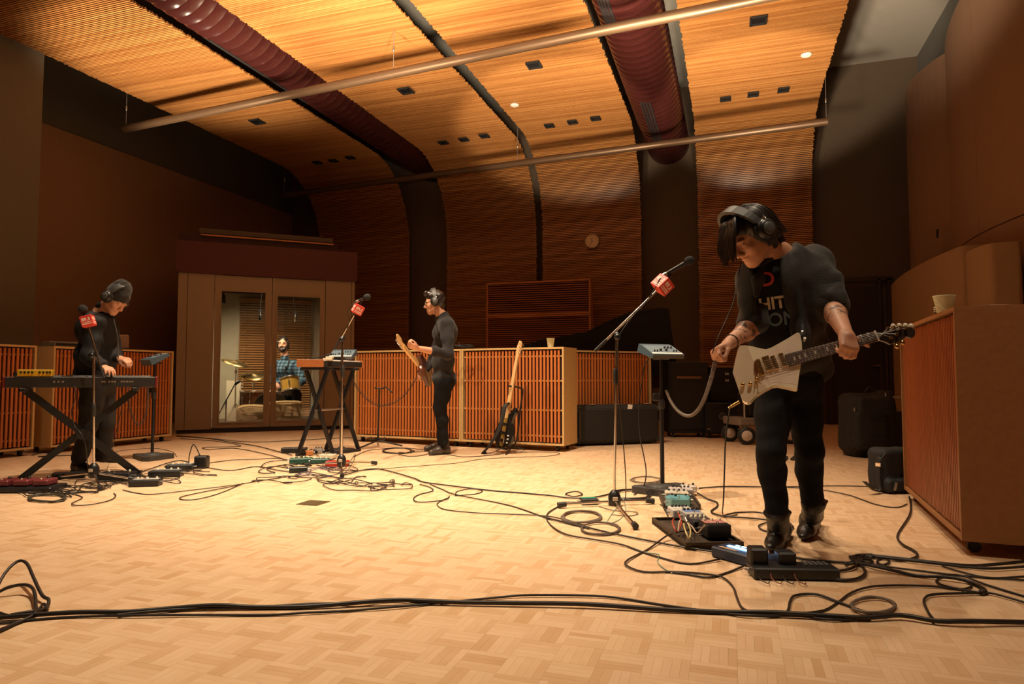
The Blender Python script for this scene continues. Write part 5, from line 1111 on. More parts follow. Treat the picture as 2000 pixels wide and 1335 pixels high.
# ================================================================ personal headphone mixers on heavy stands
MXB = mat('mixer_blue', (.065, .115, .16), .4); MXT = mat('mixer_panel', (.15, .22, .27), .4); MXF = mat('mixer_front_grey', (.085, .08, .075), .5); CAST = mat('cast_base', (.05, .046, .043), .6, bump=.2)
def mixer(label, slabel, D, foot, top, yaw, tilt, s=1., base=True):
    b = zp(*foot); t = at(*top, D); st = thing('mixer_stand', slabel, 'stand', b); zt = t[2]-.03
    if base == 'round': MB().lathe(b, [(.16, 0), (.165, .012), (.155, .022), (.05, .034), (.03, .05)], UP, 28).build('base', CAST, st, world=st)
    else:
        P = [np.array([x, y, 0]) for x, y in ((-.21, .10), (-.10, -.19), (.07, -.19), (.24, .06), (.22, .12), (-.15, .15))]; R = rz_(yaw)
        o = MB().prism([b+R@p for p in P][::-1], UP*.048).build('base', CAST, st, world=st); bv = o.modifiers.new('r', 'BEVEL'); bv.width = .014; bv.segments = 3; bv.limit_method = 'ANGLE'
        MB().lathe(b+UP*.046, [(.105, 0), (.10, .012), (.06, .022), (.02, .026)], UP, 24).build('base_dome', CAST, st, world=st)
    MB().cyl(b+UP*.03, [b[0], b[1], zt-.35], .0165, n=12).build('lower_pole', BLK, st, world=st); MB().cyl([b[0], b[1], zt-.36], [b[0], b[1], zt], .012, n=12).build('upper_pole', BLK, st, world=st)
    MB().lathe([b[0], b[1], zt-.39], [(.02, 0), (.026, .015), (.026, .06), (.018, .075)], UP, 12).build('clutch', RUB, st, world=st); MB().rbox([b[0]-.03, b[1], zt-.30], (.07, .05, .06), .01).build('bracket', BLK, st, world=st)
    MB().rbox([b[0], b[1], zt-.008], (.12, .10, .016), .004).build('top_plate', BLK, st, world=st)
    c = np.array([b[0], b[1], zt+.012]); mx = thing('headphone_mixer', label, 'mixer', c); R = rz_(yaw)@rx_(tilt); L = lambda x, y, z: c+UP*.03+R@(np.array([x, y, z])*s)
    W, H_ = .285, .20
    body = MB(); P = [L(-W/2, -H_/2, -.02), L(-W/2, H_/2, -.035), L(-W/2, H_/2, .03), L(-W/2, H_/2-.035, .03), L(-W/2, -H_/2, .012)]; body.prism(P, R@np.array([W*s, 0, 0])); body.build('case', MXB, mx, world=mx)
    k = MB(); zf = lambda y: .0125+(.018)*(y+H_/2)/(H_-.035)
    slope = math.atan2(.018, H_-.035); R2 = R@rx_(slope)
    MB().box(L(0, -.018, zf(-.018)+.001), (W*.96*s, .16*s, .002*s), R2).build('face_panel', MXT, mx, world=mx)
    MB().box(L(0, -H_/2-.0015, -.004), (W*s, .003*s, .03*s), R).build('front_strip', MXF, mx, world=mx)
    MB().box(L(0, -.080, zf(-.08)+.0025), (W*.96*s, .022*s, .002*s), R2).build('label_strip', WHITE, mx, world=mx)
    for i, (x, y, r) in enumerate([(-.03, -.03, .011), (.02, -.03, .011), (.035, .015, .0085), (.065, .015, .0085), (.095, .015, .0085), (-.07, -.045, .006), (-.095, -.045, .006), (.08, -.045, .006), (.105, -.045, .006)]):
        kn = MB().lathe(L(x, y, zf(y)+.001), [(r*s, 0), (r*.85*s, .014*s), (.0001, .0145*s)], R2@np.array([0, 0, 1.]), 12); kn.build('knob', BLK, mx, world=mx)
    for i in range(16): MB().box(L(-.125+i*.0165, -.066, zf(-.066)+.003), (.010*s, .007*s, .003*s), R2).build('channel_button', BLK, mx, world=mx)
    return st, c
mixer('blue headphone mixer right of the tall chrome mic stand', 'black pole stand with a heavy base under the mixer beside the near guitarist', 5.07, (1294, 962), (1294, 690), YAW+.42, .36)
mixer('grey-blue headphone mixer at the keyboard player\'s outstretched hand', 'black pole stand with a heavy base right of the stage keyboard', 7.1, (297, 896), (295, 702), YAW+2.4, -.45)
mixer('blue headphone mixer behind the middle mic stand', 'black round-base stand behind the small wood-ended keyboard', 7.8, (667, 880), (667, 694), YAW-.1, .40, base='round')
# ================================================================ stage keyboard on its X stand
kA, kB = at(4, 744, 5.32), at(307, 742, 5.80); kA[2] = kB[2] = .83; ku = nrm(kB-kA); kv = np.array([-ku[1], ku[0], 0]); KL = np.linalg.norm(kB-kA); kang = math.atan2(ku[1], ku[0]); kc = (kA+kB)/2
kb = thing('stage_keyboard', 'long black stage keyboard with red end cheeks seen from behind', 'keyboard', [*(kc+kv*.13)[:2], .78], kang)
KB_ = lambda x, y, z: (x, y-.13, z)
MB().rbox(KB_(0, .125, .046), (KL-.03, .25, .088), .006).build('case', mat('keyboard_case', (.022, .020, .019), .4), kb)
for sx in (-1, 1): MB().rbox(KB_(sx*(KL/2-.0075), .125, .046), (.016, .254, .094), .004).build('end_cheek', mat('cheek_red', (.16, .012, .01), .4), kb)
MB().box(KB_(0, .19, .0915), (KL-.1, .11, .004)).build('key_bed', BLK, kb)
nk = 40; me = MB().box((0, 0, 0), ((KL-.12)/nk-.0015, .105, .010)).mesh('white_key', WHITE)
for k in range(nk):
    o = bpy.data.objects.new('white_key', me); COL.objects.link(o); o.parent = kb; o.location = KB_(-(KL-.12)/2+(k+.5)*(KL-.12)/nk, .192, .096)
me = MB().box((0, 0, 0), (.011, .065, .010)).mesh('black_key', BLK)
for k in range(nk-1):
    if k % 7 in (2, 6): continue
    o = bpy.data.objects.new('black_key', me); COL.objects.link(o); o.parent = kb; o.location = KB_(-(KL-.12)/2+(k+1)*(KL-.12)/nk, .173, .103)
for i, x in enumerate((-.20, -.17, -.14, .14, .155, .19, .21, .23, .28, .30, .32, .34, .36)):
    MB().cyl(KB_(x, .003, .05), KB_(x, -.003, .05), .009, n=10).build('jack_socket', STEEL, kb)
for x in (-.30, .02, .2): MB().lathe(KB_(x, .04, .09), [(.008, 0), (.007, .012), (.0001, .0125)], n=10).build('knob', BLK, kb)
xs = thing('keyboard_stand', 'heavy black X stand under the long stage keyboard', 'stand', [*(kc+kv*.12)[:2], 0])
def beam(nm, a, b, w_, d_, m, par): 
    a = np.asarray(a); b = np.asarray(b); z = nrm(b-a); y = nrm(kv-z*(kv@z)); return MB().box((a+b)/2, (w_, d_, np.linalg.norm(b-a)), basis(np.cross(y, z), y, z)).build(nm, m, par, world=par)
tl, tr = kc-ku*.40+kv*.08, kc+ku*.38+kv*.13; tl[2] = .755; tr[2] = .755; fl_, fr_ = kc-ku*.43+kv*.13, kc+ku*.42+kv*.08; fl_[2] = fr_[2] = .03
beam('cross_beam', tl, fr_, .055, .035, BLK, xs); beam('cross_beam', tr, fl_, .055, .035, BLK, xs)
for p, nm, L_2, z in ((tl, 'top_arm', .30, .765), (tr, 'top_arm', .30, .765), (fl_, 'foot_bar', .46, .02), (fr_, 'foot_bar', .46, .02)):
    q = p.copy(); q[2] = z; o = MB().rbox(q, (.045, L_2, .03), .006, basis(ku, kv, UP)); o.build(nm, BLK, xs, world=xs)
MB().cyl((tl+fr_)/2-kv*.08, (tl+fr_)/2+kv*.08, .045, n=16).build('pivot_disc', BLK, xs, world=xs)
c = kc-ku*.335+kv*.06; c[2] = .874; yb = thing('effects_box', 'yellow effects box with dark knobs lying on the stage keyboard', 'effects unit', c, kang)
MB().rbox((0, 0, .028), (.235, .12, .055), .005).build('case', mat('yellow_enamel', (.62, .36, .015), .4), yb); MB().box((-.13, 0, .018), (.03, .10, .03)).build('side_plug', BLK, yb)
for k, x in enumerate((-.09, -.065, -.04, -.015, .035, .06, .085, .105)): MB().cyl((x, -.058, .032), (x, -.074, .032), .0085, n=10).build('knob', BLK, yb)
# ================================================================ small wood-ended keyboard on a double X stand
wc = at(606, 709, 7.35); wang = YAW+.12; wx = rz_(wang)@np.array([1., 0, 0]); wy = rz_(wang-.62)@np.array([0, 1., 0]); wk = thing('analog_keyboard', 'small keyboard with a wooden end panel standing in front of the drummer booth', 'keyboard', wc-UP*.04, 0)
WE = wood('end_panel_teak', (.42, .15, .04), (.32, .10, .03), (4, 40, 40), .4, .3, .6, coat=.2)
def wb(nm, cx, cy, cz, d3, m, R=None): return MB().rbox(wc+wx*cx+wy*cy+UP*cz, d3, .003, basis(wx, np.cross(UP, wx), UP) if R is None else R).build(nm, m, wk, world=wk)
wb('end_panel', 0, 0, .0, (.29, .022, .085), WE); WB_ = basis(np.cross(wy, UP), wy, UP)
far = .62; P = [wc+wx*x+wy*.014+UP*z for x, z in ((-.14, -.035), (.14, -.035), (.14, .02), (.02, .035), (-.14, .038))]; MB().prism(P[::-1], wy*far).build('case', BLKM, wk, world=wk)
wb('end_panel', 0, far+.028, .0, (.29, .022, .085), WE)
P = [wc+wx*x+wy*.03+UP*z for x, z in ((.03, .036), (.138, .026), (.138, .034), (.03, .043))]; MB().prism(P[::-1], wy*(far-.04)).build('key_row', WHITE, wk, world=wk)
for k in range(5): MB().lathe(wc-wx*.08+wy*(.08+.1*k)+UP*.036, [(.01, 0), (.008, .014), (.0001, .0145)], UP, 10).build('knob', BLK, wk, world=wk)
for (x, y, z, lab, d3) in ((.12, .10, .036, 'lower pale box lying on the small wood-ended keyboard', (.10, .10, .022)), (.125, .12, .059, 'upper pale box lying on the small wood-ended keyboard', (.08, .09, .018))):
    q = wc+wx*x+wy*y+UP*z; t = thing('small_box', lab, 'box', q, wang); MB().rbox((0, 0, d3[2]/2), d3, .003).build('box_body', mat('box_pale', (.70, .62, .48), .5), t); MB().box((.0, -d3[1]/2-.0005, d3[2]/2), (d3[0]*.6, .001, d3[2]*.4)).build('box_label', CREAM, t)
q = wc-wx*.06+wy*.2+UP*.04; t = thing('desk_mic', 'small dark gooseneck microphone lying across the wood-ended keyboard', 'microphone', q); MB().tube(spline([q-wx*.10+UP*.01, q+UP*.03, q+wx*.10+UP*.055], .03), .006).build('gooseneck', BLK, t, world=t); MB().cyl(q+wx*.10+UP*.055, q+wx*.155+UP*.07, .012, n=10).build('mic_head', BLKM, t, world=t)
ws = thing('keyboard_stand', 'double-braced black X stand under the small wood-ended keyboard', 'stand', [*(wc+wy*.3)[:2], 0])
MB().rbox(wc-UP*.058+wy*.10, (.36, .05, .03), .004, basis(wx, np.cross(UP, wx), UP)).build('top_arm', BLK, ws, world=ws); MB().rbox(wc-UP*.058+wy*.52, (.36, .05, .03), .004, basis(wx, np.cross(UP, wx), UP)).build('top_arm', BLK, ws, world=ws)
kv_ = kv; kv = wy
for y0, sgn in ((.10, 1), (.52, -1)):
    for s_ in (-1, 1):
        a = wc+wy*y0-wx*.13*s_-UP*.07; b = wc+wy*(y0)+wx*.17*s_; b[2] = .03; beam('cross_beam', a+wy*.02*s_, b+wy*.02*s_, .042, .026, BLK, ws)
for s_ in (-1, 1):
    q = wc+wy*.31+wx*.17*s_; q[2] = .018; MB().rbox(q, (.04, .52, .03), .005, basis(np.cross(wy, UP), wy, UP)).build('foot_bar', BLK, ws, world=ws)
kv = kv_; q = wc+wy*.31; q[2] = .5; MB().cyl(q-wy*.24, q+wy*.24, .012, n=8).build('brace_rod', STEEL, ws, world=ws)
# ================================================================ bass guitar on a tubular stand, and the empty stand
DB_ = 7.62; b0, b1 = at(981, 872, DB_-.02), at(1018, 661, DB_+.06); by = nrm(b1-b0); bn = nrm(-LEFT*.74+FWD*.66); bn = nrm(bn-by*(bn@by)); bx = np.cross(by, bn); BR = basis(bx, by, bn)
bg_ = thing('bass_guitar', 'black and gold bass guitar with a pale neck leaning on a stand by the gobo', 'guitar', zp(985, 884)); bl_ = lambda x, y, z=0.: b0+bx*x+by*y+bn*z
pf = [(.03, .0), (.10, .02), (.15, .08), (.155, .15), (.125, .22), (.10, .28), (.105, .34), (.135, .41), (.125, .46), (.10, .47), (.075, .42), (.045, .38), (-.045, .38), (-.06, .42), (-.09, .45), (-.12, .43), (-.115, .36), (-.10, .28), (-.125, .22), (-.155, .15), (-.15, .08), (-.10, .02)]
o = MB().prism([bl_(x, y, .018) for x, y in pf][::-1], -bn*.04).build('bass_body', mat('bass_black', (.014, .013, .012), .25, coat=.4), bg_, world=bg_); bv = o.modifiers.new('r', 'BEVEL'); bv.width = .009; bv.segments = 2; bv.limit_method = 'ANGLE'
BSN = wood('bass_neck_maple', (.72, .48, .24), (.62, .38, .17), (30, 2, 30), .35, .3, .4)
MB().box(bl_(0, .19, .0185), (.062, .36, .006), BR).build('centre_stripe', mat('bass_gold', (.36, .21, .05), .3, .3), bg_, world=bg_)
nkb = MB(); P = []
for y, w_, z in ((.33, .031, .022), (1.04, .021, .022)): P += [bl_(-w_, y, z), bl_(w_, y, z), bl_(w_*.7, y, z-.026), bl_(-w_*.7, y, z-.026)]
nkb.add(P, [(3, 2, 1, 0), (4, 5, 6, 7), (0, 1, 5, 4), (1, 2, 6, 5), (2, 3, 7, 6), (3, 0, 4, 7)]); nkb.build('neck', BSN, bg_, world=bg_)
MB().prism([bl_(x, y, .016) for x, y in [(-.021, 1.04), (.021, 1.04), (.034, 1.09), (.036, 1.19), (.02, 1.225), (-.01, 1.23), (-.03, 1.16), (-.032, 1.09)]][::-1], -bn*.015).build('headstock', BSN, bg_, world=bg_)
for k in range(4): m_ = MB(); q = bl_(.024, 1.085+.035*k, .016); m_.cyl(q, q+bn*.014, .005, n=8); m_.cyl(q-bn*.01, q+bx*.035-bn*.01, .004, n=6); m_.rbox(q+bx*.038-bn*.01, (.01, .022, .016), .003, BR); m_.build('tuner', CHR, bg_, world=bg_)
for y in (.16, .26): MB().rbox(bl_(0, y, .026), (.09, .03, .012), .003, BR).build('pickup', BLK, bg_, world=bg_)
MB().rbox(bl_(0, .07, .025), (.075, .05, .012), .003, BR).build('bridge', CHR, bg_, world=bg_)
for k in range(3): MB().lathe(bl_(.09, .06+.04*k, .018), [(.011, 0), (.009, .014), (.0001, .0145)], bn, 10).build('knob', CHR, bg_, world=bg_)
sp = spline([bl_(-.02, .47, -.01), at(987, 790, DB_-.12), at(976, 835, DB_-.15), at(957, 868, DB_-.16), zp(944, 886)+UP*.012, zp(962, 885)+UP*.008, at(978, 876, DB_-.1)], .03); P = []
for q in sp: P += [q-nrm(LEFT*.8+UP*.3)*.028, q+nrm(LEFT*.8+UP*.3)*.028]
o = MB().add(P, [(2*i, 2*i+1, 2*i+3, 2*i+2) for i in range(len(sp)-1)], 0, True).build('shoulder_strap', BLKM, bg_, world=bg_); md = o.modifiers.new('s', 'SOLIDIFY'); md.thickness = .004
gs = thing('guitar_stand', 'black tubular guitar stand holding the bass', 'stand', zp(1003, 882)); A_ = lambda x, y, dd=0.: at(x, y, DB_+dd)
MB().tube(spline([zp(1002, 880)+UP*.05, A_(1010, 855, .06), A_(1016, 800, .09), A_(1021, 764, .10), A_(1018, 758, .09), A_(1007, 755, .05), A_(992, 753, -.02)], .02), .011, 8).build('upright_tube', BLK, gs, world=gs)
for nm, e_ in (('leg', (988, 888)), ('leg', (1024, 879)), ('leg', (968, 876))): MB().tube([zp(1002, 880)+UP*.055, zp(*e_)+UP*.012], .010, 8).build(nm, BLK, gs, world=gs)
for s_ in (-.05, .05): q = b0+bx*s_-by*.012-UP*.005; MB().tube([zp(1002, 880)+UP*.06, q-bn*.03, q+bn*.04, q+bn*.045+UP*.03], .009, 8).build('cradle_arm', RUB, gs, world=gs)
es = thing('guitar_stand', 'empty black guitar stand with a T-shaped yoke before the left middle gobo', 'stand', zp(738, 873)); A_ = lambda x, y, dd=0.: at(x, y, 8.2+dd)
MB().cyl(zp(738, 873)+UP*.08, A_(741, 760), .012, n=8).build('post', BLK, es, world=es); MB().tube(spline([A_(733, 756, -.05), A_(734, 758), A_(748, 758), A_(754, 756, -.05), A_(766, 766, -.14)], .02), .009, 8).build('yoke', RUB, es, world=es)
for e_ in ((703, 876), (786, 872), (738, 866)): MB().tube([zp(738, 873)+UP*.085, zp(*e_)+UP*.012], .010, 8).build('leg', BLK, es, world=es)
for dx in (-6, 6): MB().tube([zp(738, 873)+UP*.10, A_(738+dx*2, 858, -.08), A_(738+dx*2.2, 853, -.12)], .008, 8).build('cradle_arm', RUB, es, world=es)
# ================================================================ cases, piano and gear at the back
CASE = mat('case_tolex', (.009, .0088, .0085), .6, bump=.3, bscale=250)
a, b = zp(1126, 872), zp(1291, 866); e = nrm(b-a); n_ = np.array([-e[1], e[0], 0]); L = np.linalg.norm(b-a); ang = math.atan2(e[1], e[0]); t = thing('hard_case', 'long black hard case with a white tape tag leaning before a gobo', 'case', (a+b)/2, ang)
MB().rbox((0, .13, .265), (L, .24, .50), .045).build('shell', CASE, t); MB().rbox((0, .005, .265), (L-.10, .02, .40), .01).build('lid_panel', CASE, t)
for sx in (-1, 1):
    MB().rbox((sx*(L/2-.05), .005, .265), (.010, .014, .46), .004).build('trim_strip', STEEL if sx < 0 else BLK, t)
    for z in (.07, .46): MB().rbox((sx*(L/2-.03), .02, z), (.07, .05, .07), .015).build('corner_guard', BLKM, t)
for x in (-.36, .02, .42): MB().rbox((x, .06, .518), (.06, .05, .012), .004).build('latch', CHR, t)
for k in range(2): MB().tube([(-.05+.1*k, .13, .51), (-.05+.1*k, .13, .535)], .006).build('handle_post', BLK, t)
MB().box((.15, .0, .455), (.065, .004, .12), ry_(.12)).build('tape_tag', mat('paper_tape', (.75, .70, .62), .8), t)
# grand piano with its lid up, under a black cover
pt = thing('grand_piano', 'black grand piano with a raised lid standing behind the middle gobos', 'piano', (-1.9, 10.9, 0)); PB = mat('piano_black', (.012, .011, .011), .35, coat=.3)
W_ = lambda x, y, D: at(x, y, D)
rim = [(-2.75, 9.75), (-1.15, 10.25), (-1.02, 10.7), (-1.25, 11.25), (-1.9, 11.6), (-2.5, 11.35), (-3.0, 11.15), (-3.15, 10.6)]
MB().prism([np.array([x, y, .70]) for x, y in rim], UP*.32).build('rim', PB, pt, world=pt)
for x, y in ((-1.35, 10.5), (-2.8, 10.2), (-2.2, 11.2)): lg = MB(); lg.cyl((x, y, .12), (x, y, .70), .045, .07, n=12); lg.cyl((x-.02, y, .05), (x+.02, y, .05), .05, n=12); lg.rbox((x, y, .09), (.09, .09, .06), .01); lg.build('leg', PB, pt, world=pt)
top = [W_(1000, 685, 9.75), W_(1030, 672, 9.8), W_(1060, 662, 9.85), W_(1145, 648, 9.95), W_(1200, 620, 10.0), W_(1240, 605, 10.1), W_(1290, 601, 10.15), W_(1306, 602, 10.15), W_(1311, 640, 10.2), W_(1320, 700, 10.2), W_(1324, 735, 10.2), W_(1010, 735, 9.75)]
o = MB().prism(top[::-1], nrm(_f*[1, 1, 0])*.55).build('cloth_cover', mat('cover_cloth', (.010, .010, .0105), .95, bump=.3, bscale=40), pt, world=pt); bv = o.modifiers.new('r', 'BEVEL'); bv.width = .05; bv.segments = 3; bv.limit_method = 'ANGLE'
MB().rbox((-2.6, 9.86, .74), (1.0, .2, .06), .01).build('key_slip', PB, pt, world=pt)
# black amplifiers right of the piano
def amp(label, pl, pr, ptop, D, foot, dep, parts):
    A, B_ = at(pl, 735, D), at(pr, 735, D); c = (A+B_)/2; c[2] = 0; wd = np.linalg.norm(B_-A); ht = at(pl, ptop, D)[2]; t = thing('amplifier', label, 'amplifier', c, YAW)
    MB().rbox((0, dep/2, (ht+foot)/2), (wd, dep, ht-foot), .015).build('cabinet', CASE, t); MB().box((0, -.004, foot+(ht-foot)*.42), (wd-.08, .012, (ht-foot)*.72)).build('grille_cloth', BLKM, t)
    if foot > .05:
        for sx in (-1, 1):
            for y in (.05, dep-.05): MB().cyl((sx*(wd/2-.07)-.015, y, .03), (sx*(wd/2-.07)+.015, y, .03), .03, n=12).build('caster', RUB, t)
    parts(t, wd, ht); return t
def p1(t, wd, ht):
    MB().rbox((.0, -.02, ht*.79), (wd*.62, .03, .035), .006).build('handle_bar', mat('bar_wood', (.20, .10, .055), .5), t)
amp('tall black speaker cabinet with a pale bar, right of the black mixer stand', 1306, 1384, 706, 9.62, .06, .38, p1)
def p2(t, wd, ht):
    MB().lathe((0, -.012, ht*.62), [(.055, 0), (.055, -.01), (.038, -.012), (.036, -.004), (.0001, -.004)], (0, 1, 0), 20).build('port_ring', GREYP, t)
    for x in (-.2, .2): MB().rbox((x, -.01, .13), (.05, .01, .018), .003).build('latch', CHR, t)
amp('low black amplifier case with a round dial, left of the equipment cart', 1377, 1443, 786, 9.5, .06, .4, p2)
t_ = at(1416, 750, 9.7); pz = zp(1416, 862)
rk = thing('rack_unit', 'dark rack unit with a wooden top edge stacked behind the white guitar', 'rack', [*(t_+nrm(_f*[1, 1, 0])*.05)[:2], at(1416, 786, 9.5)[2]+.002], YAW); hz = at(1416, 714, 9.7)[2]-at(1416, 786, 9.5)[2]-.004
MB().rbox((0.05, .18, hz/2), (.50, .36, hz), .01).build('case', CASE, rk); MB().rbox((.05, .16, hz-.012), (.52, .36, .024), .005).build('top_edge', mat('rack_wood', (.26, .12, .06), .5), rk)
for x in (-.11, -.08):
    for z in (.60, .78): MB().rbox((x+.14, -.004, hz*z), (.016, .008, .03), .002).build('lit_switch', WHITE, rk)
# folding equipment cart with pale wheels
CT = mat('cart_grey', (.24, .20, .17), .6); fl0, fl1 = zp(1452, 868), zp(1562, 866); e = nrm(fl1-fl0); c = (fl0+fl1)/2; ct = thing('equipment_cart', 'grey folding cart with big pale-hubbed wheels behind the near guitarist\'s legs', 'cart', c, math.atan2(e[1], e[0])); Lc = .86
MB().rbox((0, .25, .29), (Lc, .46, .10), .012).build('deck', CT, ct); f = MB()
for x in (-Lc/2+.09, Lc/2-.02): f.tube([(x, .06, .2), (x, .06, .78)], .018, 8)
f.tube([(-Lc/2+.02, .06, .66), (Lc/2, .06, .66)], .02, 8); f.build('push_frame', STEEL, ct)
for x in (-.36, .26):
    for y in (.0, .44): w_ = MB().lathe((x, y-.028, .115), [(.05, 0), (.112, .0), (.115, .012), (.115, .05), (.108, .058), (.05, .058)], (.35, 1, 0), 24).build('wheel', RUB, ct); MB().lathe((x+.0, y-.033, .115), [(.0001, -.006), (.02, -.008), (.03, .0), (.066, .004), (.074, .010)], (.35, 1, 0), 20).build('hub', mat('hub_pale', (.62, .52, .42), .5), w_)
MB().rbox((-.05, .26, .50), (.42, .34, .30), .02).build('loaded_case', CASE, ct)
# luggage by the door
BAG = mat('bag_nylon', (.014, .0145, .016), .75, bump=.35, bscale=140)
c = zp(1712, 894); t = thing('travel_backpack', 'bulky black travel bag with zip pulls standing near the dark door', 'bag', c, YAW); s_ = SDF(); s_.box((0, .18, .36), (.27, .17, .33), None, .10, .02); s_.box((-.07, .0, .30), (.18, .07, .2), None, .06, .03); s_.box((-.02, .02, .56), (.2, .1, .1), None, .06, .03); s_.box((.03, .2, .05), (.24, .15, .05), None, .03, .02); s_.box((.2, .2, .63), (.09, .1, .09), None, .05, .03)
V, F = s_.mesh(.016, (.010, 22, (1, 1, 1))); link('bag_body', quadmesh('bag_body', V, F, BAG, True), t)
for x, z in ((-.24, .52), (-.22, .40), (.02, .62), (.10, .68), (-.21, .25)): MB().rbox((x, -.03, z), (.012, .02, .04), .003).build('zip_pull', STEEL, t)
for z in (.42, .2): MB().tube(spline([(-.25, .0, z), (-.07, -.09, z+.02), (.12, -.06, z)], .03), .006).build('zip_seam', BLK, t)
MB().tube(spline([(-.05, .1, .70), (.0, .1, .76), (.06, .1, .70)], .02), .012).build('grab_handle', BLKM, t)
c = zp(1757, 900); t = thing('trolley_case', 'black case with a raised silver trolley handle half hidden by the right gobo', 'suitcase', c+nrm(_f*[1, 1, 0])*.30+_r*.06, YAW)
MB().rbox((.16, .15, .25), (.36, .24, .48), .03).build('case_body', CASE, t); h = MB(); h.tube([(.0, .06, .45), (-.035, .06, .64)], .016, 8); h.tube([(.30, .06, .45), (.30, .06, .64)], .016, 8); h.tube([(-.04, .06, .645), (.31, .06, .645)], .018, 8); h.build('trolley_handle', mat('handle_silver', (.55, .50, .42), .35, .7), t)
for x in (.03, .29): MB().cyl((x-.012, .06, .03), (x+.012, .06, .03), .03, n=12).build('wheel', RUB, t)
c = zp(1755, 962); t = thing('shoulder_bag', 'black shoulder bag with a loose strap on the floor against the right gobo', 'bag', c, YAW+.25); s_ = SDF(); s_.box((.02, .09, .17), (.15, .09, .16), None, .05, .02); s_.box((.02, .0, .06), (.15, .05, .05), None, .03, .03); V, F = s_.mesh(.010, (.006, 30, (1, 1, 1))); link('bag_body', quadmesh('bag_body', V, F, BAG, True), t)
MB().tube(spline([(-.11, .0, .30), (-.12, .03, .24), (-.125, .05, .12)], .02), .005).build('piping', GREYP, t); MB().rbox((-.08, -.055, .06), (.022, .012, .06), .003, ry_(.3)).build('buckle', STEEL, t)
def strap_mesh(nm, pts, wv, hw, m, par, th_=.004, world=None):
    P = []; 
    for q in pts: P += [q-wv*hw, q+wv*hw]
    o = MB().add(P, [(2*i, 2*i+1, 2*i+3, 2*i+2) for i in range(len(pts)-1)], 0, True).build(nm, m, par, world=world); md = o.modifiers.new('s', 'SOLIDIFY'); md.thickness = th_; return o
strap_mesh('strap', spline([(-.14, .03, .27), (-.155, .03, .16), (-.16, .02, .05), (-.19, .0, .02), (-.26, -.01, .055), (-.31, -.01, .10)], .03), np.array([0, 1., 0]), .022, BLKM, t); MB().rbox((-.148, .03, .21), (.012, .05, .03), .004).build('strap_clip', CHR, t)
# ================================================================ cups and small things on the gobos
CUP = mat('paper_cup', (.62, .62, .42), .6, var=.12); CUPI = mat('cup_inside', (.75, .68, .5), .6)
def cup(label, c, r0, r1, h, logo=True):
    t = thing('paper_cup', label, 'cup', c); MB().lathe((0, 0, 0), [(r0, 0), (r1, h), (r1+.003, h+.001), (r1+.003, h+.005), (r1-.001, h+.005), (r0-.002, .006), (.0001, .006)], n=28).build('cup_wall', CUP, t)
    d = nrm((CAM-c)*[1, 1, 0]); w_ = np.cross(UP, d); 
    if logo:
        P = lambda a, z: (d*math.cos(a)+w_*math.sin(a))*(r0+(r1-r0)*z/h+.0006)+UP*z
        for j, (z0, z1, a0, a1) in enumerate(((h*.1, h*.85, -.1, -1.1), (h*.12, h*.5, .05, -.9))):
            MB().tube([P(a0+(a1-a0)*k/12, z0+(z1-z0)*math.sin(k/12*math.pi/2)) for k in range(13)], .0016, 4).build('print_line', CREAM, t)
    return t
q = at(1075.5, 674, 7.95); q[2] = 1.2205; cup('paper cup on the gobo behind the bass', q, .034, .047, .105)
q = at(1845, 613, 3.62); q[2] = 1.2205; cup('large green-white paper cup on the right gobo', q, .037, .052, .085)
q = at(1829, 615, 3.70); q[2] = 1.2205; t = thing('small_bottle', 'tiny dark bottle with a striped label beside the cup on the right gobo', 'bottle', q); MB().lathe((0, 0, 0), [(.011, 0), (.012, .004), (.012, .045), (.006, .055), (.006, .068)], n=14).build('bottle_body', mat('bottle_glass', (.05, .03, .02), .15), t); MB().lathe((0, 0, .008), [(.0124, 0), (.0124, .03)], n=14).build('label_band', CREAM, t)
for z in (.014, .026): MB().lathe((0, 0, z), [(.0127, 0), (.0127, .004)], n=14).build('label_stripe', BLK, t)
MB().lathe((0, 0, .062), [(.0075, 0), (.0075, .012), (.0001, .0125)], n=12).build('bottle_cap', BLK, t)
q = at(1935, 603, 3.45); q[2] = 1.2205; t = thing('clear_lid', 'thin clear plastic lid lying on the right gobo', 'lid', q); MB().lathe((0, 0, 0), [(.10, 0), (.115, .010), (.12, .012), (.115, .013), (.0001, .006)], n=30).build('lid_disc', mat('clear_plastic', (.9, .86, .8), .08, trans=.8), t)
q = at(129, 676, 8.0); q[2] = 1.2205; t = thing('disc_player', 'flat grey rack device on the left gobo behind the keyboard player', 'device', q, 1.3); MB().rbox((0, 0, .035), (.44, .22, .065), .004).build('case', mat('device_grey', (.20, .16, .12), .5), t); MB().box((0, -.1115, .035), (.30, .003, .025)).build('display_window', BLK, t)
for x in (-.19, .19): MB().cyl((x, -.11, .035), (x, -.125, .035), .018, n=14).build('dial', GREYP, t)
q = at(240, 683, 8.55); q[2] = 1.2205; t = thing('leaning_board', 'brown board standing on the left gobo behind the jacket', 'board', q, YAW+.4); MB().rbox((0, 0, .095), (.13, .03, .19), .02).build('board', WBR, t); MB().rbox((0, 0, .008), (.16, .09, .016), .004).build('foot', BLKM, t)
q = at(905, 674, 8.1); q[2] = 1.225; t = thing('coiled_cable', 'small tangle of cable on top of the gobo right of the guitarist in glasses', 'cable', q); R_ = []
for k in range(90): a = k*.35; R_.append((math.cos(a)*(.07+.02*math.sin(k*.7))*1.6, math.sin(a)*(.05+.015*math.sin(k*1.1)), .004+.0003*k+.008*abs(math.sin(k*.9))))
MB().tube(R_, .003, 5).build('cable_loop', BLKM, t); MB().cyl((-.05, 0, .02), (-.06, 0, .065), .006, n=8).build('plug', STEEL, t)
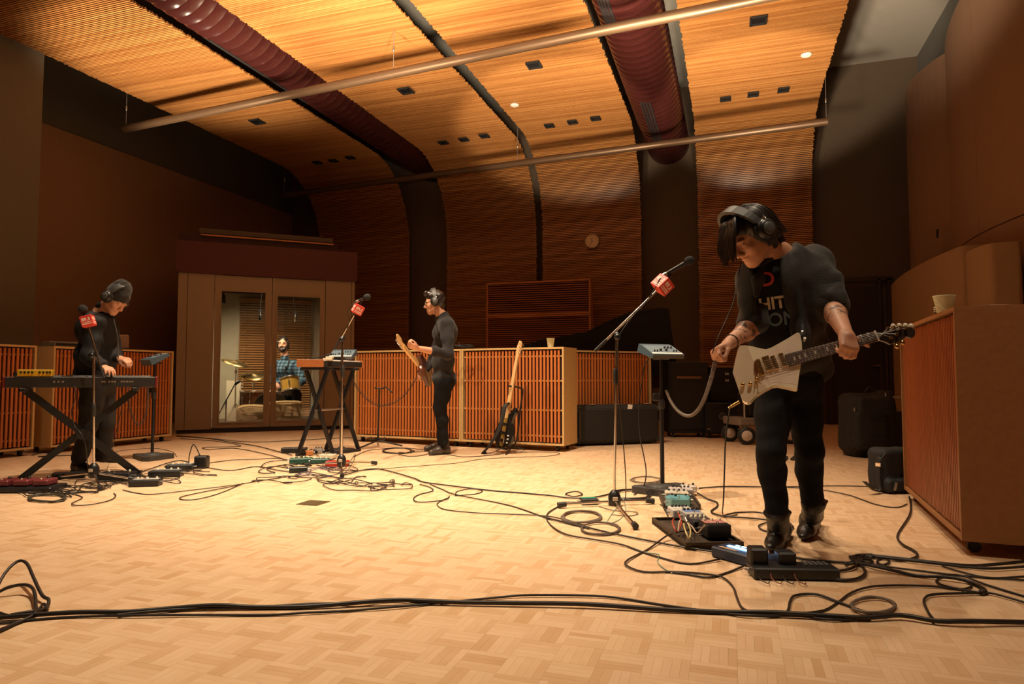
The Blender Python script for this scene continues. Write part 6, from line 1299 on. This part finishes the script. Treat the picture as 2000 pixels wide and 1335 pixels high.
# brass floor plate
q = zp(612, 982); t = thing('floor_plate', 'square brass floor-box plate let into the parquet', 'floor plate', q, 0); BRS = mat('brass_plate', (.16, .11, .05), .45, .6); MB().rbox((0, 0, .0015), (.165, .165, .004), .001).build('plate', BRS, t); MB().box((0, .0, .004), (.12, .12, .0015)).build('flap', BRS, t); MB().cyl((0, -.045, .0046), (0, -.045, .006), .008, n=10).build('flap_ring', STEEL, t)
# ================================================================ effects pedals
def pedal(label, P, ang, d3, col, top=None, knobs=3, switch=True, cat='effects pedal', name='effects_pedal', z0=0., grp=None, extra=None):
    q = np.array(P, float); q[2] += z0; t = thing(name, label, cat, q, ang, grp); w_, d_, h_ = d3; cm = mat('pedal_%02x%02x%02x' % tuple(int(255*min(1, c)) for c in col), col, .4)
    MB().rbox((0, 0, h_/2+.002), d3, .006).build('housing', cm, t)
    if top: MB().box((0, d_*.12, h_+.0025), (w_*.86, d_*.6, .0012)).build('face_plate', mat('plate_%02x%02x%02x' % tuple(int(255*min(1, c)) for c in top), top, .4), t)
    for k in range(knobs): MB().lathe((w_*(-.32+.64*(k/(max(1, knobs-1)) if knobs > 1 else .5)), d_*.27, h_+.002), [(.0085, 0), (.0075, .013), (.0001, .0135)], n=10).build('knob', BLK if sum(col) > .25 else CREAM, t)
    if switch: MB().cyl((0, -d_*.30, h_), (0, -d_*.30, h_+.012), .007, n=10).build('foot_switch', CHR, t)
    for sx in (-1, 1): MB().cyl((sx*w_/2, d_*.1, h_*.55), (sx*(w_/2+.02), d_*.1, h_*.55), .007, n=8).build('jack_plug', STEEL, t)
    if extra: extra(t)
    return t
# right pedalboard: two trays meeting at an angle
TR = mat('tray_wood_worn', (.045, .028, .016), .6, bump=.3, bscale=60, var=.4)
def tray(label, A, B_, dep, h=.034):
    A, B_ = np.array(A), np.array(B_); e = nrm(B_-A); n_ = np.array([-e[1], e[0], 0]); c = (A+B_)/2; t = thing('pedalboard_tray', label, 'pedalboard', c, math.atan2(e[1], e[0])); L = np.linalg.norm(B_-A)
    MB().box((0, dep/2, .012), (L, dep, .018)).build('tray_floor', TR, t)
    for y in (.006, dep-.006): MB().box((0, y, h/2+.003), (L, .012, h)).build('side_wall', TR, t)
    for x in (-L/2+.006, L/2-.006): MB().box((x, dep/2, h/2+.003), (.012, dep-.025, h)).build('end_wall', TR, t)
    return t, e, n_, c
p0, p1_, p2_, p3_ = zp(1273, 1022), zp(1333, 1072), zp(1420, 1070), zp(1360, 1010)
t1, e1, n1_, c1 = tray('worn dark pedalboard tray full of coloured effects pedals by the near boots', p0, zp(1340, 1074), .30)
t2, e2, n2_, c2 = tray('second dark pedalboard tray touching the mixer base', zp(1283, 1000), zp(1325, 968)+0*UP, -.001+.16, .045) if False else (None, None, None, None)
a1 = math.atan2(e1[1], e1[0]); PP = lambda px, py, z=.03: np.array([*zp(px, py)[:2], z])
lst = [((1396, 1057), 'black effects pedal with a pink top at the near end of the pedalboard', (.13, .14, .07), (.012, .012, .013), (.55, .25, .22), 3), ((1368, 1043), 'dark multi-knob pedal in the middle of the near pedalboard', (.12, .13, .055), (.02, .022, .03), (.05, .05, .06), 4),
       ((1352, 1027), 'blue-topped silver pedal on the near pedalboard', (.11, .12, .055), (.40, .38, .36), (.12, .2, .42), 4), ((1330, 1018), 'white pedal with black knobs on the near pedalboard', (.13, .12, .05), (.55, .52, .48), (.60, .57, .52), 5), ((1323, 1000), 'sky-blue pedal at the far end of the near pedalboard', (.12, .13, .065), (.14, .38, .44), None, 1)]
for (p, lab, d3, c_, tp, k) in lst: pedal(lab, PP(*p), a1+math.pi/2, d3, c_, tp, k)
lst = [((1327, 991), 'teal pedal behind the sky-blue one on the far pedalboard', (.14, .10, .055), (.05, .20, .22), (.12, .33, .36), 2), ((1322, 981), 'cream pedal with black knobs on the far pedalboard', (.16, .10, .055), (.60, .53, .42), (.65, .60, .52), 4), ((1330, 972), 'silver pedal with many knobs near the mixer base', (.17, .10, .05), (.42, .38, .36), (.55, .48, .46), 5), ((1345, 966), 'white pedal lying at the back of the far pedalboard', (.11, .09, .05), (.65, .60, .55), None, 2)]
t2, e2, n2_, c2 = tray('narrow wooden pedalboard tray behind the near one, below the mixer base', zp(1296, 1002), zp(1340, 970), -.0001+.24 if False else .02, .04) if False else (None,)*4
t2 = thing('pedalboard_tray', 'narrow wooden pedalboard tray reaching back to the mixer base', 'pedalboard', PP(1326, 983, 0), YAW-.15); MB().box((0, .0, .010), (.22, .42, .018)).build('tray_floor', TR, t2)
for sx in (-1, 1): MB().box((sx*.114, 0, .02), (.012, .42, .036)).build('side_wall', TR, t2)
for (p, lab, d3, c_, tp, k) in lst: pedal(lab, PP(*p, .02), YAW-.15, d3, c_, tp, k)
# coloured patch leads on the tray
for i, (pts, col, lab) in enumerate([([(1316, 1030), (1314, 1046), (1322, 1052), (1331, 1036), (1326, 1026)], (.5, .06, .03), 'short red patch lead looping out of the near pedalboard'), ([(1336, 1040), (1338, 1060), (1346, 1066), (1349, 1050), (1342, 1044)], (.62, .50, .22), 'short yellow patch lead on the near pedalboard'), ([(1325, 1056), (1330, 1040), (1350, 1040), (1362, 1056), (1372, 1058)], (.55, .38, .28), 'pale copper lead plugged into the near pedalboard'), ([(1290, 1000), (1296, 1012), (1305, 1020), (1300, 1008)], (.02, .02, .02), 'short black patch lead at the left end of the near pedalboard')]):
    P = [PP(x, y+9, .075+.02*math.sin(k*1.9)) for k, (x, y) in enumerate(pts)]; t = thing('patch_lead', lab, 'cable', P[0]); MB().tube(spline(P, .01), .0042, 6).build('lead', mat('lead_%d' % i, col, .4), t, world=t); d = nrm(P[-1]-P[-2]); MB().cyl(P[-1]-d*.005, P[-1]+d*.03, .008, n=8).build('plug', STEEL, t, world=t)
# lit looper + power unit by the boots
def screen(t):
    LIT = mat('lit_display', (.3, .6, 1), .3, emit=(.35, .65, 1), es=5); 
    for x, y, a_, b_ in ((-.03, .0, .14, .022), (-.07, .035, .022, .012), (-.035, .035, .022, .012), (.03, .035, .022, .012)): MB().box((x, y, .0565), (a_, b_, .002)).build('lit_display', LIT, t)
    MB().box((-.06, -.045, .0555), (.10, .02, .002)).build('tape_strip', mat('tape_tan', (.5, .33, .2), .7), t)
P0 = PP(1456, 1097, 0); P1 = PP(1508, 1116, 0); ag = math.atan2(*(zp(1500, 1112)-zp(1415, 1088))[[1, 0]])
pedal('dark blue pedal with glowing blue displays in front of the near boots', P0, ag, (.30, .13, .05), (.015, .03, .07), (.02, .05, .12), 0, False, extra=screen)
ag2 = math.atan2(*(zp(1603, 1134)-zp(1500, 1132))[[1, 0]])
def blocks(t):
    for x, h in ((-.14, .075), (-.02, .06)): MB().rbox((x, .03, .05+h/2-.005), (.075, .075, h), .008).build('power_adapter', BLK, t)
    for k in range(5): MB().box((.06+.022*k, .02, .0545), (.012, .06, .004)).build('outlet_row', GREYP, t)
    for k in range(4): MB().tube(spline([(-.16+.05*k, -.05, .03), (-.17+.05*k, -.11, .02), (-.15+.05*k, -.14, .012), (-.13+.05*k, -.10, .006)], .01), .0022, 5).build('thin_wire', mat('wire_copper', (.25, .07, .03), .4) if k % 2 else BLK, t)
pedal('black power strip with adapters and thin wires at the near boots', PP(1548, 1126, 0), ag2, (.36, .12, .05), (.012, .012, .012), None, 0, False, 'power strip', 'power_strip', extra=blocks)
# small interface boxes on the floor
pedal('small black interface box with a green label by the tall mic stand', PP(1150, 984, 0), YAW+.15, (.12, .075, .04), (.015, .015, .015), (.02, .22, .14), 0, False)
for p, lab, d3, c_, tp, k, an in [((575, 884), 'black wah pedal behind the middle pedal cluster', (.28, .10, .06), (.014, .014, .015), (.03, .04, .055), 0, .1), ((604, 888), 'orange pedal in the middle cluster', (.08, .12, .05), (.50, .18, .05), None, 2, .4), ((622, 884), 'small silver pedal in the middle cluster', (.09, .12, .05), (.4, .38, .35), None, 3, .2), ((640, 896), 'cream pedal at the right of the middle cluster', (.16, .12, .05), (.60, .54, .42), None, 2, -.1), ((588, 904), 'dark green pedal at the front of the middle cluster', (.22, .11, .05), (.012, .07, .05), (.02, .10, .075), 4, .25), ((625, 905), 'second dark green pedal beside the cream one', (.18, .11, .05), (.015, .075, .06), (.05, .12, .11), 3, .15), ((659, 910), 'bright red pedal below the middle mic stand', (.22, .13, .05), (.42, .02, .012), None, 3, .1), ((583, 922), 'small black box with a white socket at the front of the middle cluster', (.16, .09, .05), (.014, .02, .017), None, 1, .3)]:
    pedal(lab, PP(*p, 0), YAW+an, d3, c_, tp, k)
for p, lab, d3, c_, tp, k, an in [((285, 948), 'black pedal with a silver top left of the middle floor, nearest the viewer', (.22, .13, .05), (.013, .013, .014), (.38, .36, .34), 3, .2), ((325, 930), 'black multi-effect pedal with grey tops right of the X stand', (.26, .14, .055), (.013, .014, .016), (.16, .2, .23), 4, .2), ((352, 917), 'dark pedal with blue-grey tops behind the multi-effect pedal', (.24, .14, .05), (.013, .014, .016), (.14, .18, .21), 4, .2), ((228, 938), 'black pedal at the foot of the X stand', (.26, .16, .07), (.012, .012, .012), None, 2, .1), ((135, 933), 'black foot pedal beside the keyboard player\'s boot', (.24, .10, .05), (.012, .012, .012), None, 0, .4)]:
    pedal(lab, PP(*p, 0), YAW+an, d3, c_, tp, k)
q = PP(394, 914, 0); t = thing('power_adapter', 'black power adapter block standing among the cables right of the pedals', 'adapter', q, YAW); MB().rbox((0, 0, .06), (.12, .09, .12), .012).build('adapter_block', BLK, t); MB().tube(spline([(-.02, 0, .12), (-.06, 0, .20), (-.10, .02, .22), (-.13, .02, .12), (-.14, .03, .01)], .02), .005).build('adapter_cord', BLKM, t)
q = PP(32, 958, 0); t = thing('pedalboard', 'dark red pedalboard at the left picture edge under the keyboard stand', 'pedalboard', q, YAW+.1); MB().rbox((0, 0, .02), (.62, .24, .04), .01).build('board', BLK, t)
for k in range(4): MB().rbox((-.22+.14*k, .01, .065), (.11, .15, .045), .008).build('red_pedal', mat('pedal_maroon', (.17, .03, .035), .35), t); MB().cyl((-.22+.14*k, -.04, .088), (-.22+.14*k, -.04, .102), .008, n=10).build('foot_switch', CHR, t); MB().lathe((-.22+.14*k, .05, .0875), [(.012, 0), (.010, .014), (.0001, .0145)], n=10).build('knob', BLK, t)
# ================================================================ cables on the parquet (traced on the floor plane)
CBK = mat('cable_black', (.020, .015, .012), .45); CBG = mat('cable_grey', (.17, .13, .10), .5); CBD = mat('cable_brown_black', (.035, .022, .015), .45); CBC = mat('cable_pale_green', (.30, .36, .27), .5); CBP = mat('cable_violet', (.10, .08, .13), .5)
crng = np.random.default_rng(11)
def cable(label, pts, r=.0045, m=None, lift=1.2, grp=None, plugs=()):
    P = []; 
    for q in pts:
        p = zp(q[0], q[1]); p[2] = r+(q[2] if len(q) > 2 else 0)+crng.uniform(0, lift)*r; P.append(p)
    S = spline(P, .03); S[:, 2] = np.maximum(S[:, 2], r+.0005)
    c = P[len(P)//2].copy(); c[2] = 0; o = MB().tube(S-c, r, 6).build('cable', m or CBK); o.location = tuple(c); tag(o, label, 'cable', grp)
    return o
def ring(cx, cy, rx, ry, n=1, jit=.06, ph=0.):
    return [(cx+rx*(1+crng.uniform(-jit, jit))*math.cos(ph+k*math.pi/5), cy+ry*(1+crng.uniform(-jit, jit))*math.sin(ph+k*math.pi/5), .0012*k/10*1.5) for k in range(10*n+1)]
def tangle(cx, cy, rx, ry, n, seed, x1=None, y1=None):
    g = np.random.default_rng(seed); out = []; K = n*7; a = g.uniform(0, 6)
    for k in range(K):
        a += g.uniform(.55, 1.15)*(1 if (k//9) % 2 == 0 else -1); u = k/(K-1); ccx = cx+rx*.75*math.sin(2.1*u*n+seed); ccy = cy+ry*.7*math.sin(1.7*u*n+seed*1.7)
        rr = g.uniform(.28, .6); out.append((ccx+rx*rr*math.cos(a), ccy+ry*rr*math.sin(a), g.uniform(0, .008)))
    if x1 is not None: out.append((x1, y1))
    return out
# foreground trunk and strands
cable('thick black multicore running across the whole foreground', [(-25, 1213), (60, 1208), (150, 1203), (250, 1199), (330, 1193), (420, 1191), (500, 1190), (600, 1189), (760, 1181), (840, 1181), (900, 1182), (1000, 1184), (1140, 1187), (1290, 1195), (1420, 1200), (1500, 1204), (1600, 1209), (1690, 1213), (1760, 1210), (1830, 1220), (1900, 1223), (2020, 1221)], .0085)
cable('braided cable strand above the thick foreground multicore at left', [(230, 1205), (353, 1194), (490, 1190), (602, 1184), (650, 1182), (700, 1183), (763, 1176), (828, 1180), (870, 1180)], .0055)
cable('thin strand just below the foreground multicore, ending at its knot', [(-20, 1222), (120, 1208), (280, 1206), (400, 1204), (525, 1203), (600, 1200), (681, 1195), (763, 1190), (828, 1183), (845, 1181)], .0045)
cable('thin cable bowing up from the foreground multicore in the middle', [(860, 1181), (883, 1178), (968, 1170), (1037, 1166), (1160, 1167), (1220, 1172), (1300, 1184), (1400, 1198), (1470, 1207), (1560, 1206), (1620, 1214), (1700, 1212)], .0045)
cable('dark cable loop standing up at the lower left picture edge', [(-15, 1168), (8, 1150, .05), (32, 1139, .08), (50, 1141, .08), (66, 1160, .05), (82, 1176, .02), (95, 1180, .01), (88, 1192), (60, 1201), (20, 1206)], .0065)
cable('inner cable loop at the lower left picture edge', [(-15, 1166), (15, 1163, .02), (45, 1160, .03), (64, 1168, .03), (69, 1190, .01), (66, 1207), (30, 1221), (-15, 1243)], .0065)
cable('short bent cable end beside the lower left loops', [(-12, 1196), (20, 1206), (45, 1205), (72, 1196), (86, 1184), (92, 1196)], .0055)
# right foreground
cable('cable from the near pedalboard curving round to the foreground multicore', [(1362, 1053, .05), (1335, 1053, .04), (1305, 1054, .02), (1266, 1074), (1226, 1097), (1224, 1108), (1258, 1119), (1310, 1119), (1368, 1122), (1410, 1130), (1431, 1147), (1439, 1168), (1449, 1189), (1473, 1200), (1500, 1203)], .0045, CBD)
cable('cable passing left of the near pedalboard to the glowing blue pedal', [(1060, 1012), (1130, 1028), (1200, 1045), (1279, 1061), (1326, 1070), (1407, 1083)], .005)
cable('dark cable under the near pedalboard running to the blue pedal from the left', [(1089, 991), (1071, 1003), (1068, 1015), (1081, 1032), (1109, 1047), (1158, 1056), (1214, 1066), (1250, 1078), (1287, 1090), (1347, 1103), (1407, 1095)], .0045, CBD)
cable('cable looping below the blue pedal towards the power strip', [(1300, 1118), (1345, 1124), (1384, 1130), (1420, 1120), (1452, 1109)], .0045)
cable('pale green wire lying below the near pedalboard', [(1239, 1072), (1262, 1080), (1287, 1084), (1284, 1096), (1292, 1108), (1313, 1121)], .003, CBC)
cable('cable making a rounded hump beside the power strip', [(1505, 1205), (1536, 1199), (1543, 1178), (1550, 1168), (1570, 1163), (1598, 1165), (1628, 1175), (1664, 1188), (1700, 1202), (1730, 1208)], .005)
cable('long thin cable sweeping right from the multicore in a wide arch', [(1560, 1203), (1610, 1194), (1637, 1178), (1664, 1160), (1700, 1150), (1745, 1147), (1820, 1148), (1865, 1152), (1910, 1160), (1930, 1162)], .0045)
cable('grey cable coil in the right foreground', ring(1706, 1187, 44, 15, 2), .0055, CBG)
cable('cable dropping from the shoulder bag and curling to the right-hand knot', [(1776, 972), (1779, 990), (1776, 1010), (1754, 1045), (1760, 1064), (1781, 1076), (1792, 1085), (1786, 1093), (1760, 1096), (1730, 1092), (1688, 1088), (1664, 1089)], .006)
cable('thick cable bundle running from the knot to the lower right', [(1660, 1090), (1672, 1099), (1688, 1106), (1730, 1117), (1790, 1127), (1850, 1134), (1890, 1140), (1918, 1151), (1925, 1160), (1915, 1163)], .0075)
cable('cable behind the power strip running right to the knot', [(1515, 1090), (1545, 1091), (1580, 1096), (1630, 1100), (1680, 1105)], .006)
cable('middle cable bowing from the power strip to the knot', [(1560, 1104), (1595, 1114), (1640, 1118), (1667, 1112), (1680, 1101)], .006)
cable('front cable bowing from the power strip end round to the knot', [(1604, 1130), (1640, 1136), (1672, 1135), (1689, 1126), (1688, 1114), (1678, 1102)], .007)
for i, (lab, p, r) in enumerate([('uppermost of the cables fanning out to the right picture edge', [(1664, 1092), (1685, 1086), (1775, 1096), (1880, 1107), (1940, 1104), (2020, 1096)], .006), ('second of the cables fanning out to the right picture edge', [(1690, 1090), (1730, 1094), (1820, 1104), (1880, 1110), (1940, 1115), (2020, 1110)], .006),
                              ('third of the cables fanning out to the right picture edge', [(1680, 1100), (1720, 1108), (1790, 1116), (1880, 1126), (2020, 1137)], .0045), ('fourth of the cables fanning out to the right picture edge', [(1829, 1138), (1835, 1130), (1850, 1126), (1880, 1128), (1925, 1144), (2020, 1172)], .0045), ('lowest of the cables fanning out to the right picture edge', [(1912, 1157), (1930, 1161), (1955, 1167), (2020, 1185)], .0045), ('thin cable between the fanned cables at the right edge', [(1840, 1108), (1890, 1122), (1940, 1130), (2020, 1126)], .004)]): cable(lab, p, r)
cable('small round cable loop lying by the right-hand knot', ring(1725, 1099, 12, 6, 2), .004)
cable('oval cable loop under the fanned cables at right', [(1829, 1137), (1838, 1145), (1858, 1151), (1880, 1153), (1896, 1149), (1894, 1140), (1870, 1131), (1845, 1129)], .0045)
cable('cable stepping down from the bundle end to the multicore at right', [(1920, 1162), (1880, 1163), (1825, 1165), (1808, 1171), (1805, 1180), (1814, 1199), (1823, 1212), (1822, 1219)], .005)
cable('tight knot of cables right of the near boots', tangle(1680, 1098, 26, 10, 5, 5), .005)
# behind the near guitarist
cable('thin straight cable passing behind the near boots to the bag', [(1340, 956), (1410, 952), (1528, 952), (1640, 950), (1766, 953)], .004); cable('second thin cable behind the near boots, sagging to the right', [(1360, 955), (1420, 951), (1560, 954), (1609, 959), (1660, 969), (1710, 986), (1750, 992), (1772, 986)], .004)
cable('black cable with a plug snaking from the far pedalboard to the boots', [(1362, 970, .02), (1381, 976), (1400, 983), (1400, 991), (1389, 1000), (1396, 1006), (1420, 1011), (1460, 1014), (1505, 1019)], .0055); cable('curved cable meeting the hanging guitar lead', [(1413, 1010), (1430, 1004), (1450, 1002), (1480, 1003), (1512, 1008)], .005)
cable('oval cable loop behind the near boot', ring(1516, 1031, 33, 10, 1), .0045)
# around the tall mic stand
cable('long cable crossing the open floor from the middle stand to the tall stand', [(672, 930), (707, 920), (737, 917), (769, 924), (809, 936), (828, 943), (877, 950), (958, 959), (1024, 964), (1076, 970), (1110, 974), (1151, 975), (1183, 968), (1198, 964)], .0055)
cable('small closed cable loop on the long cable left of the tall stand', ring(1121, 966, 16, 4.5, 1), .004); cable('thin cable slanting across the open floor towards the near pedalboard', [(840, 947), (865, 957), (892, 968), (991, 987), (1063, 1011), (1110, 1024), (1150, 1034)], .004)
cable('thin cable bulging left then running right across the open floor', [(877, 972), (858, 981), (854, 987), (870, 996), (926, 1003), (1000, 1006), (1075, 1010), (1140, 1027)], .0035); cable('teardrop cable loop in the open floor', [(889, 969), (894, 960), (922, 956), (942, 959), (930, 965), (889, 969)], .0035)
cable('loose cable curl at the right end of the middle tangle', [(820, 947), (840, 953), (845, 960), (820, 966), (808, 974), (812, 981), (830, 982), (868, 978), (878, 970)], .004)
cable('grey cable coil nearest the viewer by the tall mic stand', ring(1136, 1012, 38, 11, 5), .0045, CBG); cable('second grey-brown coil right of the first by the tall mic stand', ring(1173, 1035, 37, 12, 4), .0042, mat('cable_mid', (.10, .07, .055), .5)); cable('thick black cable coil between the tall stand and the mixer base', ring(1233, 969, 35, 10, 5, .09), .006); cable('thin grey cable coil resting behind the mixer base', ring(1262, 938, 28, 6, 4, .2), .0028, CBG)
cable('cables at the small interface box by the tall stand', [(1088, 984), (1110, 981), (1138, 983), (1165, 984), (1190, 978)], .0035, CBG); cable('thin pale lead curling in front of the tall stand hub', [(1205, 972, .03), (1210, 985, .01), (1196, 1002), (1186, 1022), (1210, 1015), (1222, 995), (1216, 978, .02)], .0028, CBC); cable('thin cable loop right of the tall stand front leg', [(1170, 990), (1200, 998), (1236, 1000), (1246, 1004), (1230, 1008), (1195, 1006)], .003, CBG)
def hang(label, P, r=.0035, m=None): P = spline(P, .03); c = P[-1].copy(); o = MB().tube(P-c, r, 6).build('cable', m or CBK); o.location = tuple(c); tag(o, label, 'cable'); return o
hang('thin cable hanging from the blue mixer to the floor coil', [at(1268, 700, 5.0), at(1259, 712, 5.0), at(1254, 745, 5.0), at(1248, 790, 5.0), at(1250, 850, 4.95), at(1262, 920, 4.9), zp(1254, 958)+UP*.01, zp(1238, 968)+UP*.012], .0045); hang('thin cable dropping beside the pole of the tall mic stand', [at(1207, 672, 4.48), at(1208, 760, 4.48), at(1216, 850, 4.46), at(1222, 930, 4.44), zp(1221, 978)+UP*.006, zp(1212, 992)+UP*.004], .0038)
hang('thin mic cable wound along the tall boom arm', [at(1297, 540, 4.50), at(1288, 545, 4.49), at(1281, 560, 4.48), at(1260, 592, 4.49), at(1240, 612, 4.50), at(1215, 645, 4.49), at(1207, 662, 4.49)], .0035); hang('mic cable curving at the middle boom arm', [at(697, 590, 6.26), at(684, 597, 6.25), at(679, 612, 6.25), at(682, 628, 6.25), at(672, 660, 6.25), at(666, 700, 6.25), at(664, 800, 6.25), zp(664, 905)+UP*.006], .0032)
hang('headphone cable from the bowed guitarist to his right hand', [at(1447, 512, 3.18), at(1441, 545, 3.14), at(1432, 590, 3.08), at(1420, 620, 3.05), at(1404, 655, 3.0), at(1391, 690, 2.98)], .0025); hang('headphone cable down the back of the guitarist in glasses', [at(851, 600, 7.36), at(850, 612, 7.34), at(852, 630, 7.33), at(856, 660, 7.30)], .003)
def coil(label, P, r=.0088, rc=.0024, pitch=.0145, m=None):
    S = spline(P, .02); d = np.r_[0, np.cumsum(np.linalg.norm(np.diff(S, axis=0), axis=1))]; n = int(d[-1]/pitch*7); s_ = np.linspace(0, d[-1], n); C = np.stack([np.interp(s_, d, S[:, i]) for i in range(3)], 1); T = np.gradient(C, axis=0); T /= np.linalg.norm(T, axis=1)[:, None]
    a = np.cross(T, UP+np.array([.01, .02, 0])); a /= np.linalg.norm(a, axis=1)[:, None]; b = np.cross(T, a); ph = 2*math.pi*s_/pitch; Q = C+r*(np.cos(ph)[:, None]*a+np.sin(ph)[:, None]*b); c = C[n//2].copy(); o = MB().tube(Q-c, rc, 4).build('coiled_cable', m or CBG); o.location = tuple(c); tag(o, label, 'cable'); return o
coil('coiled cord from the mixer stand to the hand of the bowed guitarist', [at(1301, 762, 5.0), at(1310, 783, 4.8), at(1325, 803, 4.5), at(1345, 812, 4.1), at(1362, 802, 3.7), at(1377, 775, 3.35), at(1390, 735, 3.1), at(1397, 706, 3.0)])
coil('coiled cord sagging from the middle mixer to the guitarist in glasses', [at(690, 744, 7.6), at(708, 770, 7.5), at(735, 790, 7.45), at(760, 789, 7.4), at(785, 775, 7.38), at(805, 750, 7.36), at(814, 736, 7.36)], .011, .003, .017, CBD)
coil('coiled cord hanging below the stage keyboard beside the mixer stand', [at(288, 752, 6.6), at(289, 780, 6.5), at(283, 815, 6.45), at(272, 829, 6.4), at(262, 820, 6.4), at(252, 790, 6.4), at(249, 755, 6.35)], .010, .003, .015, CBD)
hang('thin cord hanging from the stage keyboard towards the floor', [at(236, 752, 5.9), at(238, 790, 5.9), at(228, 840, 5.95), at(221, 868, 5.98), zp(222, 886)+UP*.006, zp(238, 893)+UP*.005, zp(262, 892)+UP*.005], .0035); hang('cord looping below the stage keyboard before the trousers', [at(145, 752, 5.5), at(148, 775, 5.48), at(140, 800, 5.48), at(145, 830, 5.48), at(165, 860, 5.45), zp(172, 925)+UP*.008], .004)
# middle tangle
MT = 'loose cables in the tangle below the middle mic stand'
for i, (cx, cy, rx, ry, n, m, r, lab) in enumerate([(660, 938, 62, 13, 5, CBD, .004, 'brown-black cable looping right below the middle mic stand'), (700, 948, 66, 12, 5, CBD, .0038, 'thin cable in wide loops at the front of the middle tangle'), (770, 950, 46, 9, 4, CBD, .0038, 'cable curls at the right end of the middle tangle'), (620, 922, 40, 9, 5, CBP, .0035, 'violet-grey lead bunched before the middle pedals'), (560, 912, 46, 12, 4, CBK, .0045, 'black cable knotted left of the middle pedals'), (545, 938, 50, 8, 4, CBD, .004, 'cable looping on the floor left of the middle tangle'), (610, 890, 40, 10, 4, CBK, .0038, 'cables heaped over the middle pedals'), (655, 915, 36, 10, 4, CBK, .004, 'black cable knot around the red pedal')]):
    cable(lab, tangle(cx, cy, rx, ry, n, 20+i), r, m)
cable('small standing loop of cable right of the red pedal', [(660, 925), (676, 918, .02), (690, 906, .07), (694, 904, .08), (690, 912, .05), (678, 922, .01), (664, 930)], .0035); cable('cable coil lying right of the empty guitar stand', ring(777, 881, 29, 5.5, 4, .15), .0038)
cable('thin cable running from the middle tangle to the bass', [(707, 919), (760, 915), (828, 910), (893, 905), (940, 897), (1000, 894), (1070, 891), (1092, 887), (1085, 884), (1040, 883), (1005, 884)], .0032, CBD); cable('cable loops by the shoes of the guitarist in glasses', tangle(812, 884, 34, 7, 3, 40), .0038); cable('cable passing under the empty stand towards the shoes', [(690, 893), (720, 880), (760, 876), (800, 876), (840, 880)], .0038); cable('cable on the floor right of the shoes, behind the bass', [(872, 888), (905, 892), (950, 890), (985, 886)], .0035)
cable('long cable from the booth door to the middle pedals', [(344, 853), (400, 856), (440, 862), (500, 872), (540, 882), (570, 890)], .0055); cable('second cable from the booth door, looping before the pedals', [(352, 857), (420, 862), (470, 872), (400, 874), (408, 878), (460, 876), (520, 888), (556, 898)], .0045); cable('third cable running along the booth foot to the pedals', [(345, 851), (420, 858), (490, 864), (560, 862), (640, 857), (690, 855)], .005)
cable('cable from the left pedals to the middle tangle', [(410, 905), (450, 900), (500, 898), (540, 896), (575, 902)], .0045); cable('lower cable from the left pedals to the middle tangle', [(405, 914), (450, 920), (500, 912), (545, 920), (580, 924)], .0045)
# left tangle
cable('long thin cable from the left tangle to the middle one', [(240, 958), (270, 964), (299, 966), (368, 959), (460, 948), (520, 938), (560, 932)], .0038, CBD); cable('long narrow cable bight on the open floor left of the middle', [(470, 948), (402, 961), (356, 971), (353, 976), (372, 977), (400, 973), (437, 961), (475, 945)], .0038, CBD); cable('hooked cable curl in front of the left tangle', [(140, 966), (152, 968), (161, 973), (148, 980), (140, 985), (150, 989), (184, 986), (215, 978), (226, 970), (222, 964)], .0038, CBD); cable('grey cable coil at the front of the left tangle', ring(92, 975, 37, 7, 5, .12), .0045, mat('cable_olive', (.06, .055, .04), .5))
for i, (cx, cy, rx, ry, n, m, r, lab) in enumerate([(165, 955, 62, 11, 5, CBK, .0045, 'black cable heaped below the left mic stand'), (215, 947, 56, 11, 5, CBD, .004, 'brown-black cable crossing the left tangle'), (130, 962, 52, 10, 4, CBK, .0045, 'black cable spread left in the left tangle'), (300, 936, 50, 9, 4, CBK, .004, 'cable loops around the silver-topped pedal'), (250, 930, 44, 10, 4, CBK, .0045, 'cable knot at the right foot of the X stand'), (380, 922, 38, 7, 4, CBD, .004, 'cables around the standing power adapter'), (60, 962, 50, 9, 3, CBK, .0045, 'cable looping over the dark red pedalboard')]):
    cable(lab, tangle(cx, cy, rx, ry, n, 60+i), r, m)
cable('thin cable arching behind the left mixer base', [(222, 885), (240, 880), (300, 876), (335, 882), (345, 892)], .003); cable('cable from the X stand foot to the left mixer base', [(262, 928), (300, 915), (330, 905), (352, 900), (372, 905)], .005); cable('cable along the foot of the left gobo', [(62, 890), (85, 884), (110, 888), (100, 893), (75, 892), (140, 890)], .0045)
